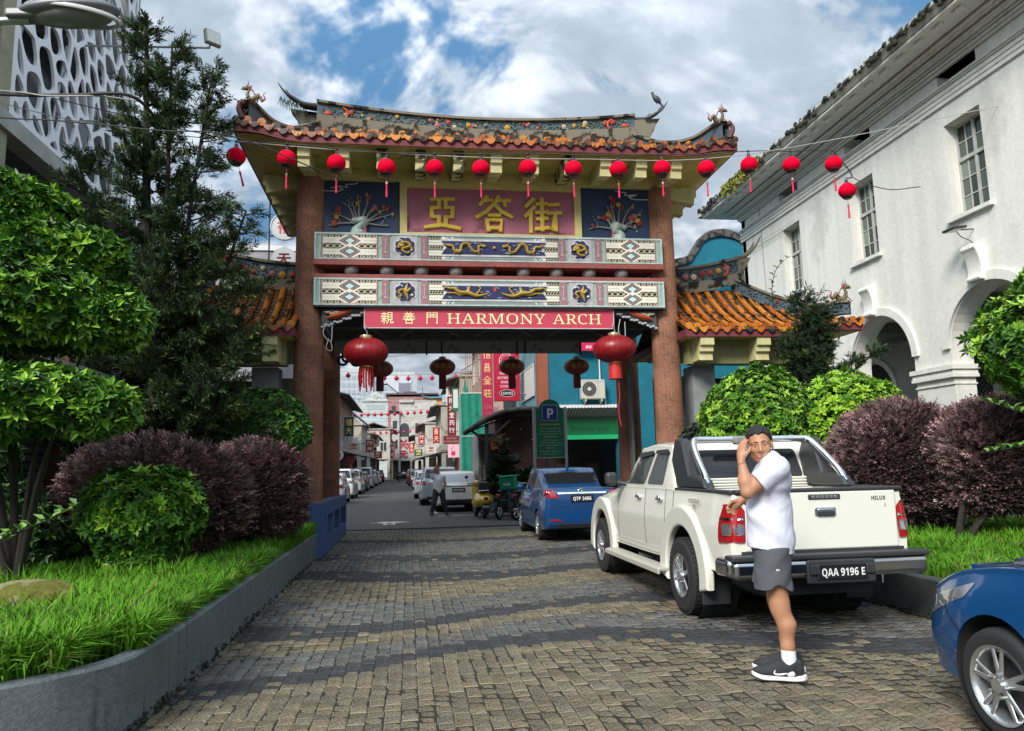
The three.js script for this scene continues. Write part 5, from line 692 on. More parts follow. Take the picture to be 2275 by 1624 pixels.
conifer('conifer_tree', 'tall dark conifer in front of the perforated screen, left of the gateway', [-3.8, 0.4, -12], [[-3.8, 0.4, -12, -4.28, 8.9, -12.1, 0.13, 1.25], [-3.7, 2.4, -12, -3.8, 8.45, -11.9, 0.06, 0.8], [-3.7, 2.6, -12, -3.15, 8.05, -11.9, 0.05, 0.7], [-3.9, 1.6, -12, -5.2, 6.6, -12, 0.08, 1.25], [-3.7, 1.5, -12, -2.55, 5.6, -11.8, 0.07, 1.15], [-3.8, 1.2, -11.8, -3.7, 4.6, -11.3, 0.07, 1.5], [-3.8, 1.0, -12, -4.9, 4.2, -11.7, 0.06, 1.3], [-3.7, 1.0, -12, -2.5, 3.6, -11.7, 0.05, 1.0]], { seed: 51, per: 14, dens: 21, from: 0.1, tips: 0.12, lo: [0.022, 0.045, 0.02], hi: [0.07, 0.115, 0.04], tip: [0.16, 0.2, 0.05] });
conifer('small_conifer', 'small dark conifer standing before the right pavilion', [7.25, 0.3, -12.7], [[7.25, 0.3, -12.7, 7.3, 4.5, -12.6, 0.09, 0.5], [7.2, 2.6, -12.7, 7.6, 4.2, -12.6, 0.04, 0.32], [7.3, 2.5, -12.7, 8.55, 3.45, -12.5, 0.05, 0.3], [7.2, 2.4, -12.7, 6.95, 3.6, -12.6, 0.04, 0.35]], { seed: 52, per: 15, dens: 22, from: 0.35, tips: 0.12, lo: [0.014, 0.03, 0.014], hi: [0.03, 0.06, 0.02], tip: [0.09, 0.15, 0.03] });
// grass in both beds
function lawn(name, n, pick, L, lo, hi, seed) {
  const R = rng(seed), geos = [1, 2, 3, 4].map((s) => SPRIG.grass(L, 14, s + seed)), list = [], up = V(0, 1, 0);
  for (let i = 0; i < n; i++) { const p = pick(R); if (!p) continue; const d = fbm(p[0] * 1.3, p[2] * 1.3, seed, 4), q = new THREE.Quaternion().setFromUnitVectors(up, V((R() - 0.5) * 0.5, 1, (R() - 0.5) * 0.5 + 0.1).normalize()).multiply(new THREE.Quaternion().setFromAxisAngle(up, R() * 6.28)); list.push({ p: V(...p), q, s: (0.55 + 0.75 * R()) * (0.6 + 0.9 * d), c: blend(blend(lo, hi, clamp(R() * 0.6 + d * 0.7 - 0.1)), [0.26, 0.23, 0.09], R() < 0.05 ? 0.8 : 0) }); }
  const t = thing(name, name === 'lawn' ? 'long bright grass filling the raised bed at the left' : 'grass strip under the purple shrubs behind the pickup', 'grass'); t.userData.kind = 'stuff'; scatter('grass_blades', t, geos, leafMat({ rough: 0.75, specularIntensity: 0.3 }), list);
}
lawn('lawn', 24000, (R) => { const z = -4.1 - 9.5 * R() ** 1.35, x = -1.64 - 4.4 * R() ** 1.2; return x < -1.85 || z < -4.95 ? (x + 1.86 > (z + 4.5) * -1.6 && z > -4.6 ? null : [x, 0.38, z]) : null; }, 0.24, [0.028, 0.095, 0.008], [0.115, 0.29, 0.016], 31);
lawn('grass_strip', 9000, (R) => [4.92 + 5 * R(), 0.32, -5.6 - 6.5 * R()], 0.2, [0.028, 0.09, 0.008], [0.11, 0.28, 0.016], 32);
{ const R = rng(3), g = []; for (let i = 0; i < 16; i++) { const x = -1.8 - 1.6 * R(), z = -4.9 - 2.6 * R(); g.push(ball(0.014, x, 0.5 + 0.04 * R(), z, 6, [1.3, 0.5, 1.3])); } const o = tag(mesh('fallen_flowers', g, mat([0.6, 0.5, 0.05], {})), 'tiny yellow flowers scattered in the grass of the left bed', 'flowers'); o.userData.kind = 'stuff'; }
{ const g = new THREE.IcosahedronGeometry(1, 5), p = g.attributes.position; for (let i = 0; i < p.count; i++) { const v = V(p.getX(i), p.getY(i), p.getZ(i)), k = 0.86 + 0.35 * (fbm(v.x * 1.4 + 4, v.y * 1.4 + v.z * 1.7, 6, 4) - 0.3); p.setXYZ(i, v.x * 0.33 * k, v.y * 0.2 * k, v.z * 0.28 * k); } g.computeVertexNormals();
  const m = mat([1, 1, 1], { map: tex(512, (u, v) => { const a = fbm(u * 5, v * 5, 61, 5, 5), k = step(0.42, 0.58, a); return [lerp(0.58, 0.42, k) * (0.8 + 0.4 * fbm(u * 40, v * 40, 3, 2, 40)), lerp(0.55, 0.42, k) * (0.8 + 0.4 * fbm(u * 40, v * 40, 3, 2, 40)), lerp(0.4, 0.14, k)]; }), mrep: 1.4, rough: 0.95, bump: T.fine, brep: 5, bs: 0.012 });
  const o = thing('mossy_rock', 'mossy boulder lying in the grass at the lower left', 'rock', [-2.72, 0.53, -6.0]); o.scale.setScalar(1.12); mesh('rock_body', g, m, o); }
{ const o = thing('ornamental_rock', 'grey weathered garden rock between the cloud shrub and the left column', 'rock', [-1.95, 0.4, -12.9]), g = new THREE.IcosahedronGeometry(1, 4), p = g.attributes.position; for (let i = 0; i < p.count; i++) { const v = V(p.getX(i), p.getY(i), p.getZ(i)), k = 0.7 + 0.7 * (fbm(v.x * 2 + 4, v.y * 2 + v.z * 2.2, 16, 4) - 0.2); p.setXYZ(i, v.x * 0.22 * k, v.y * 0.8 * k + 0.72, v.z * 0.2 * k); } g.computeVertexNormals(); mesh('rock_body', g, MT.concrete, o); }
{ const o = thing('parasol', 'pink-red parasol seen behind the left bed beside the column', 'parasol', [-4.6, 0.1, -19]); mesh('canopy', new THREE.ConeGeometry(0.9, 0.42, 8, 1, true).translate(0, 3.1, 0), mat([0.5, 0.05, 0.08], { side: THREE.DoubleSide }), o); mesh('pole', cyl(0.025, 0.025, 3.1, 0, 1.6, 0, 8), MT.steel, o); }

// big street trees standing behind the photographer: what the car glass mirrors
[[-9, 27, 'large tree behind the photographer, on the left'], [0.5, 29, 'large tree straight behind the photographer'], [9, 27, 'large tree behind the photographer, on the right']].forEach(([x, z, label], i) => shrub('street_tree', label, [x, 0, z], [[x, 5.6, z, 3.4, 2.6, 2.6], [x + 1.6, 4.4, z, 2.4, 1.8, 2.0], [x - 1.6, 3.6, z, 2.2, 1.7, 2.0], [x, 2.4, z + 1, 2.6, 1.6, 1.6]], green({ geos: [SPRIG.rosette(0.5, 8, 0.5, 9)], n: 2600, seed: 90 + i, cat: 'tree', r: 0.2, st: 3, tipShare: 0.1 })));
// ---------- vehicles ----------
const paint = (c, o = {}) => mat(c, { rough: 0.32, metal: 0.0, clearcoat: 1, clearcoatRoughness: 0.03, ...o });
const rimM = mat([0.55, 0.56, 0.57], { rough: 0.28, metal: 0.85 }), lampRed = mat([0.36, 0.008, 0.012], { rough: 0.12, clearcoat: 1 }), lampClear = mat([0.4, 0.41, 0.42], { rough: 0.06, metal: 0.75 }), amber = mat([0.6, 0.2, 0.02], { rough: 0.2 }), seamM = mat([0.02, 0.02, 0.02], { rough: 0.8 }), plateM = mat([0.02, 0.02, 0.02], { rough: 0.4 });
const cr = (a, b, c, d, t) => 0.5 * (2 * b + (c - a) * t + (2 * a - 5 * b + 4 * c - d) * t * t + (3 * b - a - 3 * c + d) * t ** 3);
// skin over half-sections (x, y from the bottom middle to the top middle), stations from the rear (+z) to the front
function loft(st, nz = 6, nr = 5) {
  const at2 = (i) => st[clamp(i, 0, st.length - 1)], rows = [], np = st[0].p.length;
  for (let i = 0; i < st.length - 1; i++) for (let k = 0; k < nz + (i === st.length - 2 ? 1 : 0); k++) { const t = k / nz, f = (g) => { const a = g(at2(i - 1)), b = g(at2(i)), c = g(at2(i + 1)), d = g(at2(i + 2)), q = cr(a, b, c, d, t), lo = Math.min(b, c), hi = Math.max(b, c), m = (hi - lo) * 0.12; return clamp(q, lo - m, hi + m); }; rows.push({ z: lerp(st[i].z, st[i + 1].z, t), p: Array.from({ length: np }, (_, j) => [f((s) => s.p[j][0]), f((s) => s.p[j][1])]) }); }
  const ring = (r) => { const o = []; for (let j = 0; j < np - 1; j++) for (let k = 0; k < nr + (j === np - 2 ? 1 : 0); k++) { const t = k / nr, g = (c) => { const b = r.p[j][c], d = r.p[j + 1][c], a = j ? r.p[j - 1][c] : c === 0 ? -r.p[1][0] : r.p[1][1], e = j + 2 < np ? r.p[j + 2][c] : c === 0 ? -r.p[np - 2][0] : r.p[np - 2][1]; const m = Math.abs(d - b) * 0.06; return clamp(cr(a, b, d, e, t), Math.min(b, d) - m, Math.max(b, d) + m); }; o.push([Math.max(0, g(0)), g(1)]); } return o; };
  const pos = [], idx = [], R = rows.map((r) => { const h = ring(r), full = [...h.slice().reverse().map((q) => [-q[0], q[1]]), ...h.slice(1)]; return full.map((q) => [q[0], q[1], r.z]); }), n = R[0].length;
  R.forEach((r) => r.forEach((q) => pos.push(...q)));
  for (let i = 0; i < R.length - 1; i++) for (let j = 0; j < n; j++) { const a = i * n + j, b = i * n + (j + 1) % n, c = a + n, d = b + n; idx.push(a, c, b, b, c, d); }
  for (const [i, s] of [[0, 1], [R.length - 1, -1]]) { const c = pos.length / 3; pos.push(0, R[i].reduce((a, q) => a + q[1], 0) / n, R[i][0][2]); for (let j = 0; j < n; j++) { const a = i * n + j, b = i * n + (j + 1) % n; idx.push(...(s > 0 ? [a, b, c] : [b, a, c])); } }
  let g = new THREE.BufferGeometry(); g.setAttribute('position', new THREE.Float32BufferAttribute(pos, 3)); g.setIndex(idx); g = mergeVertices(g, 1e-5); g.computeVertexNormals(); g.setAttribute('uv', new THREE.Float32BufferAttribute(new Float32Array(g.attributes.position.count * 2), 2)); return g;
}
const ev = new Evaluator(); ev.useGroups = false; ev.attributes = ['position', 'normal', 'uv'];
function cut(g, list) { let b = new Brush(g); b.updateMatrixWorld(); for (const c of list) { const k = new Brush(c); k.updateMatrixWorld(); b = ev.evaluate(b, k, SUBTRACTION); } return b.geometry; }
class Body { constructor(...gs) { this.g = merge(gs.map((x) => x.clone())); this.b = new MeshBVH(this.g); this.n = this.g.attributes.normal; }
  hit(o, d) { const h = this.b.raycastFirst(new THREE.Ray(o, d), THREE.DoubleSide); return h && h.distance < 6 ? h.point : null; } }
const AXIS = { left: [V(1, 0, 0), (a, b) => V(-4, b, a)], right: [V(-1, 0, 0), (a, b) => V(4, b, a)], rear: [V(0, 0, -1), (a, b) => V(a, b, 5)], front: [V(0, 0, 1), (a, b) => V(a, b, -5)], top: [V(0, -1, 0), (a, b) => V(a, 4, b)] };
function patch(body, side, pts, off = 0.004, round = 0, fine = 0.07) {  // sheet pressed onto the body, outline given in (z, y), (x, y) or (x, z)
  let s = shapeOf(pts); if (round) { s = new THREE.Shape(); const n = pts.length; pts.forEach((p, i) => { const a = pts[(i + n - 1) % n], b = pts[(i + 1) % n], u = (q) => { const d = Math.hypot(q[0] - p[0], q[1] - p[1]), r = Math.min(round, d * 0.45); return [p[0] + (q[0] - p[0]) / d * r, p[1] + (q[1] - p[1]) / d * r]; }, A = u(a), Bq = u(b); i ? s.lineTo(...A) : s.moveTo(...A); s.quadraticCurveTo(...p, ...Bq); }); s.closePath(); }
  let g = new THREE.ShapeGeometry(s, 5).toNonIndexed(); g = new TessellateModifier(fine, 7).modify(g); g.deleteAttribute('normal'); g.deleteAttribute('uv'); g = mergeVertices(g, 1e-4);
  const [d, from] = AXIS[side], p = g.attributes.position, ok = []; let sum = 0, c = 0; const q = [];
  for (let i = 0; i < p.count; i++) { const o = from(p.getX(i), p.getY(i)), h = body.hit(o, d); q.push([o, h]); if (h) { sum += h.clone().sub(o).dot(d); c++; } }
  q.forEach(([o, h], i) => { const t = h ? h.clone().sub(o).dot(d) : sum / Math.max(1, c); const w = o.clone().addScaledVector(d, t - off); p.setXYZ(i, w.x, w.y, w.z); });
  g.computeVertexNormals(); const N = g.attributes.normal; let flip = 0; for (let i = 0; i < N.count; i++) flip += N.getX(i) * d.x + N.getY(i) * d.y + N.getZ(i) * d.z; if (flip > 0) { const id = g.index.array; for (let i = 0; i < id.length; i += 3) { const t = id[i]; id[i] = id[i + 1]; id[i + 1] = t; } g.computeVertexNormals(); }
  g.setAttribute('uv', new THREE.Float32BufferAttribute(new Float32Array(p.count * 2), 2)); return g;
}
const line = (a, b, w = 0.006) => { const dx = b[0] - a[0], dy = b[1] - a[1], L = Math.hypot(dx, dy), nx = -dy / L * w, ny = dx / L * w; return [[a[0] + nx, a[1] + ny], [b[0] + nx, b[1] + ny], [b[0] - nx, b[1] - ny], [a[0] - nx, a[1] - ny]]; };
const both = (f) => [f('left', 1), f('right', 1)];
// wheel with its axis along x, outer face towards -x
function wheel(parent, x, y, z, r, w, spokes, turn, o = {}) {
  const g = new THREE.Group(); g.name = 'wheel'; parent.add(g); g.position.set(x, y, z); if (turn) g.rotation.y = PI; const rr = r * (o.rim ?? 0.64);
  const ty = lathe([[rr, -w / 2 + 0.01], [r * 0.86, -w / 2], [r * 0.96, -w / 2 + 0.015], [r, -w / 2 + 0.045], [r * 1.004, 0], [r, w / 2 - 0.045], [r * 0.96, w / 2 - 0.015], [r * 0.86, w / 2], [rr, w / 2 - 0.01]], 44); ty.rotateZ(PI / 2); const t = [ty];
  if (o.tread) for (let i = 0; i < 44; i++) { const a = i / 44 * 2 * PI; for (const k of [-1, 1]) t.push(at(new THREE.BoxGeometry(w * 0.36, 0.014, r * 0.09), k * w * 0.24, Math.cos(a + k * 0.05) * r, Math.sin(a + k * 0.05) * r, a + k * 0.05, 0, 0)); }
  mesh('tyre', t, MT.rubber, g);
  const f = -w / 2, rim = [at(lathe([[rr * 1.0, 0.0], [rr * 0.99, 0.012], [rr * 0.9, 0.02], [rr * 0.88, 0.09], [rr * 0.86, w * 0.8], [rr * 0.8, w * 0.8], [rr * 0.83, 0.02], [rr * 1.0, 0.0]], 36), 0, 0, 0, 0, 0, -PI / 2).translate(f, 0, 0), cyl(rr * 0.22, rr * 0.18, 0.05, f + 0.012, 0, 0, 18, 0, PI / 2)];
  for (let i = 0; i < spokes; i++) { const a = i / spokes * 2 * PI + (o.a ?? 0); for (const k of o.twin ? [-0.17, 0.17] : [0]) { const p0 = [f + 0.02, Math.cos(a + k * 0.4) * rr * 0.15, Math.sin(a + k * 0.4) * rr * 0.15], p1 = [f + 0.012, Math.cos(a + k) * rr * 0.97, Math.sin(a + k) * rr * 0.97], b = bar(p0, p1, rr * (o.twin ? 0.1 : 0.13), 6, rr * (o.twin ? 0.062 : 0.09)); b.translate(-f, 0, 0); b.scale(0.5, 1, 1); b.translate(f + 0.008, 0, 0); rim.push(b); } }
  mesh('rim', rim, rimM, g); const bl = []; for (let i = 0; i < 5; i++) { const a = i / 5 * 2 * PI + 0.3; bl.push(cyl(rr * 0.055, rr * 0.05, 0.03, f - 0.006, Math.cos(a) * rr * 0.3, Math.sin(a) * rr * 0.3, 6, 0, PI / 2)); } mesh('wheel_bolts', bl, MT.steel, g); mesh('brake_disc', cyl(rr * 0.72, rr * 0.72, 0.02, f + 0.09, 0, 0, 24, 0, PI / 2), MT.dark, g); return g;
}
function plate(parent, x, y, z, w, h, text, ry = 0, o = {}) { const p = mesh('number_plate', rbox(w, h, 0.016, 0.008, x, y, z), plateM, parent); printed('plate_lettering', w * 0.94, h * 0.86, canvasTex(256, 64, (c, W, H) => { c.fillStyle = '#0b0b0c'; c.fillRect(0, 0, W, H); c.fillStyle = '#e4e4e0'; c.font = 'bold 46px sans-serif'; c.textAlign = 'center'; c.textBaseline = 'middle'; const m = c.measureText(text).width; c.save(); c.translate(W / 2, H / 2 + 2); c.scale(Math.min(1.1, W * 0.92 / m), 1.08); c.fillText(text, 0, 0); c.restore(); }), p, x, y, z + 0.0105); return p; }
const archCut = (x, y, z, r, w) => { const g = new THREE.CylinderGeometry(r, r, w, 36); g.rotateZ(PI / 2); return g.translate(x, y, z); };
function archLiner(parent, W, y, z, r) { const g = []; for (const s of [-1, 1]) { const c = new THREE.CylinderGeometry(r * 0.995, r * 0.995, 0.34, 28, 1, true); c.rotateZ(PI / 2); c.translate(s * (W - 0.2), y, z); g.push(c, at(new THREE.CircleGeometry(r, 28), s * (W - 0.37), y, z, 0, PI / 2)); } return g; }
const linerM = mat([0.012, 0.012, 0.012], { rough: 0.95, side: THREE.DoubleSide });
// ----- general car. half-section key points along the length -----
function carBody(o) {
  const { L, W, H, belt, kind } = o, h = L / 2, w = W / 2, sd = (z, k, yb, yt, ym = belt * 0.62, wt = 0.93) => ({ z, p: [[0, yb], [w * k * 0.86, yb], [w * k * 0.97, yb + 0.07], [w * k, ym], [w * k * wt, yt - 0.05], [w * k * (wt - 0.1), yt], [0, yt + 0.02]] });
  const bk = kind === 'sedan' ? belt + 0.06 : belt, nose = o.nose ?? belt - 0.13;
  const low = loft([sd(h, 0.86, 0.34, bk - 0.12), sd(h - 0.05, 0.95, 0.27, bk - 0.02), sd(h - 0.3, 0.995, 0.22, bk), sd(h * 0.45, 1, 0.2, belt + 0.02), sd(0, 1, 0.2, belt), sd(-h * 0.4, 1, 0.2, belt - 0.02), sd(-h * 0.62, 0.99, 0.2, belt - 0.05), sd(-h + 0.4, 0.97, 0.2, nose), sd(-h + 0.12, 0.88, 0.22, nose - 0.12, belt * 0.5), sd(-h, 0.7, 0.3, nose - 0.26, belt * 0.45)]);
  const gh = (z, k, y, wr = 0.78) => ({ z, p: [[0, belt - 0.12], [w * 0.9 * k, belt - 0.12], [w * 0.93 * k, belt - 0.01], [w * lerp(0.93, wr, 0.5) * k, lerp(belt, y, 0.5)], [w * (wr + 0.01) * k, Math.max(belt, y - 0.07)], [w * (wr - 0.08) * k, Math.max(belt, y - 0.01)], [0, y]] });
  const K = { sedan: [[0.72, 0.86, 0.0], [0.36, 0.95, 0.85], [0.2, 1, 0.97], [-0.1, 1, 1], [-0.22, 1, 0.96], [-0.56, 0.97, 0.02]], hatch: [[0.95, 0.9, 0.0], [0.82, 0.94, 0.72], [0.72, 0.97, 0.94], [0.2, 1, 1], [-0.15, 1, 0.98], [-0.56, 0.97, 0.02]], suv: [[0.96, 0.92, 0.0], [0.88, 0.95, 0.8], [0.8, 0.97, 0.97], [0.1, 1, 1], [-0.15, 1, 0.98], [-0.52, 0.97, 0.02]], van: [[0.975, 0.95, 0.0], [0.95, 0.97, 0.85], [0.88, 0.98, 0.98], [0.2, 1, 1], [-0.3, 1, 0.98], [-0.72, 0.97, 0.02]] }[kind];
  const roof = loft(K.map(([z, k, t]) => gh(z * h, k, belt + (H - belt) * t, kind === 'van' ? 0.86 : 0.78)), 6, 4), rz = (t) => { for (let i = 0; i < K.length - 1; i++) if (t <= K[i][0] && t >= K[i + 1][0]) return lerp(K[i][2], K[i + 1][2], (K[i][0] - t) / (K[i][0] - K[i + 1][0])); return 0; };
  return { low, roof, K, h, w, rz };
}
function car(name, label, o, pos, turn, group) {
  const t = thing(name, label, o.cat ?? 'car', pos, turn, group), { L, W, H, belt, kind, r = 0.3, detail = 0, color } = o, cb = carBody(o), { h, w, K } = cb, zf = -h + (o.fo ?? 0.78), zr2 = h - (o.ro ?? 0.78), m = o.m ?? paint(color);
  const shell = cut(cb.low, [zf, zr2].map((z) => archCut(0, r + 0.02, z, r * 1.16, W * 2)).map((g) => g)), B = new Body(cb.low, cb.roof);
  const inner = span(-w + 0.3, w - 0.3, 0.24, belt - 0.1, -h + 0.25, h - 0.2);
  mesh('body', [shell, inner], m, t); mesh('roof', cb.roof, m, t); mesh('wheel_arch', [...archLiner(t, w, r + 0.02, zf, r * 1.16), ...archLiner(t, w, r + 0.02, zr2, r * 1.16)], linerM, t);
  const yw = belt + 0.05, top = H - 0.11, z0 = K[0][0] * h, z1 = K[K.length - 1][0] * h, zt = K[2][0] * h, zt1 = K[K.length - 3][0] * h - 0.04, mid = (zt + zt1) / 2, slope = (za, zb) => [lerp(za, zb, 0.12), yw];
  const glass = o.glass ?? MT.glass, bw = 0.05;
  for (const s of ['left', 'right']) {
    mesh('side_window', patch(B, s, [[lerp(z0, zt, 0.35), yw], [zt - 0.03, top], [mid + bw, top], [mid + bw, yw]], 0.005, 0.04), glass, t); mesh('side_window', patch(B, s, [[mid - bw, yw], [mid - bw, top], [zt1 + 0.02, top - 0.01], [lerp(z1, zt1, 0.16), yw]], 0.005, 0.04), glass, t);
    mesh('door_seam', [patch(B, s, line([mid, 0.32], [mid, belt], 0.005), 0.003, 0, 0.15), patch(B, s, line([zt1 - 0.42, 0.32], [zt1 - 0.42, belt - 0.02], 0.005), 0.003, 0, 0.15), patch(B, s, line([zr2 - r - 0.12 + 0.1, 0.5], [zt - 0.1, belt], 0.005), 0.003, 0, 0.15), patch(B, s, line([zt1 - 0.42, 0.31], [zr2 - r - 0.05, 0.31], 0.005), 0.003, 0, 0.15)], seamM, t);
    for (const z of [mid + 0.16, zt1 - 0.42 + 0.62 + 0.0]) { const q = mesh('door_handle', rbox(0.03, 0.03, 0.17, 0.012, (s === 'left' ? -1 : 1) * (w * 0.965), belt - 0.13, z), o.chromeHandle ? MT.chrome : m, t); }
    mesh('mirror', [at(new THREE.SphereGeometry(0.1, 12, 9), (s === 'left' ? -1 : 1) * (w + 0.06), belt + 0.06, zt1 - 0.34, 0, 0, 0, [0.9, 0.75, 0.55]), bar([(s === 'left' ? -1 : 1) * w * 0.9, belt, zt1 - 0.34], [(s === 'left' ? -1 : 1) * (w + 0.03), belt + 0.04, zt1 - 0.34], 0.025, 6)], o.mirrorM ?? m, t);
    mesh('headlamp', patch(B, s, [[-h + 0.1, belt - 0.3], [-h + 0.58, belt - 0.15], [-h + 0.5, belt - 0.24], [-h + 0.12, belt - 0.4]], 0.004, 0.03), lampClear, t);
  }
  const yr = kind === 'sedan' ? 0.09 : 0.02, rb = (y) => w * lerp(0.8, 0.66, (y - belt) / (H - belt));
  mesh('rear_window', patch(B, 'rear', [[-rb(yw), yw + yr], [rb(yw), yw + yr], [rb(top), top + 0.0], [-rb(top), top + 0.0]], 0.006, 0.06), o.rearGlass ?? glass, t); mesh('windscreen', patch(B, 'front', [[-rb(yw), yw], [rb(yw), yw], [rb(top), top], [-rb(top), top]], 0.006, 0.06), glass, t);
  const ly = o.lampY ?? belt - 0.12, lh = o.lampH ?? 0.16, li = o.lampW ?? 0.26;
  for (const s of [-1, 1]) { mesh('tail_lamp', [patch(B, 'rear', o.lampShape ? o.lampShape(s, w) : [[s * w * 0.93, ly - lh * 0.6], [s * w * 0.93, ly + lh * 0.6], [s * (w - li), ly + lh * 0.35], [s * (w - li * 0.8), ly - lh * 0.5]], 0.008, 0.03), patch(B, s < 0 ? 'left' : 'right', [[h - 0.02, ly + lh * 0.5], [h - 0.26, ly + lh * 0.4], [h - 0.16, ly - lh * 0.4], [h - 0.02, ly - lh * 0.5]], 0.006, 0.03)], lampRed, t); }
  mesh('bumper_trim', [patch(B, 'rear', [[-w * 0.72, 0.36], [w * 0.72, 0.36], [w * 0.62, 0.27], [-w * 0.62, 0.27]], 0.006, 0.03), patch(B, 'front', [[-w * 0.6, 0.34], [w * 0.6, 0.34], [w * 0.5, 0.56], [-w * 0.5, 0.56]], 0.006, 0.04)], MT.plastic, t);
  if (o.plateText !== undefined) plate(t, 0, o.plateY ?? belt - 0.2, h + 0.012, 0.46, 0.14, o.plateText);
  for (const [z, sd] of [[zf, -1], [zr2, -1], [zf, 1], [zr2, 1]]) wheel(t, sd * (w - 0.1), r, z, r, 0.19, o.spokes ?? 5, sd > 0, { twin: o.twin, rim: o.rimK });
  t.userData.B = undefined; delete t.userData.B; return { t, B, ...cb, zf, zr2 };
}
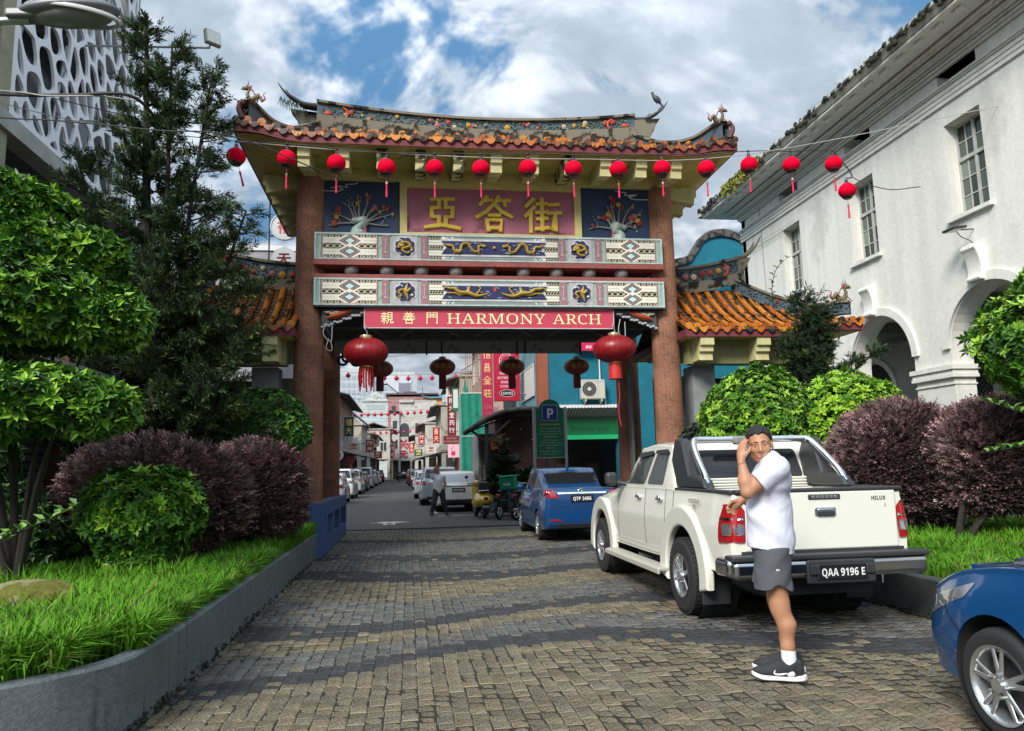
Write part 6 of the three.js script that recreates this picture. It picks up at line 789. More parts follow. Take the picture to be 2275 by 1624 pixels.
// ----- the cream pickup -----
{
  const P = thing('pickup_truck', 'cream white double cab pickup with chrome roll bar parked behind the man', 'pickup truck', [3.56, 0, -8.92]), m = paint([0.72, 0.72, 0.62], { rough: 0.36 });
  const s = (z, w, yb, yt, ym = 0.82, wt = 0.955) => ({ z, p: [[0, yb], [w * 0.9, yb], [w * 0.975, yb + 0.06], [w, ym], [w * 0.985, ym + 0.16], [w * wt, yt - 0.03], [w * (wt - 0.05), yt], [0, yt + 0.005]] });
  const low = loft([s(2.74, 0.8, 0.53, 1.17), s(2.7, 0.83, 0.5, 1.185), s(2.4, 0.845, 0.49, 1.19), s(1.36, 0.85, 0.47, 1.19), s(1.26, 0.85, 0.47, 1.2), s(0.4, 0.85, 0.46, 1.2), s(-0.5, 0.85, 0.46, 1.19), s(-0.95, 0.85, 0.46, 1.14, 0.8, 0.93), s(-1.8, 0.83, 0.46, 1.04, 0.76, 0.9), s(-2.25, 0.78, 0.42, 0.97, 0.72, 0.88), s(-2.48, 0.66, 0.42, 0.84, 0.66, 0.86), s(-2.55, 0.5, 0.48, 0.75, 0.62, 0.84)], 6, 4);
  const c = (z, k, y, wr = 0.74) => ({ z, p: [[0, 1.1], [0.79 * k, 1.1], [0.81 * k, 1.2], [0.79 * k, lerp(1.2, y, 0.4)], [(wr + 0.015) * k, Math.max(1.2, y - 0.09)], [(wr - 0.06) * k, Math.max(1.2, y - 0.015)], [0, y + 0.015]] });
  const cab = loft([c(1.34, 0.97, 1.22), c(1.32, 0.985, 1.3), c(1.2, 0.99, 1.66), c(1.12, 1, 1.69), c(0.7, 1, 1.715), c(0.3, 1, 1.69), c(0.1, 0.99, 1.64), c(-0.72, 0.97, 1.21)], 6, 4), B = new Body(low, cab);
  const R = 0.362, arches = [-1.52, 1.61].map((z) => archCut(0, 0.4, z, 0.47, 4)), bed = span(-0.72, 0.72, 0.75, 1.4, 1.4, 2.66);
  mesh('body', cut(low, [...arches, bed]), m, P); mesh('cab', cab, m, P); mesh('wheel_arch', [...archLiner(P, 0.85, 0.4, -1.52, 0.47), ...archLiner(P, 0.85, 0.4, 1.61, 0.47)], linerM, P);
  mesh('bed_liner', [span(-0.7, 0.7, 0.76, 0.78, 1.42, 2.64), span(-0.73, 0.73, 1.19, 1.2, 1.36, 1.4)], mat([0.3, 0.3, 0.27], {}), P); mesh('chassis', [span(-0.5, 0.5, 0.3, 0.5, -2.2, 2.6), cyl(0.07, 0.07, 1.5, 0, 0.36, 1.61, 12, 0, PI / 2), span(-0.62, 0.62, 0.36, 0.5, 2.2, 2.6)], MT.dark, P);
  mesh('bed_wall_ribs', [0, 1, 2, 3].map((i) => rbox(1.36, 0.022, 0.02, 0.008, 0, 1.2 + i * 0.03, 1.355)), m, P);
  // flared arches
  for (const sd of [-1, 1]) for (const [z, ex] of [[-1.52, 0], [1.61, 0.02]]) { const sh = new THREE.Shape(); sh.absarc(0, 0, 0.475, -0.22, PI + 0.22, false); sh.absarc(0, 0.005, 0.595 + ex, PI + 0.12, -0.12, true); const g = new THREE.ExtrudeGeometry(sh, { depth: 0.035, bevelEnabled: true, bevelSize: 0.03, bevelThickness: 0.025, bevelSegments: 4, curveSegments: 28 }); g.rotateY(PI / 2); g.translate(sd > 0 ? 0.82 : -0.855, 0.4, z); mesh('wheel_flare', g, m, P); }
  // glass, seams, handles
  const tint = mat([0.05, 0.06, 0.06], { rough: 0.04 });
  for (const sd of ['left', 'right']) {
    mesh('side_window', patch(B, sd, [[0.46, 1.24], [0.78, 1.6], [1.16, 1.6], [1.0, 1.24]], 0.006, 0.05), tint, P); mesh('side_window', patch(B, sd, [[-0.55, 1.23], [0.16, 1.575], [0.68, 1.6], [0.36, 1.24]], 0.006, 0.05), tint, P);
    mesh('window_visor', [patch(B, sd, [[0.02, 1.55], [0.16, 1.6], [0.7, 1.62], [0.68, 1.57], [0.2, 1.545]], 0.03, 0.02), patch(B, sd, [[0.76, 1.58], [0.78, 1.62], [1.16, 1.62], [1.17, 1.57]], 0.03, 0.02)], MT.plastic, P);
    mesh('door_seam', [[[0.41, 0.5], [0.41, 1.2]], [[-0.72, 0.52], [-0.68, 1.18]], [[1.1, 0.75], [1.1, 1.2]], [[-0.72, 0.51], [1.05, 0.51]], [[1.34, 0.55], [1.34, 1.19]], [[1.1, 0.75], [1.02, 0.52]]].map((q) => patch(B, sd, line(...q, 0.005), 0.003, 0, 0.12)), seamM, P);
    const k = sd === 'left' ? -1 : 1; for (const z of [0.2, 0.95]) { mesh('door_handle', [rbox(0.03, 0.035, 0.17, 0.014, k * 0.852, 1.085, z), ball(0.03, k * 0.85, 1.1, z - 0.02, 10, [0.5, 1, 1])], MT.chrome, P); }
    mesh('mirror', [rbox(0.16, 0.17, 0.12, 0.05, k * 0.98, 1.29, -0.5, 0, 0, 0, 4), bar([k * 0.8, 1.22, -0.46], [k * 0.92, 1.25, -0.5], 0.03, 8)], mat([0.035, 0.035, 0.037], { rough: 0.4 }), P); mesh('side_step', [rbox(0.17, 0.05, 2.1, 0.02, k * 0.88, 0.36, 0.12, 0, 0, 0), rbox(0.03, 0.06, 2.14, 0.012, k * 0.965, 0.345, 0.12)], mat([0.42, 0.4, 0.34], { rough: 0.5 }), P);
    mesh('rocker_trim', patch(B, sd, [[-0.95, 0.5], [1.1, 0.5], [1.1, 0.56], [-0.95, 0.56]], 0.012, 0, 0.12), m, P);
    for (const z of [-1.52, 1.61]) mesh('mud_flap', rbox(0.28, 0.36, 0.02, 0.01, k * 0.72, 0.33, z + 0.48, 0.08), MT.plastic, P);
    for (const z of [-1.52, 1.61]) wheel(P, k * 0.77, R, z, R, 0.24, 6, k > 0, { tread: true, rim: 0.58, a: 0.2 });
    // roll bar: black sail, chrome tube
    const sail = [[1.34, 1.23], [2.06, 1.23], [2.0, 1.29], [1.66, 1.33], [1.52, 1.66], [1.46, 1.7], [1.33, 1.7], [1.22, 1.5]], g = extrude(sail.map((q) => [-q[0], q[1]]).reverse(), 0.07, 0.02); g.rotateY(PI / 2); mesh('roll_bar_sail', g.translate(k * 0.72 - 0.035, 0, 0), MT.plastic, P);
    mesh('roll_bar_tube', tube([[k * 0.2, 1.7, 1.46], [k * 0.56, 1.7, 1.48], [k * 0.64, 1.68, 1.52], [k * 0.685, 1.55, 1.68], [k * 0.71, 1.36, 1.92], [k * 0.715, 1.25, 2.02]], 0.034, 12, 40), MT.chrome, P);
    mesh('bed_rail_cap', rbox(0.09, 0.035, 1.36, 0.012, k * 0.77, 1.2, 2.04), MT.plastic, P);
    // tail lamps wrap the corner
    const lamp = mesh('tail_lamp', [patch(B, 'rear', [[k * 0.715, 0.78], [k * 0.82, 0.78], [k * 0.815, 1.1], [k * 0.75, 1.1], [k * 0.7, 1.04]], 0.02, 0.015), patch(B, sd, [[2.74, 0.78], [2.5, 0.76], [2.52, 0.95], [2.6, 1.1], [2.74, 1.1]], 0.012, 0.03)], lampRed, P);
    mesh('reverse_lamp', [patch(B, 'rear', [[k * 0.72, 0.84], [k * 0.81, 0.84], [k * 0.81, 0.93], [k * 0.72, 0.93]], 0.026, 0.01), patch(B, sd, [[2.73, 0.83], [2.6, 0.83], [2.58, 0.93], [2.73, 0.94]], 0.018, 0.03)], lampClear, lamp); mesh('lamp_strip', [patch(B, sd, [[2.74, 0.965], [2.54, 0.965], [2.54, 0.985], [2.74, 0.985]], 0.018), patch(B, 'rear', [[k * 0.71, 0.965], [k * 0.82, 0.965], [k * 0.82, 0.985], [k * 0.71, 0.985]], 0.026)], MT.chrome, lamp);
  }
  mesh('roll_bar_tube', tube([[-0.6, 1.7, 1.44], [0, 1.705, 1.44], [0.6, 1.7, 1.44]], 0.036, 12, 20), MT.chrome, P); mesh('third_brake_lamp_housing', rbox(0.42, 0.09, 0.1, 0.03, 0, 1.69, 1.52), mat([0.2, 0.2, 0.2], { rough: 0.4 }), P);
  mesh('rear_window', patch(B, 'rear', [[-0.66, 1.3], [0.66, 1.3], [0.61, 1.6], [-0.61, 1.6]], 0.008, 0.05), mat([0.02, 0.022, 0.028], { rough: 0.05 }), P); mesh('windscreen', patch(B, 'front', [[-0.66, 1.24], [0.66, 1.24], [0.6, 1.6], [-0.6, 1.6]], 0.008, 0.05), tint, P);
  const tg = mesh('tailgate', rbox(1.42, 0.5, 0.06, 0.02, 0, 0.945, 2.735, 0, 0, 0, 3), m, P); mesh('tailgate_cap', rbox(1.56, 0.035, 0.1, 0.014, 0, 1.205, 2.72), MT.plastic, P);
  mesh('tailgate_handle', [rbox(0.2, 0.075, 0.02, 0.02, 0.03, 1.02, 2.768), rbox(0.15, 0.03, 0.02, 0.008, 0.03, 1.03, 2.778)], MT.chrome, tg); mesh('handle_recess', rbox(0.16, 0.045, 0.012, 0.01, 0.03, 1.005, 2.781), MT.plastic, tg); const bl = mesh('high_brake_lamp', rbox(0.3, 0.045, 0.02, 0.02, 0.03, 1.145, 2.766), MT.plastic, tg); mesh('lamp_leds', Array.from({ length: 6 }, (_, i) => rbox(0.034, 0.025, 0.01, 0.005, -0.075 + i * 0.042, 1.145, 2.776)), lampClear, bl);
  const word = (name, t, w, h, x, y, z, ry, font, par) => printed(name, w, h, canvasTex(256, 64, (q, W, H) => { q.clearRect(0, 0, W, H); q.fillStyle = '#15161a'; q.font = font; q.textAlign = 'center'; q.textBaseline = 'middle'; t.forEach((u, i) => { const mw = q.measureText(u).width; q.save(); q.translate(W / 2, H * (i + 0.5) / t.length + 2); q.scale(Math.min(1, W * 0.96 / mw), 1); q.fillText(u, 0, 0); q.restore(); }); }), par, x, y, z, ry, { cut: true, rough: 0.3 });
  word('badge', ['HILUX'], 0.2, 0.05, 0.54, 1.125, 2.769, 0, 'bold 60px sans-serif', tg); word('badge', ['G'], 0.07, 0.045, 0.6, 1.06, 2.769, 0, 'bold 60px sans-serif', tg); word('badge', ['INTERCOOLER', 'VNT'], 0.34, 0.11, -0.856, 1.08, 1.98, -PI / 2, 'italic bold 30px sans-serif', P);
  mesh('bumper', [rbox(1.78, 0.16, 0.14, 0.05, 0, 0.56, 2.82, 0, 0, 0, 3), rbox(0.12, 0.16, 0.3, 0.05, -0.86, 0.57, 2.68, 0, 0, 0, 3), rbox(0.12, 0.16, 0.3, 0.05, 0.86, 0.57, 2.68, 0, 0, 0, 3)], mat([0.6, 0.61, 0.62], { rough: 0.14, metal: 1 }), P); mesh('bumper_step', [rbox(1.8, 0.045, 0.17, 0.015, 0, 0.655, 2.81), span(-0.75, 0.75, 0.66, 0.7, 2.7, 2.76)], MT.plastic, P);
  mesh('plate_holder', [rbox(0.62, 0.2, 0.05, 0.02, 0.06, 0.53, 2.885), rbox(0.08, 0.08, 0.05, 0.01, -0.19, 0.55, 2.91), rbox(0.08, 0.08, 0.05, 0.01, 0.31, 0.55, 2.91)], MT.plastic, P); plate(P, 0.06, 0.53, 2.918, 0.46, 0.13, 'QAA 9196 E');
}
// ----- blue sedan in front of the pickup and the near blue car -----
const blueM = paint([0.002, 0.05, 0.17], { rough: 0.35, metal: 0.2 });
{
  const c = car('blue_sedan', 'metallic blue sedan parked ahead of the pickup, seen from behind', { L: 3.9, W: 1.56, H: 1.46, belt: 0.98, kind: 'sedan', m: blueM, r: 0.29, ro: 0.82, fo: 0.75, plateText: 'QTP 3496', plateY: 0.84, lampY: 0.94, lampShape: (s, w) => [[s * w * 0.95, 0.86], [s * w * 0.95, 1.02], [s * 0.62, 1.04], [s * 0.46, 0.84], [s * 0.6, 0.86]], twin: true }, [3.38, 0, -16.5], 0), { t, B, h, w } = c;
  mesh('chrome_strip', patch(B, 'rear', [[-0.48, 0.93], [0.48, 0.93], [0.5, 0.965], [-0.5, 0.965]], 0.02, 0.01), MT.chrome, t); mesh('emblem', [at(new THREE.TorusGeometry(0.055, 0.012, 8, 18), 0, 0.975, h - 0.02, 0, 0, 0, [1.2, 0.9, 1]), rbox(0.04, 0.05, 0.02, 0.01, 0.01, 0.975, h - 0.02)], MT.chrome, t);
  mesh('antenna_fin', taperTube([[0, 1.45, 0.62], [0, 1.47, 0.66], [0, 1.5, 0.72]], (q) => 0.04 - 0.03 * q, 6), blueM, t); mesh('rear_reflector', [patch(B, 'rear', [[-0.66, 0.42], [-0.42, 0.4], [-0.42, 0.43], [-0.66, 0.45]], 0.01), patch(B, 'rear', [[0.66, 0.42], [0.42, 0.4], [0.42, 0.43], [0.66, 0.45]], 0.01)], lampRed, t); mesh('bumper_seam', patch(B, 'rear', line([-0.72, 0.68], [0.72, 0.68], 0.006), 0.004), seamM, t);
  const n = car('near_blue_car', 'metallic blue hatchback cut off by the lower right corner', { L: 3.75, W: 1.66, H: 1.46, belt: 0.93, kind: 'hatch', m: paint([0.003, 0.065, 0.2], { rough: 0.35, metal: 0.2 }), r: 0.283, fo: 0.72, ro: 0.7, spokes: 5, twin: true, rimK: 0.7, nose: 0.82 }, [3.84, 0, -2.5], 0);
  mesh('bonnet_seam', [patch(n.B, 'top', line([-0.62, -1.62], [-0.66, -0.95], 0.006), 0.004), patch(n.B, 'top', line([0.62, -1.62], [0.66, -0.95], 0.006), 0.004)], seamM, n.t); mesh('bumper_seam', patch(n.B, 'left', line([-1.62, 0.66], [-1.42, 0.5], 0.005), 0.004), seamM, n.t);
}
// ----- parked and moving cars down the street -----
{
  const far = (name, label, kind, color, x, z, turn = 0, o = {}) => car(name, label, { L: { sedan: 4.2, hatch: 3.8, suv: 4.3, van: 4.2 }[kind], W: 1.68, H: { sedan: 1.44, hatch: 1.5, suv: 1.66, van: 1.86 }[kind], belt: { sedan: 0.94, hatch: 0.95, suv: 1.06, van: 1.1 }[kind], kind, color, r: 0.31, ...o }, [x, 0, z], turn, o.grp);
  const wc = far('white_hatchback', 'white hatchback seen from behind beside the yellow scooter', 'hatch', [0.72, 0.72, 0.66], 1.7, -28.0, 0, { W: 1.6, H: 1.42, plateText: 'QPD 8357', plateY: 0.76, rearGlass: mat([0.5, 0.52, 0.58], { rough: 0.35 }), lampY: 0.84, lampH: 0.24 });
  mesh('bumper_insert', patch(wc.B, 'rear', [[-0.62, 0.22], [0.62, 0.22], [0.52, 0.44], [-0.52, 0.44]], 0.012, 0.06), MT.black, wc.t); mesh('trim_line', patch(wc.B, 'rear', [[-0.66, 0.87], [0.66, 0.87], [0.66, 0.9], [-0.66, 0.9]], 0.012), MT.plastic, wc.t);
  far('grey_minivan', 'grey minivan parked behind the person in the white top', 'suv', [0.3, 0.31, 0.32], 1.3, -33.8, 0, { plateText: '' , H: 1.6 });
  far('silver_sedan', 'silver sedan parked beyond the grey van', 'sedan', [0.36, 0.38, 0.4], 1.1, -41.5, 0, { plateText: 'QAB 2217' });
  const gR = 'far cars parked on the right side';
  far('dark_suv', 'black vehicle parked beyond the silver sedan', 'suv', [0.03, 0.03, 0.035], 1.9, -49, 0); far('white_small_car', 'small white car parked furthest out on the right side', 'hatch', [0.7, 0.7, 0.7], 1.1, -58, 0); far('dark_green_car', 'dark green car between the far white and red cars', 'hatch', [0.05, 0.07, 0.06], 1.0, -67, 0); far('dark_red_car', 'dark red car parked far down on the right side', 'hatch', [0.22, 0.02, 0.03], 0.75, -76, 0); far('black_far_car', 'black car at the far end of the right row', 'suv', [0.025, 0.025, 0.03], 0.5, -86, 0);
  far('white_saloon', 'nearest white car of the left row, half hidden by the blue plinth', 'sedan', [0.72, 0.72, 0.72], -3.75, -37.0, 0); far('white_suv', 'white car with red lamps, second in the left row', 'suv', [0.7, 0.7, 0.7], -3.8, -43.5, 0); far('silver_suv', 'silver sport utility car, third in the left row', 'suv', [0.42, 0.43, 0.45], -3.85, -51.5, 0); far('dark_grey_car', 'dark grey car, fourth in the left row', 'hatch', [0.1, 0.1, 0.11], -3.9, -59, 0);
  far('white_minivan', 'white minivan over a maroon car in the left row', 'van', [0.66, 0.66, 0.66], -3.95, -68, 0); far('silver_far_car', 'silver car near the far end of the left row', 'suv', [0.45, 0.45, 0.46], -4.0, -79, 0); far('white_far_car', 'white car at the far end of the left row', 'hatch', [0.68, 0.68, 0.66], -4.1, -90, 0); far('red_suv', 'red sport utility car at the far left side of the road', 'suv', [0.26, 0.025, 0.03], -4.3, -104, 0.12);
}
// ---------- two-wheelers ----------
function bikeWheel(p, z, r, w = 0.1) { const g = new THREE.Group(); g.name = 'wheel'; p.add(g); g.position.set(0, r, z); mesh('tyre', at(new THREE.TorusGeometry(r - w / 2, w / 2, 10, 30), 0, 0, 0, 0, PI / 2), MT.rubber, g); const s = [cyl(0.05, 0.05, w, 0, 0, 0, 12, 0, PI / 2), at(new THREE.TorusGeometry(r - w, 0.015, 6, 26), 0, 0, 0, 0, PI / 2)]; for (let i = 0; i < 5; i++) { const a = i / 5 * 6.283; s.push(bar([0, 0, 0], [0, Math.cos(a) * (r - w), Math.sin(a) * (r - w)], 0.016, 5)); } mesh('rim', s, MT.steel, g); }
{
  const S = thing('yellow_scooter', 'yellow motor scooter with black seat and top box parked by the white hatchback', 'scooter', [2.15, 0, -22.75], 0.12), y = paint([0.6, 0.4, 0.01]);
  bikeWheel(S, 0.45, 0.25, 0.13); bikeWheel(S, -0.75, 0.25, 0.12);
  mesh('rear_cowl', [at(new THREE.SphereGeometry(0.3, 22, 16), 0, 0.56, 0.3, 0.15, 0, 0, [0.92, 0.72, 1.45]), at(new THREE.SphereGeometry(0.2, 16, 12), -0.16, 0.5, 0.2, 0, 0, 0, [0.6, 0.9, 1.5]), at(new THREE.SphereGeometry(0.2, 16, 12), 0.16, 0.5, 0.2, 0, 0, 0, [0.6, 0.9, 1.5])], y, S); mesh('leg_shield', [at(new THREE.BoxGeometry(0.32, 0.6, 0.04), 0, 0.62, -0.42, -0.25), at(new THREE.SphereGeometry(0.16, 14, 10), 0, 0.42, -0.72, 0, 0, 0, [0.8, 0.8, 1.6])], y, S); mesh('floorboard', rbox(0.34, 0.05, 0.42, 0.02, 0, 0.3, -0.2), MT.plastic, S);
  mesh('seat', [at(new THREE.SphereGeometry(0.2, 18, 12), 0, 0.8, 0.22, 0, 0, 0, [0.8, 0.4, 1.8])], MT.black, S); mesh('top_box', [rbox(0.3, 0.24, 0.3, 0.05, -0.02, 0.96, 0.42)], mat([0.03, 0.03, 0.03], { rough: 0.6 }), S); mesh('rack', [tube([[-0.14, 0.76, 0.2], [-0.14, 0.82, 0.55], [0.14, 0.82, 0.55], [0.14, 0.76, 0.2]], 0.014, 6)], MT.chrome, S);
  mesh('handlebar', [tube([[-0.32, 1.0, -0.4], [-0.12, 1.03, -0.52], [0.12, 1.03, -0.52], [0.32, 1.0, -0.4]], 0.018, 6), bar([0, 0.5, -0.7], [0, 1.02, -0.5], 0.03, 8)], MT.plastic, S); mesh('headlamp', ball(0.1, 0, 1.03, -0.55, 12), y, S); mesh('mirror', [bar([-0.28, 1.0, -0.42], [-0.36, 1.2, -0.38], 0.008, 5), ball(0.06, -0.36, 1.22, -0.38, 8, [1, 0.8, 0.3]), bar([0.28, 1.0, -0.42], [0.36, 1.2, -0.38], 0.008, 5), ball(0.06, 0.36, 1.22, -0.38, 8, [1, 0.8, 0.3])], MT.plastic, S);
  mesh('tail_lamp', rbox(0.13, 0.09, 0.05, 0.03, 0, 0.6, 0.72), lampRed, S); mesh('mudguard', [rbox(0.2, 0.26, 0.06, 0.03, 0, 0.34, 0.68, 0.25), rbox(0.14, 0.16, 0.02, 0.01, 0, 0.2, 0.76, 0.2)], MT.black, S); mesh('number_plate', rbox(0.2, 0.08, 0.012, 0.005, 0, 0.36, 0.735, 0.25), mat([0.5, 0.5, 0.5], {}), S); mesh('exhaust', bar([0.16, 0.24, 0.1], [0.2, 0.3, 0.62], 0.045, 10), MT.steel, S);
  const M = thing('delivery_motorbike', 'black motorbike carrying a green delivery box beside the plants', 'motorbike', [2.86, 0, -22.2], -0.5);
  bikeWheel(M, 0.6, 0.29, 0.09); bikeWheel(M, -0.62, 0.29, 0.08); mesh('frame', [bar([0, 0.32, 0.6], [0, 0.7, 0.1], 0.03), bar([0, 0.75, 0.5], [0, 0.72, -0.2], 0.04), bar([0, 0.3, -0.62], [0, 0.95, -0.36], 0.032), rbox(0.2, 0.28, 0.34, 0.06, 0, 0.42, -0.02), rbox(0.18, 0.2, 0.5, 0.06, 0, 0.62, -0.2), rbox(0.22, 0.5, 0.05, 0.02, 0, 0.55, -0.42, -0.35)], MT.black, M); mesh('seat', at(new THREE.SphereGeometry(0.18, 16, 10), 0, 0.8, 0.22, 0, 0, 0, [0.7, 0.35, 1.9]), MT.black, M); mesh('handlebar', tube([[-0.34, 1.04, -0.24], [-0.1, 1.0, -0.34], [0.1, 1.0, -0.34], [0.34, 1.04, -0.24]], 0.016, 6), MT.steel, M); mesh('mirror', [bar([-0.28, 1.02, -0.26], [-0.34, 1.22, -0.22], 0.008, 5), ball(0.06, -0.34, 1.24, -0.22, 8, [1, 0.8, 0.3])], MT.plastic, M); mesh('tail_lamp', rbox(0.14, 0.08, 0.05, 0.02, 0, 0.68, 0.64), lampRed, M); mesh('mudguard', rbox(0.16, 0.3, 0.04, 0.02, 0, 0.5, 0.74, 0.3), MT.black, M);
  const bx = thing('delivery_box', 'green insulated delivery box strapped on the black motorbike', 'delivery box', [2.9, 0.82, -21.9], -0.42); mesh('box_body', rbox(0.44, 0.38, 0.42, 0.04, 0, 0.2, 0.0, 0, 0, 0.06), mat([0.0, 0.22, 0.12], { rough: 0.6 }), bx); mesh('box_lid', rbox(0.47, 0.07, 0.45, 0.03, -0.01, 0.4, 0, 0, 0, 0.06), mat([0.0, 0.25, 0.14], { rough: 0.5 }), bx); printed('lettering', 0.26, 0.1, canvasTex(128, 48, (q, W, H) => { q.clearRect(0, 0, W, H); q.fillStyle = '#d8e8dc'; q.font = 'bold 42px sans-serif'; q.textAlign = 'center'; q.textBaseline = 'middle'; q.fillText('Grab', W / 2, H / 2); }), bx, 0, 0.18, 0.216, 0, { cut: true });
  const M2 = M.clone(); M2.name = numbered('delivery_motorbike'); M2.userData = { label: 'dark motorbike parked between the green-box bike and the blue sedan', category: 'motorbike' }; scene.add(M2); M2.position.set(3.35, 0, -21.6); M2.rotation.y = -0.65;
}
// ---------- people ----------
function iso(f, lo, hi, cell) {                                    // smooth closed surface of f = 0 (negative inside), on cells of the given size
  const nx = Math.ceil((hi[0] - lo[0]) / cell) + 1, ny = Math.ceil((hi[1] - lo[1]) / cell) + 1, nz = Math.ceil((hi[2] - lo[2]) / cell) + 1, g = new Float32Array(nx * ny * nz), id = new Int32Array(nx * ny * nz).fill(-1), at3 = (i, j, k) => (k * ny + j) * nx + i;
  for (let K = 0; K < nz; K += 4) for (let Jb = 0; Jb < ny; Jb += 4) for (let I = 0; I < nx; I += 4) { const c = f(lo[0] + (I + 1.5) * cell, lo[1] + (Jb + 1.5) * cell, lo[2] + (K + 1.5) * cell), skip = Math.abs(c) > cell * 6.5;
    for (let k = K; k < Math.min(K + 4, nz); k++) for (let j = Jb; j < Math.min(Jb + 4, ny); j++) for (let i = I; i < Math.min(I + 4, nx); i++) g[at3(i, j, k)] = skip ? c : f(lo[0] + i * cell, lo[1] + j * cell, lo[2] + k * cell); }
  const pos = [], idx = [], C = [0, 1, 2, 3, 4, 5, 6, 7].map((c) => [c & 1, (c >> 1) & 1, c >> 2]), ED = []; for (let a = 0; a < 8; a++) for (const b of [1, 2, 4]) if (!(a & b)) ED.push([a, a | b]);
  for (let k = 0; k < nz - 1; k++) for (let j = 0; j < ny - 1; j++) for (let i = 0; i < nx - 1; i++) {
    const v = C.map((c) => g[at3(i + c[0], j + c[1], k + c[2])]); let m = 0; v.forEach((q) => (m += q < 0)); if (m === 0 || m === 8) continue; let x = 0, y = 0, z = 0, n = 0;
    for (const [a, b] of ED) if ((v[a] < 0) !== (v[b] < 0)) { const t = v[a] / (v[a] - v[b]); x += lerp(C[a][0], C[b][0], t); y += lerp(C[a][1], C[b][1], t); z += lerp(C[a][2], C[b][2], t); n++; }
    id[at3(i, j, k)] = pos.length / 3; pos.push(lo[0] + (i + x / n) * cell, lo[1] + (j + y / n) * cell, lo[2] + (k + z / n) * cell);
  }
  const quad = (a, b, c, d, s) => { if (a < 0 || b < 0 || c < 0 || d < 0) return; s ? idx.push(a, b, c, a, c, d) : idx.push(a, c, b, a, d, c); };
  for (let k = 1; k < nz - 1; k++) for (let j = 1; j < ny - 1; j++) for (let i = 1; i < nx - 1; i++) { const s = g[at3(i, j, k)] < 0;
    if (s !== g[at3(i + 1, j, k)] < 0) quad(id[at3(i, j - 1, k - 1)], id[at3(i, j, k - 1)], id[at3(i, j, k)], id[at3(i, j - 1, k)], s);
    if (s !== g[at3(i, j + 1, k)] < 0) quad(id[at3(i - 1, j, k - 1)], id[at3(i - 1, j, k)], id[at3(i, j, k)], id[at3(i, j, k - 1)], s);
    if (s !== g[at3(i, j, k + 1)] < 0) quad(id[at3(i - 1, j - 1, k)], id[at3(i, j - 1, k)], id[at3(i, j, k)], id[at3(i - 1, j, k)], s); }
  const q = new THREE.BufferGeometry(), n = new Float32Array(pos.length), e = cell * 0.5; q.setAttribute('position', new THREE.Float32BufferAttribute(pos, 3)); q.setIndex(idx);
  for (let i = 0; i < pos.length; i += 3) { const [x, y, z] = [pos[i], pos[i + 1], pos[i + 2]], a = f(x + e, y, z) - f(x - e, y, z), b = f(x, y + e, z) - f(x, y - e, z), c = f(x, y, z + e) - f(x, y, z - e), L = Math.hypot(a, b, c) || 1; n[i] = a / L; n[i + 1] = b / L; n[i + 2] = c / L; }
  q.setAttribute('normal', new THREE.BufferAttribute(n, 3)); q.setAttribute('uv', new THREE.Float32BufferAttribute(new Float32Array(pos.length / 3 * 2), 2)); return q;
}
const smin = (a, b, k) => { const h = Math.max(k - Math.abs(a - b), 0) / k; return Math.min(a, b) - h * h * k * 0.25; }, smax = (a, b, k) => -smin(-a, -b, k);
const cap = (a, b, ra, rb) => { const dx = b[0] - a[0], dy = b[1] - a[1], dz = b[2] - a[2], L = dx * dx + dy * dy + dz * dz; return (x, y, z) => { const px = x - a[0], py = y - a[1], pz = z - a[2], t = L ? clamp((px * dx + py * dy + pz * dz) / L) : 0; return Math.hypot(px - dx * t, py - dy * t, pz - dz * t) - lerp(ra, rb, t); }; };
const ell = (c, r) => { const m = Math.min(...r); return (x, y, z) => { const k = Math.hypot((x - c[0]) / r[0], (y - c[1]) / r[1], (z - c[2]) / r[2]); return (k - 1) * m * (k > 1 ? 1.2 : 1); }; };
const join = (k, ...fs) => (x, y, z) => fs.reduce((d, f) => (d === null ? f(x, y, z) : smin(d, f(x, y, z), k)), null);
const less = (f, g, k) => (x, y, z) => smax(f(x, y, z), -g(x, y, z), k);
const both3 = (f, g, k = 0.006) => (x, y, z) => smax(f(x, y, z), g(x, y, z), k);
const plane = (p, n) => (x, y, z) => (x - p[0]) * n[0] + (y - p[1]) * n[1] + (z - p[2]) * n[2];
// a hand: fingers along +y, palm towards +z, thumb on side s of x
function handGeo(s, curl, spread = 0.03, cell = 0.0035) {
  const fs = [ell([0, 0.045, 0], [0.038, 0.05, 0.017]), cap([0, -0.03, 0], [0, 0.02, 0], 0.025, 0.028)], all = [];
  [[0.029, 0.066], [0.01, 0.074], [-0.01, 0.069], [-0.028, 0.053]].forEach(([x, L], i) => { let p = [s * x, 0.084 - 0.006 * Math.abs(i - 1), 0.002], a = 0.15 * curl; const r = [0.0092, 0.0088, 0.0082, 0.007], parts = [0.44, 0.32, 0.26]; let d = [s * x * spread * 8, 0, 0]; parts.forEach((q, j) => { a += curl * (j ? 0.75 : 0.5); const e = [p[0] + d[0] * q * 0.25, p[1] + Math.cos(a) * L * q * 1.02, p[2] + Math.sin(a) * L * q]; all.push(cap(p, e, r[j], r[j + 1])); p = e; }); });
  const t0 = [s * 0.026, 0.02, 0.008], t1 = [s * 0.05, 0.052, 0.018], t2 = [s * (0.05 + 0.01 * (1 - curl)), 0.082, 0.022 + 0.014 * curl]; all.push(cap(t0, t1, 0.015, 0.011), cap(t1, t2, 0.011, 0.008));
  return iso(join(0.008, join(0.02, ...fs), ...all.map((f) => f)), [-0.085, -0.05, -0.05], [0.085, 0.19, 0.11], cell);
}
const basis = (o, x, y, z) => new THREE.Matrix4().makeBasis(V(...x), V(...y), V(...z)).setPosition(...o);
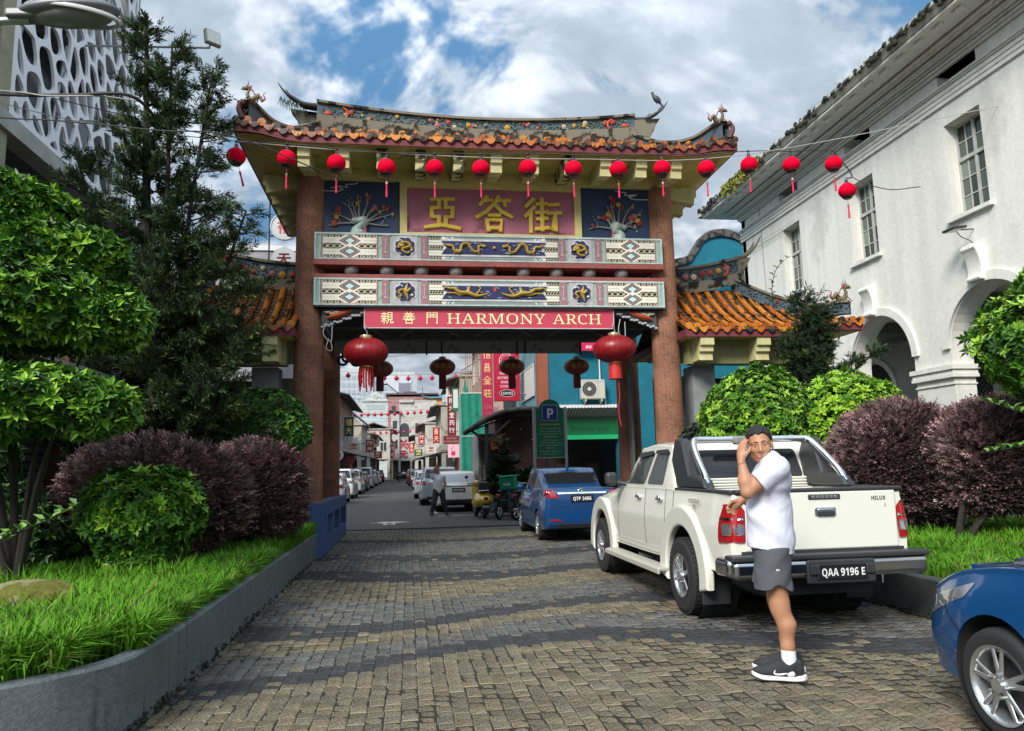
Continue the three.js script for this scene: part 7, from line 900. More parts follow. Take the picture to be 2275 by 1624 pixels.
const frame = (o, yDir, zHint) => { const y = V(...yDir).normalize(), x = V().crossVectors(y, V(...zHint)).normalize(), z = V().crossVectors(x, y); return new THREE.Matrix4().makeBasis(x, y, z).setPosition(...o); };
function headField() {
  const b = join(0.03, ell([0, 0.035, -0.015], [0.079, 0.094, 0.099]), ell([0, -0.03, 0.022], [0.066, 0.086, 0.07]), cap([-0.04, -0.075, 0.018], [0.04, -0.075, 0.018], 0.03, 0.03), cap([-0.014, -0.1, 0.055], [0.014, -0.1, 0.055], 0.02, 0.02));
  const fc = join(0.014, b, cap([0, 0.012, 0.086], [0, -0.026, 0.107], 0.0085, 0.0135), cap([-0.015, -0.034, 0.092], [0.015, -0.034, 0.092], 0.0095, 0.0095), cap([-0.045, 0.028, 0.066], [-0.014, 0.031, 0.08], 0.011, 0.011), cap([0.045, 0.028, 0.066], [0.014, 0.031, 0.08], 0.011, 0.011), ell([-0.042, -0.022, 0.06], [0.024, 0.022, 0.02]), ell([0.042, -0.022, 0.06], [0.024, 0.022, 0.02]), cap([-0.022, -0.06, 0.08], [0.022, -0.06, 0.08], 0.009, 0.009), cap([-0.018, -0.072, 0.08], [0.018, -0.072, 0.08], 0.009, 0.009));
  const ears = (x, y, z) => { const d = ell([Math.sign(x) * 0.083, -0.002, -0.008], [0.011, 0.033, 0.021])(x, y, z), c = ell([Math.sign(x) * 0.096, 0.002, -0.004], [0.009, 0.02, 0.011])(x, y, z); return smax(d, -c, 0.004); };
  return join(0.008, less(less(fc, (x, y, z) => ell([Math.sign(x) * 0.031, 0.007, 0.098], [0.017, 0.007, 0.014])(x, y, z), 0.008), cap([-0.02, -0.0665, 0.095], [0.02, -0.0665, 0.095], 0.0045, 0.0045), 0.004), ears);
}
{
  const O = [2.5, 0, -5.05], J = { neck: [0.045, 1.46, -0.005], head: [-0.012, 1.572, 0.025], shN: [0.09, 1.412, 0.165], elN: [-0.112, 1.252, 0.2], wrN: [-0.14, 1.46, 0.165], shF: [0.09, 1.405, -0.165], elF: [0.0, 1.12, -0.2], wrF: [-0.155, 1.188, -0.06], ch: [0.035, 1.27, 0], wa: [0.02, 1.03, 0], pe: [0.02, 0.87, 0], hipN: [0.02, 0.85, 0.09], knN: [0.048, 0.49, 0.092], anN: [0.085, 0.13, 0.095], hipF: [0.02, 0.85, -0.09], knF: [0.03, 0.49, -0.1], anF: [0.085, 0.13, -0.105] };
  const mid = (a, b, t, d = [0, 0, 0]) => [0, 1, 2].map((i) => lerp(a[i], b[i], t) + d[i]);
  const P = thing('person', 'man in a white t-shirt and grey shorts wiping his forehead beside the pickup', 'person', O, -0.465), skin = mat([0.41, 0.2, 0.11], { rough: 0.52 });
  const torso = [cap(mid(J.ch, J.shN, 0.45), mid(J.ch, J.shF, 0.45), 0.095, 0.095), cap(J.ch, J.wa, 0.105, 0.1), cap(J.wa, J.pe, 0.095, 0.095), cap(mid(J.wa, J.pe, 0.9, [0, 0, 0.06]), mid(J.wa, J.pe, 0.9, [0, 0, -0.06]), 0.085, 0.085)];
  const arm = (s, e, w, k = 0.9) => [cap(s, mid(s, e, 0.45, [0, -0.005, 0]), 0.066 * k, 0.06 * k), cap(mid(s, e, 0.45, [0, -0.005, 0]), e, 0.06 * k, 0.044 * k), cap(e, mid(e, w, 0.35), 0.046 * k, 0.05 * k), cap(mid(e, w, 0.35), w, 0.05 * k, 0.03 * k)];
  const leg = (h, kn, an) => [cap(h, mid(h, kn, 0.5), 0.085, 0.082), cap(mid(h, kn, 0.5), kn, 0.082, 0.058), cap(kn, mid(kn, an, 0.14), 0.06, 0.058), cap(mid(kn, an, 0.14), mid(kn, an, 0.36, [0.022, 0, 0]), 0.05, 0.055), cap(mid(kn, an, 0.36, [0.022, 0, 0]), mid(kn, an, 0.75, [0.004, 0, 0]), 0.058, 0.04), cap(mid(kn, an, 0.75, [0.004, 0, 0]), an, 0.042, 0.036)];
  const bodyF = join(0.035, ...torso, cap(mid(J.ch, J.neck, 0.6), mid(J.neck, J.head, 0.35), 0.062, 0.05), ...arm(J.shN, J.elN, J.wrN), ...arm(J.shF, J.elF, J.wrF), ...leg(J.hipN, J.knN, J.anN), ...leg(J.hipF, J.knF, J.anF), cap(mid(J.knN, J.knN, 0, [-0.02, 0.01, 0]), mid(J.knN, J.knN, 0, [-0.02, -0.02, 0]), 0.036, 0.034));
  // head turned to the camera, tipped to one side
  const f = V(0.03, -0.08, 1).normalize(), up = V(-0.1, 1, 0.03).normalize(), rt = V().crossVectors(up, f).normalize(), u2 = V().crossVectors(f, rt), HM = new THREE.Matrix4().makeBasis(rt, u2, f).setPosition(...J.head), hf = headField();
  const headG = iso(hf, [-0.11, -0.14, -0.13], [0.11, 0.145, 0.135], 0.0045).applyMatrix4(HM);
  const handN = handGeo(-1, 0.32).applyMatrix4(frame(J.wrN, [0.06, 1, -0.3], [0.62, 0, -0.78])), handF = handGeo(1, 0.95).applyMatrix4(frame(J.wrF, [-0.75, -0.55, 0.15], [0.15, -0.4, 0.85]));
  handN.translate(0, 0.022, 0); handF.translate(-0.02, -0.012, 0.006);
  mesh('body', [iso(bodyF, [-0.3, 0.02, -0.33], [0.28, 1.58, 0.33], 0.0125), headG, handN, handF], skin, P);
  const inHead = (g) => g.applyMatrix4(HM), hairF = both3((x, y, z) => ell([0, 0.04, -0.018], [0.087, 0.103, 0.105])(x, y, z) - 0.002 - 0.012 * fbm(x * 60 + 9, y * 60 + z * 70, 5, 2), (x, y, z) => -(y - (z > 0.02 ? lerp(0.03, 0.088 - 0.5 * Math.abs(x) * 0, step(0.0, 0.07, z)) + 0.007 * Math.sin(x * 130 + z * 60) : lerp(-0.05, 0.03, step(-0.07, 0.0, z)))), 0.01);
  mesh('hair', inHead(iso(hairF, [-0.12, -0.08, -0.15], [0.12, 0.18, 0.13], 0.006)), mat([0.012, 0.011, 0.011], { rough: 0.8 }), P);
  for (const s of [-1, 1]) { const e = mesh('eye', inHead(ball(0.0115, s * 0.031, 0.006, 0.0762, 14, [1.1, 0.42, 1])), mat([0.4, 0.37, 0.34], { rough: 0.2 }), P); mesh('iris', inHead(ball(0.0064, s * 0.031 - 0.0005, 0.006, 0.0822, 10, [1, 0.75, 1])), mat([0.02, 0.012, 0.008], { rough: 0.1 }), e); mesh('eyebrow', inHead(taperTube([[s * 0.012, 0.03, 0.095], [s * 0.03, 0.036, 0.089], [s * 0.051, 0.029, 0.07]], (t) => 0.0036 * (1 - 0.5 * t), 5, 8)), MT.black, P); }
  mesh('lips', inHead(merge([taperTube([[-0.023, -0.0635, 0.083], [0, -0.0605, 0.0895], [0.024, -0.0615, 0.082]], (t) => 0.0015 + 0.003 * Math.sin(t * PI), 6, 10), taperTube([[-0.021, -0.066, 0.082], [0, -0.0725, 0.0885], [0.022, -0.066, 0.0815]], (t) => 0.0015 + 0.0038 * Math.sin(t * PI), 6, 10)])), mat([0.25, 0.075, 0.06], { rough: 0.45 }), P);
  mesh('moustache', inHead(taperTube([[-0.026, -0.06, 0.079], [0, -0.0505, 0.0905], [0.026, -0.059, 0.079]], (t) => 0.001 + 0.0022 * Math.sin(t * PI), 5, 10)), mat([0.1, 0.055, 0.04], { rough: 0.8 }), P);
  // shirt, hanging loose, longer behind, with folds
  const slv = (s, e, t) => { const d = V(...e).sub(V(...s)).normalize().toArray(), q = mid(s, e, t); return both3(cap(s, mid(s, e, t + 0.15), 0.08, 0.082), plane(q, d), 0.004); };
  const fold = (x, y, z) => 0.008 * Math.sin(30 * (x * 0.5 + y * 0.9) + 4 * fbm(x * 5, y * 5 + z * 4, 3, 3)) * step(0.02, 0.12, 1.3 - y) + 0.014 * (fbm(x * 12 + 3, y * 8 + z * 8, 12, 4) - 0.5);
  const tor2 = join(0.05, cap(mid(J.ch, J.shN, 0.5), mid(J.ch, J.shF, 0.5), 0.12, 0.12), cap(mid(J.ch, J.ch, 0, [-0.01, 0, 0]), mid(J.wa, J.wa, 0, [-0.005, 0, 0]), 0.146, 0.15), cap(J.wa, mid(J.pe, J.pe, 0, [-0.003, -0.1, 0]), 0.15, 0.157), cap(mid(J.wa, J.wa, 0, [0, 0.02, 0.05]), mid(J.pe, J.pe, 0, [0, -0.1, 0.078]), 0.125, 0.145), cap(mid(J.wa, J.wa, 0, [0, 0.02, -0.05]), mid(J.pe, J.pe, 0, [0, -0.1, -0.078]), 0.125, 0.145), cap(mid(J.ch, J.neck, 0.55), mid(J.neck, J.neck, 0, [-0.005, 0, 0]), 0.095, 0.08), cap(mid(J.neck, J.shN, 0.25), J.shN, 0.075, 0.078), cap(mid(J.neck, J.shF, 0.25), J.shF, 0.075, 0.078));
  const shirtF = both3(both3((x, y, z) => join(0.03, tor2, slv(J.shN, J.elN, 0.62), slv(J.shF, J.elF, 0.6))(x, y, z) + fold(x, y, z), (x, y, z) => (x < 0.06 ? 0.872 - 0.05 * (x + 0.14) : 0.838 - 0.15 * (x - 0.06)) - y, 0.003), (x, y, z) => -cap(mid(J.neck, J.neck, 0, [-0.045, 0.012, 0]), mid(J.neck, J.neck, 0, [-0.1, 0.25, 0]), 0.066, 0.12)(x, y, z), 0.006);
  mesh('t_shirt', iso(shirtF, [-0.28, 0.76, -0.34], [0.28, 1.54, 0.34], 0.009), mat([0.58, 0.58, 0.66], { rough: 0.9 }), P);
  const shortF = both3(join(0.05, cap(J.pe, J.pe, 0.13, 0.13), cap(J.hipN, mid(J.knN, J.hipN, 0.12, [-0.03, 0, 0.005]), 0.124, 0.12), cap(J.hipF, mid(J.knF, J.hipF, 0.12, [-0.04, 0, 0]), 0.12, 0.118), cap(mid(J.wa, J.pe, 0.8), J.pe, 0.125, 0.13)), (x, y, z) => Math.max(0.6 + (z > 0 ? 0.036 * Math.exp(-(((x - 0.046) / 0.035) ** 2)) - 0.012 * step(0.05, 0.14, x) : 0.015) - y, y - 0.872), 0.004);
  const sh = mesh('shorts', iso((x, y, z) => shortF(x, y, z) + 0.008 * Math.sin(34 * (x * 0.6 - y * 0.4) + 5 * fbm(x * 6, y * 6 + z * 5, 8, 3)), [-0.2, 0.55, -0.28], [0.24, 0.96, 0.28], 0.0095), mat([0.08, 0.084, 0.097], { rough: 0.85 }), P);
  mesh('shorts_print', [0, 1, 2, 3].map((i) => rbox(0.008, 0.012, 0.003, 0.001, 0.02 + i * 0.012, 0.735, 0.2145)), mat([0.7, 0.7, 0.72], {}), sh);
  // socks and running shoes
  for (const [a, sx] of [[J.anN, 0], [J.anF, 0]]) {
    const [ax, , az] = a; mesh('sock', iso(both3(join(0.02, cap([ax, 0.06, az], [ax - 0.005, 0.22, az], 0.05, 0.047), ell([ax - 0.03, 0.065, az], [0.06, 0.035, 0.028])), (x, y, z) => y - 0.2 + 0.1 * (x - ax), 0.004), [ax - 0.13, 0.0, az - 0.08], [ax + 0.1, 0.26, az + 0.08], 0.006), mat([0.72, 0.73, 0.77], { rough: 0.9 }), P);
    const q = (x) => ax + 0.075 - x, S = mesh('shoe', iso(both3(join(0.03, ell([q(0.06), 0.06, az], [0.06, 0.072, 0.038]), cap([ax - 0.01, 0.09, az], [ax + 0.004, 0.1, az], 0.053, 0.05), ell([q(0.15), 0.06, az], [0.1, 0.056, 0.04]), ell([q(0.235), 0.05, az], [0.085, 0.038, 0.042]), cap([q(0.1), 0.115, az], [q(0.17), 0.09, az], 0.026, 0.024), cap([q(0.015), 0.07, az], [q(0.012), 0.115, az], 0.026, 0.02)), (x, y, z) => Math.max(0.024 - y, smin(0.06, 0, 1) + y - 0.14), 0.004), [q(0.35), 0, az - 0.08], [q(-0.05), 0.17, az + 0.08], 0.006), mat([0.022, 0.022, 0.026], { rough: 0.8 }), P);
    const oc = new THREE.SplineCurve([[-0.022, 0], [0.0, 0.028], [0.06, 0.034], [0.13, 0.031], [0.22, 0.04], [0.285, 0.031], [0.318, 0.002], [0.29, -0.028], [0.22, -0.04], [0.13, -0.031], [0.06, -0.034], [0.0, -0.028], [-0.022, 0]].map((p) => new THREE.Vector2(p[0], p[1]))), out = new THREE.Shape(oc.getPoints(48).slice(0, -1));
    const so = new THREE.ExtrudeGeometry(out, { depth: 0.014, bevelEnabled: true, bevelSize: 0.007, bevelThickness: 0.008, bevelSegments: 3 }); so.rotateX(-PI / 2); so.scale(-1, 1, 1); { const ix = so.attributes.position; const p2 = ix.array; for (let i = 0; i < ix.count; i++) { const x = -ix.getX(i); p2[i * 3 + 1] += 0.02 * step(0.24, 0.33, x) + 0.012 * step(0.06, -0.02, x) * (p2[i * 3 + 1] > 0.012 ? 1 : 0.4); } const a2 = so.attributes.position.array; for (let i = 0; i < a2.length; i += 9) for (let k = 0; k < 3; k++) { const t = a2[i + k]; a2[i + k] = a2[i + 3 + k]; a2[i + 3 + k] = t; } so.computeVertexNormals(); }
    mesh('sole', so.translate(q(0), 0.01, az), mat([0.7, 0.7, 0.7], { rough: 0.6 }), S); mesh('laces', [0, 1, 2, 3].map((i) => bar([q(0.13 + i * 0.022), 0.125 - i * 0.009, az - 0.02], [q(0.14 + i * 0.022), 0.125 - i * 0.009, az + 0.022], 0.004, 5)), MT.black, S);
    mesh('swoosh', taperTube([[q(0.165), 0.078, az + 0.036], [q(0.178), 0.05, az + 0.044], [q(0.15), 0.044, az + 0.045], [q(0.09), 0.056, az + 0.043], [q(0.03), 0.076, az + 0.036]], (t) => 0.0075 * Math.sin(PI * (0.08 + 0.88 * t)) * (1.1 - 0.5 * t) + 0.0005, 6, 24), mat([0.75, 0.75, 0.75], { rough: 0.5 }), S);
  }
}
// a clothed figure at a distance: joints, then which bones each garment covers
function figure(name, label, pos, turn, J, cols, cell, extra) {
  const P = thing(name, label, 'person', pos, turn), m = (c) => mat(c, { rough: 0.8 }), sk = m([0.36, 0.17, 0.1]);
  const lm = (s) => [[J['hip' + s], J['kn' + s], 0.09, 0.065], [J['kn' + s], J['an' + s], 0.062, 0.042]], ar = (s) => [[J['sh' + s], J['el' + s], 0.055, 0.042], [J['el' + s], J['wr' + s], 0.042, 0.03]], B = [J.neck, J.head].map((p) => p);
  const c = (q, e = 0) => q.map((b) => cap(b[0], b[1], b[2] + e, b[3] + e)), box3 = [[-0.75, 0, -0.7], [0.75, 1.95, 0.7]];
  const hd = ell(J.head, [0.078, 0.115, 0.092]);
  mesh('body', iso(join(0.03, hd, cap(J.neck, J.head, 0.055, 0.055), ...c([...ar('L'), ...ar('R'), ...lm('L'), ...lm('R')]), cap(J.ch, J.pe, 0.13, 0.12), ell([J.wrL[0], J.wrL[1], J.wrL[2]], [0.045, 0.06, 0.04]), ell(J.wrR, [0.045, 0.06, 0.04]), ell([J.head[0], J.head[1] - 0.02, J.head[2] + 0.09], [0.014, 0.02, 0.018])), ...box3, cell), sk, P);
  mesh('top', iso(join(0.04, cap(J.ch, J.pe, 0.155, 0.14), cap(J.shL, J.shR, 0.085, 0.085), ...['L', 'R'].map((s) => cap(J['sh' + s], J['el' + s].map((v, i) => lerp(J['sh' + s][i], v, cols.sleeve ?? 0.55)), 0.075, 0.065)), ...(cols.sleeve > 0.9 ? ['L', 'R'].map((s) => cap(J['el' + s], J['wr' + s], 0.055, 0.045)) : [])), ...box3, cell), m(cols.top), P);
  mesh('trousers', iso(join(0.04, cap(J.pe, J.pe, 0.135, 0.135), ...c([...lm('L'), ...lm('R')], 0.02)), ...box3, cell), m(cols.legs), P);
  mesh('hair', iso(both3(ell([J.head[0], J.head[1] + 0.012, J.head[2] - 0.012], [0.09, 0.125, 0.105]), (x, y, z) => -(y - J.head[1] - 0.03 + (J.head[2] - z) * 0.7), 0.01), ...box3, cell * 0.8), m([0.02, 0.017, 0.015]), P);
  mesh('shoe', ['L', 'R'].flatMap((s) => [at(new THREE.SphereGeometry(0.1, 12, 8), J['an' + s][0], 0.05, J['an' + s][2] + 0.06, 0, 0, 0, [0.55, 0.55, 1.35])]), m([0.03, 0.03, 0.03]), P);
  return P;
}
figure('person', 'person in a white top and dark trousers shading the eyes behind the white hatchback', [0.97, 0, -24.6], 0.1, { head: [-0.06, 1.46, 0], neck: [-0.04, 1.3, 0], ch: [-0.04, 1.12, 0], pe: [-0.02, 0.8, 0], shL: [-0.2, 1.24, 0.02], elL: [-0.25, 1.42, 0.1], wrL: [-0.13, 1.52, 0.1], shR: [0.13, 1.23, 0], elR: [0.2, 1.02, -0.02], wrR: [0.16, 0.84, 0.06], hipL: [-0.1, 0.78, 0], knL: [-0.17, 0.42, 0.05], anL: [-0.26, 0.07, 0], hipR: [0.08, 0.78, 0], knR: [0.14, 0.42, 0.04], anR: [0.24, 0.07, 0.02] }, { top: [0.66, 0.66, 0.7], legs: [0.018, 0.018, 0.022], sleeve: 0.5 }, 0.02);
for (const [x, z, label, top] of [[-1.35, -100, 'rider in dark clothes on a motorbike coming up the street', [0.03, 0.03, 0.035]], [-0.75, -112, 'second rider behind the first, further down the street', [0.45, 0.45, 0.45]]]) {
  figure('person', label, [x, 0, z], 0, { head: [0, 1.42, 0.05], neck: [0, 1.27, 0], ch: [0, 1.1, 0], pe: [0, 0.82, -0.15], shL: [-0.2, 1.2, 0], elL: [-0.3, 1.0, 0.15], wrL: [-0.3, 0.98, 0.38], shR: [0.2, 1.2, 0], elR: [0.3, 1.0, 0.15], wrR: [0.3, 0.98, 0.38], hipL: [-0.12, 0.8, -0.1], knL: [-0.22, 0.7, 0.25], anL: [-0.18, 0.3, 0.15], hipR: [0.12, 0.8, -0.1], knR: [0.22, 0.7, 0.25], anR: [0.18, 0.3, 0.15] }, { top, legs: [0.03, 0.03, 0.035], sleeve: 0.95 }, 0.03);
  const M = thing('motorbike', label.startsWith('second') ? 'motorbike ridden by the second rider down the street' : 'dark motorbike ridden up the middle of the street', 'motorbike', [x, 0, z], PI); bikeWheel(M, 0.6, 0.29, 0.1); bikeWheel(M, -0.62, 0.29, 0.1); mesh('frame', [rbox(0.22, 0.4, 0.7, 0.06, 0, 0.5, 0.1), rbox(0.3, 0.5, 0.12, 0.05, 0, 0.75, -0.45, -0.3), bar([-0.34, 1.0, -0.36], [0.34, 1.0, -0.36], 0.02)], MT.black, M); mesh('headlamp', ball(0.07, 0, 0.86, -0.54, 10), lampClear, M);
}
// ---------- the street beyond the gateway ----------
const wallTint = (c) => mat(c, { map: T.stain, mrep: 0.25, rough: 0.85 }), winG = mat([0.05, 0.055, 0.06], { rough: 0.15 }), frameW = mat([0.6, 0.6, 0.57], { rough: 0.6 });
// a row house: its front stands on the plane x, its near end at z0; side -1 is the left row
function shop(name, label, o) {
  const { side, x, z0, z1, h, wall, floors = 1, roof, D = 9, g = 3.3 } = o, P = thing(name, label, 'shophouse', [x, 0, z0]), s = side, Z = z1 - z0, wm = wallTint(wall), S = (a, b, y0, y1, c, d) => span(s * a, s * b, y0, y1, c, d);
  mesh('upper_wall', [S(0, D, g, h, 0, Z)], wm, P); mesh('ground_floor', [S(2.2, D, 0, g, -0.02, Z + 0.02)], MT.dark, P);
  const n = Math.max(2, Math.round(-Z / 4)); for (let i = 0; i <= n; i++) mesh('pillar', [S(0.02, 0.42, 0.1, g, lerp(-0.25, Z + 0.25, i / n) - 0.2, lerp(-0.25, Z + 0.25, i / n) + 0.2)], wm, P);
  mesh('cornice', [S(-0.18, 0, h - 0.12, h + 0.08, 0.1, Z - 0.1), S(-0.1, 0, g - 0.15, g + 0.1, 0.06, Z - 0.06), S(-0.18, D, h - 0.1, h + 0.06, 0.0, 0.16)], wallTint(o.trim ?? [0.6, 0.58, 0.55]), P);
  const fh = (h - g) / floors; for (let f = 0; f < floors; f++) for (let i = 0; i < n; i++) for (const k of [0.32, 0.68]) { const z = lerp(0, Z, (i + k) / n), y = g + fh * f + 0.5, w = mesh('window', [S(-0.05, 0.02, y - 0.06, y, z - 0.5, z + 0.5), S(-0.05, 0.02, y + 1.5, y + 1.58, z - 0.5, z + 0.5), S(-0.04, 0.02, y, y + 1.5, z - 0.5, z - 0.43), S(-0.04, 0.02, y, y + 1.5, z + 0.43, z + 0.5), S(-0.03, 0.02, y, y + 1.5, z - 0.025, z + 0.025)], frameW, P); mesh('pane', S(-0.015, 0.01, y, y + 1.5, z - 0.43, z + 0.43), winG, w); }
  if (o.end) for (const [u, y] of o.end) { const w = mesh('window', [S(u - 0.5, u + 0.5, y - 0.08, y, 0, 0.06), S(u - 0.5, u + 0.5, y + 1.3, y + 1.36, 0, 0.06), S(u - 0.03, u + 0.03, y, y + 1.3, 0, 0.05)], frameW, P); mesh('pane', S(u - 0.45, u + 0.45, y, y + 1.3, 0, 0.02), winG, w); }
  const rm = mat(roof ?? [0.2, 0.1, 0.07], { map: T.stain, mrep: 0.6, rough: 0.8 });
  if (o.gable) { const gs = extrude([[-0.5, 0], [D / 2, o.gable], [D + 0.5, 0], [D + 0.5, 0.16], [D / 2, o.gable + 0.16], [-0.5, 0.16]].map((p) => [s * p[0], p[1]])[s > 0 ? 'slice' : 'reverse'](), -Z + 0.8); gs.translate(0, h, Z - 0.4); mesh('roof', gs, rm, P); const ge = extrude([[0, 0], [D / 2, o.gable], [D, 0]].map((p) => [s * p[0], p[1]])[s > 0 ? 'slice' : 'reverse'](), 0.2); ge.translate(0, h, -0.2); mesh('gable_wall', ge, wallTint(o.gableC ?? wall), P); }
  else { const gs = extrude([[-1.0, -0.35], [D * 0.5, 0.9], [D + 0.3, 0], [D + 0.3, 0.12], [D * 0.5, 1.05], [-1.0, -0.22]].map((p) => [s * p[0], p[1]])[s > 0 ? 'slice' : 'reverse'](), -Z + 0.2); gs.translate(0, h, Z - 0.1); mesh('roof', gs, rm, P); }
  if (o.awning) mesh('awning', at(box(1.6, 0.06, -Z * 0.8), s * -0.5, g - 0.25, Z / 2, 0, 0, s * 0.25), mat(o.awning, { rough: 0.7 }), P);
  for (const [a, b, y0, y1, c] of o.boards ?? []) mesh('shop_board', S(-0.12, -0.05, y0, y1, a, b), mat(c, { rough: 0.5 }), P);
  return P;
}
shop('shophouse', 'peach two storey shophouse with a flat dark eave, first visible one of the left row', { side: -1, x: -5.5, z0: -58, z1: -75, h: 7.6, wall: [0.6, 0.4, 0.33], roof: [0.08, 0.08, 0.08], floors: 1, awning: [0.04, 0.06, 0.07], boards: [[-1, -5, 3.3, 4.0, [0.3, 0.3, 0.4]]], end: [[2, 4.4]] });
shop('shophouse', 'beige gabled shophouse with a blue-grey roof in the left row', { side: -1, x: -4.9, z0: -79, z1: -90, h: 6.4, D: 6, wall: [0.62, 0.55, 0.48], roof: [0.2, 0.26, 0.36], gable: 3.0, gableC: [0.5, 0.42, 0.34], awning: [0.1, 0.1, 0.1] });
shop('shophouse', 'low white shophouse with a dark sign, beyond the beige gable', { side: -1, x: -4.7, z0: -93, z1: -112, h: 6.2, wall: [0.72, 0.71, 0.68], roof: [0.15, 0.13, 0.12], awning: [0.05, 0.07, 0.06], boards: [[-1, -8, 3.3, 4, [0.5, 0.5, 0.5]], [-3, -8, 4.3, 5.6, [0.03, 0.03, 0.03]]], end: [[1.2, 4]] });
shop('shophouse', 'shophouse with a brown pitched roof at the far left end', { side: -1, x: -2.9, z0: -117, z1: -132, h: 8.0, D: 5, wall: [0.7, 0.66, 0.6], roof: [0.3, 0.2, 0.13], boards: [[-2, -8, 3.2, 4, [0.6, 0.6, 0.62]], [-3, -6, 0.2, 3.1, [0.7, 0.45, 0.02]]], end: [[1, 4.6], [3, 4.6]] });
{ // the buildings that close the street
  const E = thing('corner_shophouse', 'white shophouse with an arched window and red writing closing the street', 'shophouse', [-3.2, 0, -136]), cw = wallTint([0.72, 0.7, 0.66]), s = shapeOf([[0, 0], [1.5, 0], [1.5, 3.2], [3.9, 3.2], [3.9, 12.3], [0, 12.3]]);
  mesh('wall', [span(0, 1.5, 3.3, 11.8, -10, 0), span(1.5, 8.2, 3.3, 14.2, -10, -0.4), span(1.5, 4, 13.8, 14.4, -0.4, 0)], cw, E); mesh('ground_floor', [span(0.3, 8, 0, 3.3, -10, -1.5)], MT.dark, E); for (const x of [0.1, 1.5, 3.6, 5.6, 8]) mesh('pillar', span(x - 0.2, x + 0.2, 0, 3.3, -0.6, -0.2), cw, E);
  const aw = mesh('arched_window', [at(new THREE.CircleGeometry(0.85, 24, 0, PI), 2.4, 9.2, -0.36), span(1.55, 3.25, 7.6, 9.2, -0.4, -0.36)], winG, E); mesh('window_surround', extrude((() => { const a = new THREE.Shape(); a.absarc(2.4, 9.2, 1.05, 0, PI, false); a.absarc(2.4, 9.2, 0.85, PI, 0, true); return a; })(), 0.12).translate(0, 0, -0.4), cw, aw);
  mesh('writing', [at(glyphGeo('tian', 1.5, 0.26, 0.05), 2.2, 6.2, -0.39), at(glyphGeo('yuan', 1.5, 0.26, 0.05), 2.2, 4.5, -0.39), at(glyphGeo('tian', 1.0, 0.2, 0.05), 3.3, 6.0, -0.39)], mat([0.4, 0.05, 0.08], {}), E);
  for (const [x, y, w, h] of [[0.7, 9, 0.8, 1.5], [0.7, 5.4, 1.0, 1.4], [4.6, 8.6, 0.5, 1.4], [6.2, 8.6, 0.7, 1.4], [6.2, 5, 0.7, 1.4]]) { const q = mesh('window', span(x - w / 2 - 0.08, x + w / 2 + 0.08, y - 0.1, y, -0.4, 0.08), frameW, E); mesh('pane', span(x - w / 2, x + w / 2, y, y + h, -0.4, 0.03), winG, q); } mesh('balcony', [span(0.1, 1.4, 3.5, 3.7, 0, 0.7), ...[0, 1, 2, 3, 4, 5].map((i) => span(0.12 + i * 0.24, 0.17 + i * 0.24, 3.7, 4.4, 0.62, 0.68)), span(0.1, 1.4, 4.4, 4.46, 0.6, 0.7)], cw, E);
  mesh('roof', at(box(2.2, 0.15, 9), 0.7, 12.2, -4, 0, 0, -0.15), mat([0.08, 0.08, 0.08], {}), E);
  const Pn = thing('pink_building', 'long salmon pink building above the white shophouses at the street end', 'building', [-4.7, 0, -171]); mesh('wall', span(0, 11, 0, 18.3, -10, 0), wallTint([0.55, 0.27, 0.27]), Pn); mesh('roof', [at(box(12, 0.35, 11), 5.5, 18.9, -5, 0.0), at(box(3, 0.6, 6), 5, 19.4, -5)], mat([0.1, 0.07, 0.08], {}), Pn); for (let i = 0; i < 6; i++) mesh('window', span(0.8 + i * 1.8, 1.8 + i * 1.8, 14.5, 16.2, 0, 0.03), winG, Pn);
  const W = thing('pediment_building', 'pale white building with a stepped pediment behind the street', 'building', [-11.6, 0, -190]), ps = [[0, 0], [6.6, 0], [6.6, 19.4], [5.6, 19.7], [5.2, 20.6], [3.8, 21.5], [2.8, 21.5], [1.4, 20.6], [1.0, 19.7], [0, 19.4]]; mesh('wall', extrude(ps, 8).translate(0, 0, -8), wallTint([0.7, 0.76, 0.76]), W);
  mesh('cornice', [span(-0.1, 6.7, 19.0, 19.4, 0, 0.3), span(-0.1, 6.7, 15.9, 16.2, 0, 0.25), at(new THREE.TorusGeometry(0.5, 0.12, 8, 20), 3.3, 20.3, 0.05)], wallTint([0.74, 0.78, 0.78]), W); mesh('window', [span(1, 5.6, 16.9, 18.2, 0, 0.06)], mat([0.35, 0.4, 0.42], { rough: 0.3 }), W); mesh('window', [span(0.7, 5.9, 11.5, 15.2, 0, 0.05)], mat([0.45, 0.52, 0.56], { rough: 0.3 }), W);
  for (const [label, x0, x1, h] of [['tall white hotel block far behind the left roofs', -34, -15.5, 45], ['second tall white block with window rows, far behind the street', -11.5, 3.6, 43.5]]) { const H = thing('tower_block', label, 'tower block', [x0, 0, -330]); mesh('wall', [span(0, x1 - x0, 0, h, -14, 0), span(1, x1 - x0 - 1, h, h + 1.8, -12, -2)], wallTint([0.66, 0.7, 0.74]), H); for (let r = 0; r < 4; r++) for (let c = 0; c < Math.floor((x1 - x0) / 2.2); c++) mesh('window', span(0.7 + c * 2.2, 2.1 + c * 2.2, h - 3.4 - r * 3.2, h - 1.6 - r * 3.2, 0, 0.12), mat([0.3, 0.36, 0.44], { rough: 0.3 }), H); }
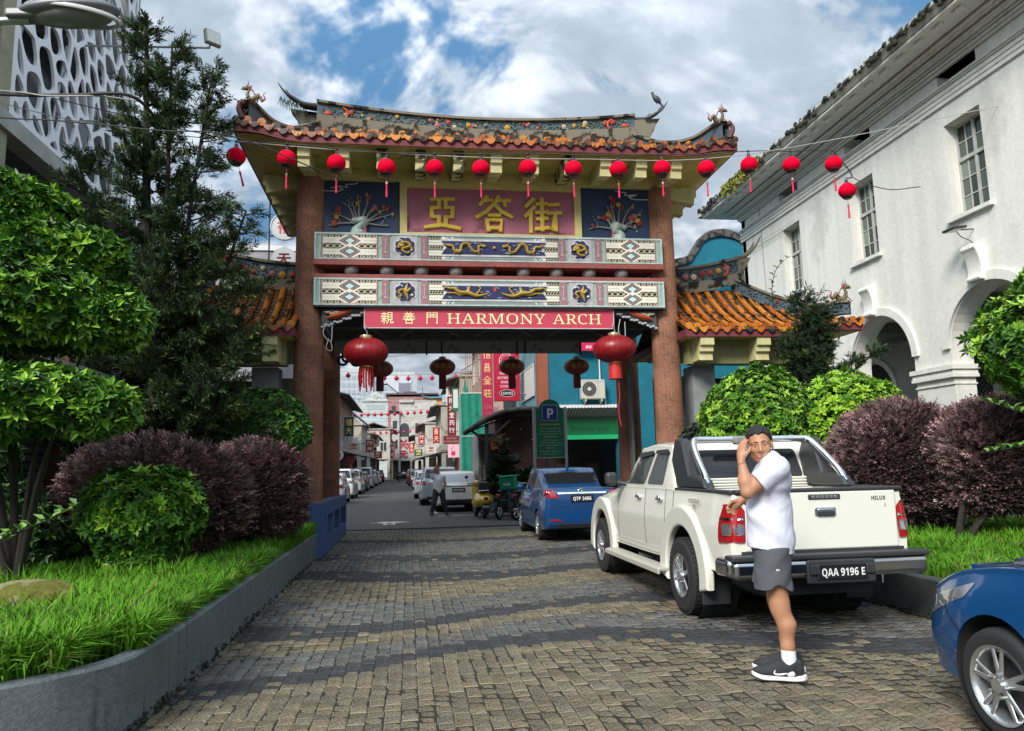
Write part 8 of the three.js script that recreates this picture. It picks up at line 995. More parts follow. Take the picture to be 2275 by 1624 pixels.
  const Gt = thing('grey_tower', 'grey lift tower with a flared top in front of the far block', 'tower', [-2.6, 0, -240]); mesh('shaft', span(-0.6, 3.2, 0, 29.5, -5, 0), mat([0.2, 0.19, 0.24], {}), Gt); mesh('top', [extrude([[-5, 30.2], [-1, 26.6], [-0.6, 26.6], [-0.6, 31.5], [-5, 31.5]], 5).translate(0, 0, -5), span(-5.4, 3.4, 29.4, 31.8, -5.2, -0.2)], mat([0.5, 0.52, 0.56], {}), Gt);
  const pg = thing('pagoda_roof', 'blue-green curled temple roof peeking over the pink building', 'temple roof', [5.6, 17.6, -172]); mesh('roof', [surf(16, 6, (u, v) => { const q = Math.abs(u * 2 - 1); return [(u - 0.5) * 5.6, 1.1 - v * 0.9 + 0.7 * q ** 3, (v - 0.0) * 2]; })], mat([0.08, 0.2, 0.26], { side: THREE.DoubleSide }), pg); mesh('wall', span(-2, 2, -2, 0.4, -0.5, 1.2), mat([0.6, 0.3, 0.06], {}), pg); mesh('ridge_spike', bar([-2.4, 1.6, 0], [-2.5, 3, 0], 0.06), MT.dark, pg);
}
// right row, stepping in with the bend of the street
shop('shophouse', 'pink-white shophouse standing behind the scaffold', { side: 1, x: 4.6, z0: -44.5, z1: -54, h: 10.5, floors: 2, wall: [0.6, 0.42, 0.38], D: 8 });
shop('shophouse', 'shophouse with the maroon medicine hall sign, red ground floor', { side: 1, x: 3.9, z0: -56.5, z1: -68, h: 8.6, floors: 2, wall: [0.62, 0.58, 0.52], awning: [0.2, 0.3, 0.2], boards: [[-0.2, -5, 0.3, 3.1, [0.36, 0.08, 0.06]]], D: 7, end: [[0.7, 5.4]] });
shop('shophouse', 'cream shophouse with shuttered windows, third of the right row', { side: 1, x: 3.0, z0: -70, z1: -84, h: 7.6, floors: 1, wall: [0.6, 0.57, 0.5], roof: [0.12, 0.1, 0.1], awning: [0.3, 0.3, 0.3], D: 7 });
shop('shophouse', 'shophouse with a red edged roof further down the right row', { side: 1, x: 1.9, z0: -88, z1: -106, h: 7.0, wall: [0.68, 0.66, 0.62], roof: [0.2, 0.07, 0.06], awning: [0.35, 0.3, 0.26], D: 7, boards: [[-1, -6, 5.0, 6.6, [0.2, 0.03, 0.05]]] });
shop('shophouse', 'last white shophouse of the right row with a maroon sign', { side: 1, x: 0.9, z0: -108, z1: -128, h: 6.6, wall: [0.7, 0.68, 0.65], D: 7, boards: [[-1, -6, 3.4, 4.2, [0.3, 0.05, 0.06]]] });
// blue restaurant building with a Chinese gable
{
  const B = thing('blue_building', 'teal blue building with a curved gable behind the right pavilion', 'building', [0, 0, 0]), bm = mat([0.0, 0.19, 0.28], { map: T.mottle, mrep: 0.35, rough: 0.75 }), gm = wallTint([0.2, 0.42, 0.5]);
  mesh('front_wall', [span(5.1, 17, 3.6, 9.0, -27.3, -27), span(7.7, 17, 0, 3.6, -27.3, -27)], bm, B); mesh('side_wall', [span(4.8, 5.1, 3.3, 9, -33, -27.3)], gm, B); mesh('back_block', span(5.1, 17, 0, 9, -40, -30), MT.dark, B); mesh('corner_pillar', span(4.74, 5.14, 0, 9.2, -27.35, -26.95), mat([0.42, 0.12, 0.06], { map: T.mottle, mrep: 0.5 }), B);
  const gp = (sh) => { const p = []; for (let i = 0; i <= 60; i++) { const x = -4.6 + 9.2 * i / 60, a = Math.abs(x), y = a < 1.0 ? 2.12 + 0.62 * Math.sqrt(1 - a * a) - 0.5 : a < 1.55 ? lerp(1.62, 0.95, sm((a - 1.0) / 0.55)) : 0.95 - 0.62 * ((a - 1.55) / 3.05) ** 0.8; p.push([13.1 + x, 9.0 + y * 0.92 + sh]); } return p; };
  const top = gp(0); mesh('gable', extrude([[8.5, 8.9], [17.7, 8.9], ...top.slice().reverse()], 0.4).translate(0, 0, -29.2), bm, B); mesh('gable_rim', [surf(60, 1, (u, v) => { const p = gp(v ? 0.2 : -0.12)[Math.round(u * 60)]; return [p[0], p[1], -28.7]; }), surf(60, 1, (u, v) => { const p = gp(0.2)[Math.round(u * 60)]; return [p[0], p[1], v ? -28.7 : -29.3]; }), surf(60, 1, (u, v) => { const p = gp(-0.12)[Math.round(u * 60)]; return [p[0], p[1], v ? -28.8 : -28.7]; })], mat([0.1, 0.09, 0.085], { map: T.weather, mrep: 1, side: THREE.DoubleSide }), B);
  const gw = mesh('grille_window', [span(4.74, 4.8, 4.2, 4.26, -31.3, -28), span(4.74, 4.8, 5.4, 5.46, -31.3, -28), ...Array.from({ length: 15 }, (_, i) => span(4.74, 4.79, 4.26, 5.4, -31.25 + i * 0.23, -31.21 + i * 0.23))], frameW, B); mesh('pane', span(4.79, 4.81, 4.2, 5.46, -31.3, -28), winG, gw);
  mesh('shop_interior', [span(5.1, 7.7, 0, 2.4, -29.9, -29.8), span(5.1, 7.7, 2.4, 3.3, -27.3, -27.2)], mat([0.03, 0.015, 0.012], {}), B); for (let i = 0; i < 4; i++) mesh('shop_shelf', span(5.3 + i * 0.6, 5.8 + i * 0.6, 0.8, 1.3 + 0.3 * (i % 2), -29.7, -29.5), mat([0.1, 0.05, 0.03], {}), B);
  mesh('sign_board', span(5.12, 7.75, 2.46, 3.26, -27.0, -26.9), mat([0.0, 0.13, 0.04], { rough: 0.4 }), B); mesh('sign_stripe', span(5.12, 7.75, 2.46, 2.62, -26.9, -26.88), mat([0.01, 0.42, 0.16], { rough: 0.4 }), B); printed('lettering', 1.8, 0.3, canvasTex(256, 48, (q, w, h) => { q.clearRect(0, 0, w, h); q.fillStyle = '#0a2a14'; q.font = 'italic 40px serif'; q.textAlign = 'center'; q.fillText('Restaurant', w / 2, 38); }), B, 6.6, 2.85, -26.89, 0, { cut: true });
  for (let i = 0; i < 22; i++) mesh('awning_rib', at(new THREE.CylinderGeometry(0.062, 0.062, 0.75, 8), 5.2 + i * 0.12, 3.47, -26.66, 1.15), mat([0.55, 0.53, 0.52], { rough: 0.5 }), B); mesh('awning_flashing', span(5.05, 7.9, 3.62, 3.74, -27, -26.85), frameW, B);
  const A = thing('air_conditioner', 'beige air conditioner unit on brackets on the blue wall', 'air conditioner', [6.75, 3.86, -26.75]); mesh('casing', rbox(0.9, 0.72, 0.36, 0.04, 0, 0.42, 0), mat([0.55, 0.54, 0.46], { rough: 0.5 }), A); mesh('fan_grille', [at(new THREE.CircleGeometry(0.27, 30), -0.16, 0.43, 0.185), ], MT.dark, A); mesh('grille_rings', [0.08, 0.14, 0.2, 0.26].map((r) => at(new THREE.TorusGeometry(r, 0.008, 5, 26), -0.16, 0.43, 0.19)), mat([0.3, 0.3, 0.28], {}), A); mesh('fan_hub', cyl(0.07, 0.07, 0.02, -0.16, 0.43, 0.2, 16, PI / 2), frameW, A); mesh('panel_line', [span(0.16, 0.17, 0.1, 0.76, 0.18, 0.186), span(-0.43, 0.43, 0.72, 0.74, 0.18, 0.186)], MT.steel, A); mesh('bracket', [-0.3, 0.3].flatMap((x) => [span(x - 0.02, x + 0.02, -0.02, 0.06, -0.25, 0.2), bar([x, -0.2, -0.22], [x, 0, 0.15], 0.02)]), frameW, A); tag(mesh('drain_pipe', [bar([7.1, 6.2, -26.92], [7.1, 4.6, -26.92], 0.03, 8), bar([7.25, 4.0, -26.8], [7.25, 3.6, -26.8], 0.02, 6)], frameW), 'white pipe running down to the air conditioner on the blue wall', 'pipe');
  const pk = thing('shop_sign', 'pink and black sign behind the right big lantern, high on the blue wall', 'sign', [6.75, 6.0, -26.7]); mesh('board', rbox(1.3, 0.55, 0.08, 0.02), mat([0.5, 0.01, 0.12], { rough: 0.4 }), pk); printed('lettering', 1.28, 0.53, canvasTex(256, 108, (q, w, h) => { q.fillStyle = '#c31650'; q.fillRect(0, 0, w, h); q.fillStyle = '#141014'; q.fillRect(60, 0, w, 44); for (let i = 0; i < 14; i++) { q.fillStyle = i % 2 ? '#e8e0e0' : '#c31650'; q.beginPath(); q.ellipse(70 + i * 13, 12 + (i * 17) % 34, 8, 5, i, 0, 7); q.fill(); } q.fillStyle = '#f4ecec'; q.font = 'bold 34px sans-serif'; q.fillText('AU', 84, 90); }), pk, 0, 0, 0.045);
}
function vsign(name, label, x, y0, y1, w, z, c, draw, W = 128, H = 512) { const P = thing(name, label, 'sign', [x, y0, z]); mesh('board', rbox(w, y1 - y0, 0.14, 0.015, 0, (y1 - y0) / 2, 0), mat(c, { rough: 0.45 }), P); printed('lettering', w * 0.97, (y1 - y0) * 0.985, canvasTex(W, H, draw), P, 0, (y1 - y0) / 2, 0.075); mesh('bracket', [bar([w / 2, 0.3, 0], [w / 2 + 0.8, 0.3, 0], 0.03), bar([w / 2, y1 - y0 - 0.3, 0], [w / 2 + 0.8, y1 - y0 - 0.3, 0], 0.03)], MT.steel, P); return P; }
vsign('restaurant_sign', 'red restaurant sign with white lettering and a round emblem', 3.98, 4.18, 6.6, 1.06, -30, [0.4, 0.01, 0.06], (q, w, h) => { q.fillStyle = '#c2123a'; q.fillRect(0, 0, w, h); q.fillStyle = '#f2e4e0'; q.textAlign = 'center'; q.font = 'bold 34px serif'; q.fillText('RESTORAN', w / 2, 66); q.strokeStyle = '#f0d8d4'; q.lineWidth = 7; q.beginPath(); q.arc(w / 2, 180, 74, 0, 7); q.stroke(); q.lineWidth = 3; q.beginPath(); q.arc(w / 2, 180, 52, 0, 7); q.stroke(); q.font = 'bold 15px serif'; for (let i = 0; i < 12; i++) { q.save(); q.translate(w / 2, 180); q.rotate(i * 0.52 - 1.6); q.fillText('SECRETRECIPE'[i] ? 'LUCKYCURRYHS'[i] : '', 0, -57); q.restore(); } q.font = 'bold 33px serif'; q.fillText('SIREH P', w / 2 - 8, 318); q.fillText('AUTHENTIC', w / 2, 362); q.fillText('INDIAN', w / 2, 406); q.fillText('CUISINE', w / 2, 448); q.fillStyle = '#0c1512'; q.beginPath(); q.ellipse(w / 2, 506, 78, 34, 0, 0, 7); q.fill(); q.strokeStyle = '#e8dcd8'; q.lineWidth = 4; q.stroke(); q.fillStyle = '#f2ece8'; q.font = 'bold 36px sans-serif'; q.fillText('LEAVES', w / 2, 519); }, 256, 580);
vsign('goldsmith_sign', 'tall pink vertical sign with gold Chinese characters left of the restaurant sign', 3.6, 3.6, 7.4, 0.52, -34, [0.42, 0.06, 0.13], (q, w, h) => { q.fillStyle = '#b62a4a'; q.fillRect(0, 0, w, h); q.strokeStyle = '#e8b878'; ['xin', 'chang', 'jin', 'zhuang'].forEach((k, i) => paintGlyph(q, k, w / 2, 160 + i * 150, 96, 11)); q.fillStyle = '#d46a84'; q.font = '64px sans-serif'; q.textAlign = 'center'; q.fillText('SIN', w / 2, 790); q.font = '40px sans-serif'; q.fillText('CHONG', w / 2, 850); }, 128, 930);
vsign('medicine_hall_sign', 'maroon vertical sign with white Chinese characters down the right row', 3.2, 4.0, 6.95, 0.64, -56, [0.2, 0.02, 0.03], (q, w, h) => { q.fillStyle = '#6d1420'; q.fillRect(0, 0, w, h); q.strokeStyle = '#eadbd6'; ['wei', 'yuan', 'tang', 'yao', 'xing'].forEach((k, i) => paintGlyph(q, k, w / 2, 62 + i * 112, 84, 9)); }, 128, 590);
vsign('medicine_hall_board', 'small maroon board with two lines of lettering below the medicine hall sign', 3.16, 3.38, 3.98, 1.2, -55.9, [0.2, 0.02, 0.03], (q, w, h) => { q.fillStyle = '#6d1420'; q.fillRect(0, 0, w, h); q.fillStyle = '#d8a8a0'; q.font = '44px serif'; q.textAlign = 'center'; q.fillText('KEDAI UBAT', w / 2, 54); q.fillText('YUI WUEN THONG', w / 2, 106); }, 400, 128);
vsign('pink_shop_sign', 'pale pink shop sign under the maroon boards', 3.15, 2.3, 3.2, 0.95, -52, [0.6, 0.35, 0.42], (q, w, h) => { q.fillStyle = '#e8b4c4'; q.fillRect(0, 0, w, h); q.fillStyle = '#c0304a'; q.beginPath(); q.arc(50, 90, 22, 0, 7); q.fill(); q.strokeStyle = '#c0304a'; q.lineWidth = 5; q.beginPath(); q.arc(56, 46, 24, 0.5, 5); q.stroke(); }, 128, 128);
vsign('hanging_sign', 'blank white hanging sign in the left row', -5.75, 3.45, 4.95, 1.2, -77.5, [0.66, 0.62, 0.64], (q, w, h) => { q.fillStyle = '#cfc8cc'; q.fillRect(0, 0, w, h); }, 64, 64);
{ const P = thing('round_shop_sign', 'round white shop sign over the dark awning in the left row', 'sign', [-5.3, 2.75, -57.6]); mesh('board', cyl(0.42, 0.42, 0.1, 0, 0, 0, 26, PI / 2), frameW, P); mesh('emblem', at(new THREE.TorusGeometry(0.2, 0.04, 6, 18), 0, 0, 0.06), mat([0.4, 0.1, 0.1], {}), P); }
vsign('red_shop_sign', 'small red square shop sign beside the round white one', -4.75, 2.15, 2.85, 0.75, -62, [0.35, 0.02, 0.06], (q, w, h) => { q.fillStyle = '#a01836'; q.fillRect(0, 0, w, h); q.strokeStyle = '#e4c0c4'; q.lineWidth = 6; q.strokeRect(24, 24, 80, 70); q.beginPath(); q.arc(64, 60, 18, 0, 6); q.stroke(); }, 128, 128);
// signs on a frame behind the left pavilion, with a grey building
{ const P = thing('sign_tower', 'round and octagonal white shop signs stacked on a frame behind the left pavilion', 'sign', [-4.95, 0, -30]); mesh('frame', [bar([-0.62, 7, -0.1], [-0.62, 12.6, -0.1], 0.03), bar([0.62, 7, -0.1], [0.62, 12.6, -0.1], 0.03), bar([-0.62, 10.35, -0.1], [0.62, 10.35, -0.1], 0.03), bar([-0.62, 11, -0.1], [0.62, 11, -0.1], 0.03)], MT.dark, P);
  const sT = (k, c) => canvasTex(128, 128, (q, w, h) => { q.fillStyle = '#d4d6d2'; q.fillRect(0, 0, w, h); q.strokeStyle = c; paintGlyph(q, k, 64, 64, 76, 11); }); const r = mesh('round_sign', [cyl(0.56, 0.56, 0.12, 0, 11.35, 0, 30, PI / 2), at(new THREE.TorusGeometry(0.54, 0.035, 6, 30), 0, 11.35, 0.06)], frameW, P); mesh('character', at(new THREE.CircleGeometry(0.48, 28), 0, 11.35, 0.066), new THREE.MeshStandardMaterial({ map: sT('fu', '#c86a6e') }), r);
  for (const [y, k] of [[10.0, 'tian'], [8.95, 'yao']]) { const o = mesh('octagonal_sign', at(new THREE.CylinderGeometry(0.52, 0.52, 0.12, 8), 0, y, 0, PI / 2, PI / 8 * 0), frameW, P); o.geometry.rotateZ(0); mesh('character', at(new THREE.CircleGeometry(0.46, 8, PI / 8), 0, y, 0.066), new THREE.MeshStandardMaterial({ map: sT(k, '#7a2a2e') }), o); }
  const Bb = thing('grey_building', 'plain grey-lilac building glimpsed through the conifer behind the left pavilion', 'building', [-13, 0, -44]); mesh('wall', span(-1, 5.6, 0, 14.5, -20, 0), wallTint([0.4, 0.38, 0.42]), Bb); for (let i = 0; i < 3; i++) mesh('window', span(0.5 + i * 1.7, 1.4 + i * 1.7, 10.5, 12, 0, 0.04), winG, Bb); mesh('parapet', span(-1.1, 5.7, 14.5, 14.8, -20, 0.1), frameW, Bb); }
// parking tariff sign
{ const P = thing('parking_sign', 'green parking sign with a white P on blue and lines of small print', 'sign', [3.815, 0, -20]), s = new THREE.Shape(); s.moveTo(-0.4, 1.72); s.lineTo(0.4, 1.72); s.lineTo(0.4, 3.06); s.lineTo(0.31, 3.08); s.absarc(0, 3.0, 0.31, 0.2, PI - 0.2, false); s.lineTo(-0.4, 3.06); s.closePath(); mesh('board', extrude(s, 0.05).translate(0, 0, -0.025), mat([0.0, 0.2, 0.14], { rough: 0.4 }), P); mesh('post', [cyl(0.035, 0.035, 3.1, -0.44, 1.55, 0, 10), cyl(0.035, 0.035, 3.1, 0.44, 1.55, 0, 10)], MT.steel, P); mesh('edge', [span(-0.41, -0.39, 1.72, 3.06, 0.02, 0.03), span(0.39, 0.41, 1.72, 3.06, 0.02, 0.03), span(-0.41, 0.41, 1.71, 1.73, 0.02, 0.03)], frameW, P);
  const p = mesh('p_plate', rbox(0.43, 0.44, 0.02, 0.01, 0, 2.94, 0.035), frameW, P); printed('lettering', 0.4, 0.41, canvasTex(128, 128, (q, w, h) => { q.fillStyle = '#1c3f9e'; q.fillRect(0, 0, w, h); q.fillStyle = '#f0f0f0'; q.font = 'bold 118px sans-serif'; q.textAlign = 'center'; q.textBaseline = 'middle'; q.fillText('P', w / 2 + 2, h / 2 + 6); }), p, 0, 2.94, 0.047); printed('small_print', 0.74, 0.94, canvasTex(256, 330, (q, w, h) => { q.fillStyle = '#12795a'; q.fillRect(0, 0, w, h); const ln = (y, c, t, f) => { q.fillStyle = c; q.font = f; q.textAlign = 'center'; q.fillText(t, w / 2, y); }; ln(32, '#d8b83a', 'KADAR BAYARAN', 'bold 24px sans-serif'); ['SETIAP 1/2 JAM PERTAMA   0.32', 'SETIAP 1/2 JAM KEDUA   0.64', 'SETIAP 1/2 JAM BERIKUTNYA   0.85'].forEach((t, i) => ln(68 + i * 26, '#d8e6dc', t, '15px sans-serif')); ln(148, '#d8b83a', 'LEBIH MASA', 'bold 22px sans-serif'); ['SETIAP 1/2 JAM   0.32', 'SETIAP 1/2 JAM KEDUA   0.64', 'SETIAP 1/2 JAM SETERUSNYA   0.85'].forEach((t, i) => ln(180 + i * 24, '#d8e6dc', t, '15px sans-serif')); ln(256, '#d8b83a', 'JUMLAH', 'bold 20px sans-serif'); ['ISNIN - JUMAAT   8.00 PAGI - 5.00', 'SABTU   8.00 PAGI - 1.00'].forEach((t, i) => ln(284 + i * 24, '#d8e6dc', t, '14px sans-serif')); }), P, 0, 2.22, 0.028); }
// cafe with a dark tiled lean-to, plants in front
{ const C = thing('cafe_canopy', 'dark tiled canopy of a cafe beside the parking sign', 'canopy', [0, 0, 0]), dt = mat([0.06, 0.055, 0.05], { map: T.weather, mrep: 1, rough: 0.7 }); for (let i = 0; i < 13; i++) { const z = -23.9 - i * 0.24; mesh('canopy_tile_row', tube([[4.5, 3.36, z], [3.6, 3.36, z], [2.9, 3.24, z], [2.35, 2.98, z], [1.95, 2.72, z]], 0.085, 7, 14), dt, C); } mesh('canopy_deck', surf(8, 1, (u, v) => [lerp(4.5, 2.0, u), 3.27 - 0.56 * Math.max(0, u - 0.3) ** 1.3 * 1.6, v ? -27 : -23.85]), mat([0.05, 0.045, 0.04], { side: THREE.DoubleSide }), C); mesh('post', [bar([2.5, 0.2, -24], [2.5, 2.9, -24], 0.06), bar([4.45, 0.1, -24], [4.45, 3.3, -24], 0.06), bar([2.5, 2.3, -24], [3.3, 3.05, -24], 0.04), bar([2.5, 2.3, -24], [2.0, 2.7, -24], 0.04)], MT.dark, C); mesh('cafe_wall', [span(3.15, 4.75, 0.1, 3.2, -25.1, -24.9), span(3.1, 3.2, 0.1, 3.2, -29, -25)], mat([0.05, 0.018, 0.016], {}), C); mesh('lamp', [ball(0.03, 4.1, 2.4, -24.6, 8), ball(0.025, 3.7, 2.75, -24.6, 8)], frameW, C);
  const O = thing('orange_sign', 'small tilted orange board hanging under the cafe canopy', 'sign', [2.95, 2.35, -24.6], 0.2); mesh('board', rbox(0.6, 0.42, 0.04, 0.01, 0, 0, 0, 0, 0, 0.25), mat([0.5, 0.16, 0.06], {}), O); const wl = thing('white_wall', 'white side wall with bars behind the cafe plants', 'wall', [2.45, 0, -26.5]); mesh('wall_body', span(0, 0.62, 0.1, 2.7, -3, 0), wallTint([0.4, 0.4, 0.38]), wl); mesh('bars', [0, 1, 2].map((i) => bar([0.1 + i * 0.2, 0.3, 0.03], [0.1 + i * 0.2, 2.5, 0.03], 0.015)), MT.dark, wl);
  const R = rng(14), lg = [1, 2, 3].map((s) => tris(Array.from({ length: 7 }, (_, i) => leaf(0.34, 0.1, [Math.cos(i * 2.4), 0.3 + 0.5 * ((i * 3) % 4) / 4, Math.sin(i * 2.4)], [0, 1, 0], [0, 0, 0], 0.1)))); [[2.65, -23.2, 1.9, 'tall dark potted plant at the street side of the cafe'], [3.2, -23.3, 1.45, 'dark potted palm in the middle of the cafe plants'], [3.75, -23.5, 1.25, 'low dark potted plant nearest the parking sign'], [2.95, -23.6, 2.3, 'highest dark leafy plant at the cafe wall']].forEach(([x, z, h, label], k) => { const P = thing('potted_plant', label, 'plant', [x, 0.1, z]); mesh('pot', lathe([[0.12, 0], [0.17, 0.02], [0.21, 0.34], [0.19, 0.34]], 16), MT.concrete, P); const st = [], li = []; for (let i = 0; i < 7; i++) { const e = [0.95 * (R() - 0.5), h * (0.45 + 0.55 * R()), 0.6 * (R() - 0.5)]; st.push(taperTube([[0, 0.3, 0], [e[0] * 0.4, e[1] * 0.6, e[2] * 0.4], e], (t) => 0.018 - 0.01 * t, 5, 8)); for (let j = 0; j < 7; j++) { const q = 0.35 + 0.65 * j / 6; li.push({ p: V(e[0] * q, lerp(0.3, e[1], q), e[2] * q), q: new THREE.Quaternion().setFromEuler(new THREE.Euler(R() - 0.5, R() * 6, R() - 0.5)), s: 0.7 + 0.6 * R(), c: blend([0.012, 0.025, 0.012], [0.04, 0.075, 0.025], R()) }); } } mesh('stem', st, MT.bark, P); scatter('leaves', P, lg, leafMat({ transmission: 0.1 }), li); }); }
// bamboo scaffold with green netting
{ const S = thing('scaffold', 'scaffold wrapped in green netting in front of a shophouse', 'scaffold', [0, 0, 0]), po = []; for (let i = 0; i < 5; i++) for (const z of [-45.8, -44.2]) po.push(bar([3.15 + i * 0.32, 0, z], [3.15 + i * 0.32 + 0.05 * (i % 2), i > 0 ? 10.4 : 7.4, z], 0.03, 6)); for (let j = 1; j < 9; j++) po.push(bar([3.1, j * 1.2, -44.2], [4.5, j * 1.2, -44.2], 0.025, 6), bar([3.1, j * 1.2, -45.8], [4.5, j * 1.2, -45.8], 0.025, 6)); po.push(bar([3.2, 7.4, -44.3], [4.5, 8.2, -44.3], 0.045, 6), bar([3.2, 6.2, -44.2], [3.5, 7.0, -44.2], 0.03, 6)); mesh('scaffold_pole', po, mat([0.3, 0.2, 0.12], { rough: 0.7 }), S);
  const net = mat([0.0, 0.5, 0.34], { rough: 0.9, transmission: 0.5, side: THREE.DoubleSide, map: T.stain, mrep: 0.5 }), f = (w) => surf(30, 40, (u, v) => { const x = 3.08 + 1.42 * u, y = lerp(1.0, 5.95, v), b = 0.05 * fbm(u * 7, v * 9, 5, 4) + 0.03 * Math.sin(u * 20 + v * 3); return w ? [3.06 + b, y, -44 - 2 * u] : [x, y, -43.98 + b]; }); mesh('netting', [f(0), f(1), surf(8, 8, (u, v) => [3.2 + 0.3 * u * (1 - v) + 0.1 * v, lerp(5.9, 6.9, v), -44])], net, S); mesh('netting_rope', [bar([3.05, 5.95, -43.95], [4.52, 5.95, -43.95], 0.03), bar([3.05, 3.4, -43.93], [4.52, 3.4, -43.93], 0.02)], frameW, S);
  const gb = thing('green_white_sign', 'green framed white board standing behind the scaffold top', 'sign', [2.75, 5.2, -48]); mesh('board', [span(0, 0.42, 0, 1.5, 0, 0.08)], mat([0.01, 0.12, 0.05], {}), gb); mesh('panel', span(0.1, 0.4, 0.2, 1.4, 0.08, 0.1), frameW, gb); }
// lantern strings over the street
const ORD = ['first', 'second', 'third', 'fourth', 'fifth', 'sixth', 'seventh', 'eighth', 'ninth', 'tenth', 'eleventh', 'twelfth', 'thirteenth', 'fourteenth', 'fifteenth', 'sixteenth', 'seventeenth'];
{ const lg = merge([new THREE.SphereGeometry(0.185, 14, 10), cyl(0.03, 0.05, 0.1, 0, 0.2, 0, 8), cyl(0.02, 0.02, 0.18, 0, -0.24, 0, 6)]), lm = mat([0.5, 0.005, 0.05], { rough: 0.6 }), strings = [[-60, -6.2, 5.2, 8.95, 8.8, 12, 0.35, 'small red lantern on the nearest string over the street'], [-80, -7.4, 4.4, 7.3, 7.75, 17, 0.15, 'small red lantern on the middle string over the street'], [-105, -8.4, 2.2, 6.75, 6.9, 13, 0.2, 'small red lantern on the farther string over the street'], [-125, -5.5, 1.5, 6.3, 6.6, 9, 0.25, 'small red lantern on the farthest string over the street']];
  strings.forEach(([z, xa, xb, ya, yb, n, sag, label], k) => { const P = (t) => [lerp(xa, xb, t), lerp(ya, yb, t) + sag * ((2 * t - 1) ** 2) + 0.25, z]; tag(mesh('street_wire', tube([0, 0.2, 0.4, 0.6, 0.8, 1].map(P), 0.012, 4, 40), MT.black), ['nearest', 'middle', 'farther', 'farthest'][k] + ' wire of red lanterns across the street', 'cable'); for (let i = 0; i < n; i++) { const p = P((i + 0.5) / n), l = tag(mesh('street_lantern', lg, lm), label + ', ' + ORD[i] + ' from its left end', 'lantern', 'lanterns on the ' + ['nearest', 'middle', 'farther', 'farthest'][k] + ' street string'); l.position.set(p[0], p[1] - 0.28, p[2]); } }); }

// hanging signs, air conditioners and wires along both rows
{ const face = [['#8f1a2a', '#ead2b8', 'xing'], ['#d8d2c4', '#8a2028', 'jin'], ['#15402c', '#d8c67a', 'fu'], ['#b02438', '#f0d6a0', 'chang']].map(([b, c, k]) => canvasTex(64, 128, (q, w, h) => { q.fillStyle = b; q.fillRect(0, 0, w, h); q.strokeStyle = c; paintGlyph(q, k, 32, 34, 44, 6); paintGlyph(q, 'tian', 32, 92, 44, 6); }));
  [[2.6, 4.0, 1.6, 0.7, -72, 3, 'red board with gold characters on the cream shophouse'], [2.3, 3.2, 0.8, 1.0, -78, 1, 'white board with red characters, low on the cream shophouse'], [1.5, 4.4, 1.4, 0.8, -89, 0, 'maroon hanging sign before the red edged roof'], [1.2, 3.3, 0.9, 1.1, -97, 2, 'green hanging sign down the right row'], [0.4, 4.0, 1.5, 0.8, -110, 3, 'red hanging sign near the far right end'], [-5.0, 4.4, 1.7, 0.8, -64, 2, 'green sign on the peach shophouse'], [-5.1, 3.4, 0.8, 1.2, -71, 1, 'white sign over the arcade of the peach shophouse'], [-4.4, 3.6, 1.5, 0.9, -86, 0, 'maroon sign beneath the beige gable'], [-4.2, 4.6, 1.6, 1.0, -96, 1, 'white sign on the low white shophouse'], [-4.2, 3.2, 1.0, 1.2, -103, 3, 'red sign at the end of the low white shophouse'], [-2.6, 3.4, 2.2, 0.9, -118, 0, 'maroon sign on the brown roofed shophouse'], [3.4, 6.6, 1.6, 0.8, -60, 1, 'white board above the medicine hall sign']].forEach(([x, y, h, w, z, k, label]) => { const P = thing('hanging_sign', label, 'sign', [x, y, z]); mesh('board', rbox(w, h, 0.14, 0.02, 0, h / 2, 0), frameW, P); printed('lettering', w * 0.95, h * 0.95, face[k], P, 0, h / 2, 0.075); mesh('bracket', bar([-w / 2, h - 0.1, 0], [w, h - 0.1, 0], 0.03), MT.dark, P); });
  [[2.75, 5.2, -74, 'on the cream shophouse'], [1.65, 4.8, -93, 'below the red edged roof'], [0.7, 4.6, -116, 'on the last right hand shophouse'], [3.6, 5.0, -63, 'beside the medicine hall sign'], [-5.2, 5.2, -68, 'on the peach shophouse'], [-4.4, 4.4, -100, 'on the low white shophouse']].forEach(([x, y, z, w]) => { const A = thing('air_conditioner', 'small pale air conditioner box ' + w, 'air conditioner', [x, y, z]); mesh('casing', rbox(0.4, 0.7, 0.95, 0.05), frameW, A); mesh('fan_grille', at(new THREE.CircleGeometry(0.2, 16), 0, 0, 0.48), MT.dark, A); mesh('bracket', span(-0.2, 0.2, -0.42, -0.36, -0.4, 0.4), MT.dark, A); });
  [[-46, 8.6, 9.4], [-68, 8.2, 8.0], [-92, 7.6, 8.4], [-116, 8.4, 8.0]].forEach(([z, ya, yb], i) => tag(mesh('street_wire', [0, 1].map((k) => tube([[-6.5, ya + k * 0.5, z], [-1, (ya + yb) / 2 - 0.5 + k * 0.4, z - k], [4.6, yb + k * 0.3, z - 2 * k]], 0.012, 4, 24)), MT.black), ['nearest', 'second', 'third', 'farthest'][i] + ' pair of bare wires slung across the street', 'cable')); }
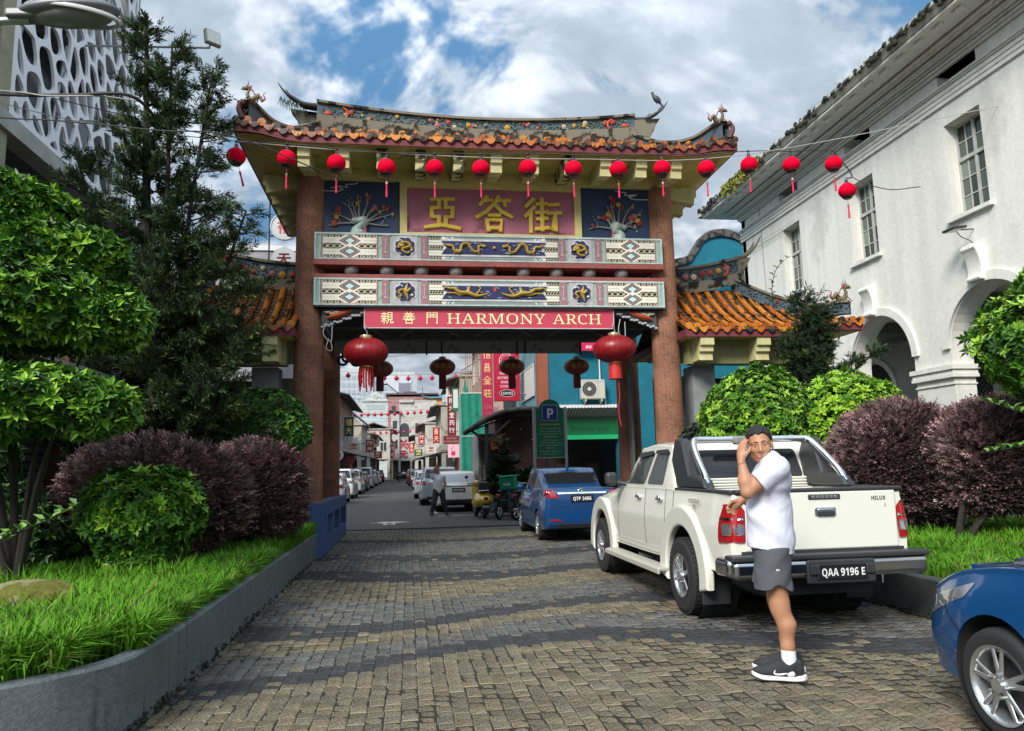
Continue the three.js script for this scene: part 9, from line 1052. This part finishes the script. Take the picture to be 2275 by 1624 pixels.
// ---------- lanterns, cables, bird ----------
{
  const silk = mat([0.68, 0.0, 0.025], { rough: 0.8, specularIntensity: 0.15 }), capM = mat([0.04, 0.012, 0.015], { rough: 0.4 }), tas = mat([0.62, 0.01, 0.07], { rough: 0.7 }), bead = mat([0.1, 0.35, 0.15], { rough: 0.3 }), wireM = mat([0.03, 0.03, 0.03], { rough: 0.6 });
  const rib = (r, h, n) => { const g = new THREE.SphereGeometry(1, 48, 24), p = g.attributes.position; for (let i = 0; i < p.count; i++) { const x = p.getX(i), y = p.getY(i), z = p.getZ(i), a = Math.atan2(z, x), k = 1 - 0.018 * Math.abs(Math.cos(a * n / 2)) ; p.setXYZ(i, x * r * k, y * h, z * r * k); } g.computeVertexNormals(); return g; };
  const body = rib(0.162, 0.15, 14);
  const pos = [[-2.91, 6.84], [-2.07, 6.83], [-1.23, 6.78], [-0.37, 6.73], [0.47, 6.75], [1.29, 6.77], [2.14, 6.81], [2.98, 6.82], [3.82, 6.84], [4.66, 6.89], [5.52, 6.92], [6.37, 7.02], [7.22, 7.05], [8.09, 7.1], [8.32, 6.57]];
  const where = ['leftmost, against the conifer', 'second from the left, left of the column', 'third from the left, over the left mural', 'fourth from the left, at the edge of the mural', 'over the first big gold character', 'over the gap left of the middle gold character', 'right of the middle gold character', 'over the right end of the name board', 'over the right mural', 'over the top of the right column', 'under the right corner of the roof', 'first one right of the roof, on the eave', 'in front of the creeper on the white eave', 'highest one, in front of the white wall', 'lowest one, hanging by the middle sash window'];
  pos.forEach(([x, y], i) => {
    const z = -12.6, tilt = i === 0 ? 0.25 : 0, L = thing('red_lantern', 'round red lantern on the string, ' + where[i], 'lantern', [x, y, z], 0, 'red lanterns on the front string');
    mesh('lantern_body', body, silk, L); mesh('bottom_cap', lathe([[0.001, -0.16], [0.07, -0.16], [0.1, -0.125], [0.112, -0.105], [0.1, -0.1]], 20), capM, L);
    mesh('top_fitting', [lathe([[0.075, 0.132], [0.06, 0.15], [0.03, 0.17], [0.03, 0.21], [0.018, 0.22], [0.001, 0.225]], 14), at(new THREE.TorusGeometry(0.022, 0.006, 6, 10), 0, 0.24, 0)], capM, L);
    const t = mesh('tassel', [cyl(0.004, 0.004, 0.13, 0, -0.22, 0, 5), cyl(0.02, 0.012, 0.24, 0, -0.42, 0, 8), cyl(0.014, 0.02, 0.05, 0, -0.325, 0, 8)], tas, L); mesh('tassel_bead', ball(0.022, 0, -0.285, 0, 8), i % 3 ? bead : mat([0.55, 0.6, 0.55], {}), t); t.rotation.z = tilt;
  });
  const top = pos.slice(0, 14).map((p) => [p[0], p[1] + 0.27, -12.6]), line = [[-9.5, 9.2, -13.2], [-6, 7.9, -12.9]]; for (let i = 0; i < 14; i++) { line.push(top[i]); if (i < 13) line.push([(top[i][0] + top[i + 1][0]) / 2, (top[i][1] + top[i + 1][1]) / 2 - 0.02 + 0.03, -12.6]); }
  tag(mesh('lantern_string', [tube(line.slice(1), 0.009, 5, 160), tube([top[13], [8.3, 7.12, -12.6], [8.42, 6.95, -12.6], [8.44, 6.84, -12.6], [8.34, 6.82, -12.6]], 0.013, 5), tube([[8.44, 6.86, -12.6], [8.6, 6.7, -12.5], [9, 6.5, -12.3], [9.4, 6.45, -12]], 0.009, 5), ...top.map((p) => ball(0.025, p[0], p[1], p[2], 6))], wireM), 'black cable carrying the row of red lanterns across the arch', 'cable');
  const cable = (pts, r, m, label) => tag(mesh('overhead_cable', tube(pts, r, 5, 60), m), label, 'cable');
  const lt = mat([0.4, 0.38, 0.34], {});
  cable([[-9, 8.2, -12.4], [-5.6, 7.35, -12.5], [-2.95, 7.12, -12.6], [0, 7.0, -12.62], [3, 7.02, -12.62], [6.3, 7.22, -12.6], [12, 8.4, -12.3]], 0.008, lt, 'pale wire stretched in front of the eave, above the lantern cable');
  cable([[-7.6, 6.74, -11], [-5.8, 6.62, -11], [-5.03, 6.61, -11], [-3.66, 6.52, -11], [-2.57, 6.46, -11], [-1.2, 6.5, -12.6]], 0.011, wireM, 'dark wire from the upper left down to the left roof corner');
  cable([[-8.6, 7.05, -11], [-5.84, 6.98, -11], [-4.93, 7.01, -11], [-4.06, 7.04, -11], [-3.9, 7.03, -12]], 0.026, wireM, 'thick dark cable in front of the perforated screen, at the left');
  cable([[-8.6, 7.09, -10.97], [-5.84, 7.02, -10.97], [-5.2, 6.97, -10.97], [-4.5, 7.0, -10.97], [-4, 7.06, -11.2]], 0.012, lt, 'thin pale cable lying against the thick one at the left');
  for (let k = 0; k < 2; k++) cable([[11.42, 8.55 + 0 * k, -23], [11.42, 8.5, -20]].map((p) => [p[0], p[1], p[2]]), 0.0001 + 0.008, lt, k ? 'short wire clipped under the grooves of the white wall, upper' : 'short wire clipped under the grooves of the white wall, lower').position.y = k * 0.1;
  // two big silk lanterns in front, four smaller gold-lettered ones behind
  const big = rib(0.41, 0.272, 24), bigM = mat([0.36, 0.012, 0.018], { rough: 0.38, map: T.mottle, mrep: 1 });
  [[-0.78, 3.64, 'big red silk lantern hanging at the left end of the sign, with a fringed tassel', 1], [3.95, 3.7, 'big red silk lantern hanging at the right end of the sign, with a closed tassel', 0]].forEach(([x, y, label, loose]) => {
    const L = thing('large_lantern', label, 'lantern', [x, y, -13.8]); mesh('lantern_body', big, bigM, L);
    const rb = []; for (let i = 0; i < 24; i++) { const a = i / 24 * 2 * PI, p = []; for (let k = 0; k <= 8; k++) { const b = -1.25 + 2.5 * k / 8; p.push([Math.cos(a) * Math.cos(b) * 0.412, Math.sin(b) * 0.274, Math.sin(a) * Math.cos(b) * 0.412]); } rb.push(tube(p, 0.0035, 4, 14)); } mesh('ribs', rb, bigM, L).userData.kind = 'stuff';
    mesh('top_collar', [lathe([[0.11, 0.25], [0.115, 0.26], [0.115, 0.31], [0.1, 0.315]], 24)], mat([0.45, 0.38, 0.2], { rough: 0.35, metal: 0.6 }), L); mesh('bottom_collar', lathe([[0.1, -0.29], [0.12, -0.285], [0.12, -0.24], [0.1, -0.24]], 24), mat([0.6, 0.42, 0.1], { rough: 0.35, metal: 0.6 }), L);
    mesh('hook', tube([[0, 0.3, 0], [0.02, 0.38, 0], [-0.02, 0.44, 0], [0, 0.52, -0.03]], 0.008, 5), MT.steel, L);
    const f = []; if (loose) for (let i = 0; i < 16; i++) { const a = i / 16 * 2 * PI, l = 0.28 + 0.2 * ((i * 7) % 5) / 5; f.push(taperTube([[0.11 * Math.cos(a), -0.29, 0.11 * Math.sin(a)], [0.13 * Math.cos(a), -0.29 - l * 0.5, 0.12 * Math.sin(a)], [0.12 * Math.cos(a) + 0.01, -0.29 - l, 0.11 * Math.sin(a)]], () => 0.014, 5, 6)); } else f.push(at(lathe([[0.115, 0], [0.125, -0.1], [0.13, -0.3], [0.122, -0.3], [0.11, -0.02]], 28), 0, -0.285, 0), tube([[0.03, -0.5, 0.05], [0.05, -0.9, 0.05], [0.02, -1.2, 0.05], [0.06, -1.5, 0.05]], 0.01, 5));
    mesh('tassel', f, mat([0.5, 0.02, 0.02], { rough: 0.6 }), L);
  });
  const small = rib(0.31, 0.205, 20), browned = mat([0.4, 0.08, 0.05], { rough: 0.5, map: T.mottle, mrep: 1.5 });
  [[-0.66, 3.82, 'the one partly hidden by the big left lantern'], [0.79, 3.86, 'the one against the open sky'], [2.44, 3.86, 'the one in front of the red restaurant sign'], [4.02, 3.86, 'the one in front of the blue wall']].forEach(([x, y, w], i) => {
    const L = thing('old_lantern', 'faded gold-lettered lantern, ' + w, 'lantern', [x, y, -17.4], 0, 'faded lanterns under the back panel'); mesh('lantern_body', small, browned, L);
    const gl = []; for (const a of [-0.5, 0, 0.5]) { const g = glyphGeo(['fu', 'tian', 'jin'][Math.round(a * 2 + 1)], 0.13, 0.012, 0.004); g.rotateY(a); g.translate(Math.sin(a) * 0.3, 0, Math.cos(a) * 0.3); gl.push(g); } mesh('gold_writing', gl, mat([0.6, 0.36, 0.1], { rough: 0.5 }), L);
    mesh('top_collar', lathe([[0.08, 0.19], [0.085, 0.235], [0.07, 0.24]], 20), mat([0.5, 0.45, 0.35], { rough: 0.4 }), L); mesh('tassel', [lathe([[0.085, -0.2], [0.09, -0.3], [0.09, -0.52], [0.08, -0.52], [0.075, -0.21]], 22)], mat([0.2, 0.02, 0.035], { rough: 0.7 }), L); mesh('cord', cyl(0.006, 0.006, 0.28, 0, 0.38, 0, 5), MT.black, L);
  });
  // bird on the right roof tip
  const Bd = thing('bird', 'dark pigeon perched on the right tip of the main roof ridge', 'bird', [5.83, 9.95, -15.9]); Bd.scale.setScalar(0.8);
  mesh('bird_body', [at(new THREE.SphereGeometry(0.085, 16, 12), 0, 0.1, 0, 0, 0, -0.9, [1.7, 1, 1]), taperTube([[-0.07, 0.17, 0], [-0.1, 0.23, 0], [-0.11, 0.27, 0]], (t) => 0.055 - 0.02 * t, 8), ball(0.042, -0.115, 0.285, 0, 10), at(new THREE.ConeGeometry(0.014, 0.05, 6), -0.165, 0.28, 0, 0, 0, 1.7), at(new THREE.BoxGeometry(0.06, 0.2, 0.015), 0.14, -0.06, 0, 0, 0, 0.7), at(new THREE.SphereGeometry(0.06, 10, 8), 0.04, 0.09, 0.05, 0, 0, -0.95, [2.1, 0.9, 0.4]), at(new THREE.SphereGeometry(0.06, 10, 8), 0.04, 0.09, -0.05, 0, 0, -0.95, [2.1, 0.9, 0.4]), bar([-0.01, 0.02, 0.02], [-0.01, -0.05, 0.02], 0.008, 5), bar([0.02, 0.02, -0.02], [0.02, -0.05, -0.02], 0.008, 5)], mat([0.05, 0.055, 0.065], { rough: 0.6 }), Bd);
}
renderer.render(scene, camera);
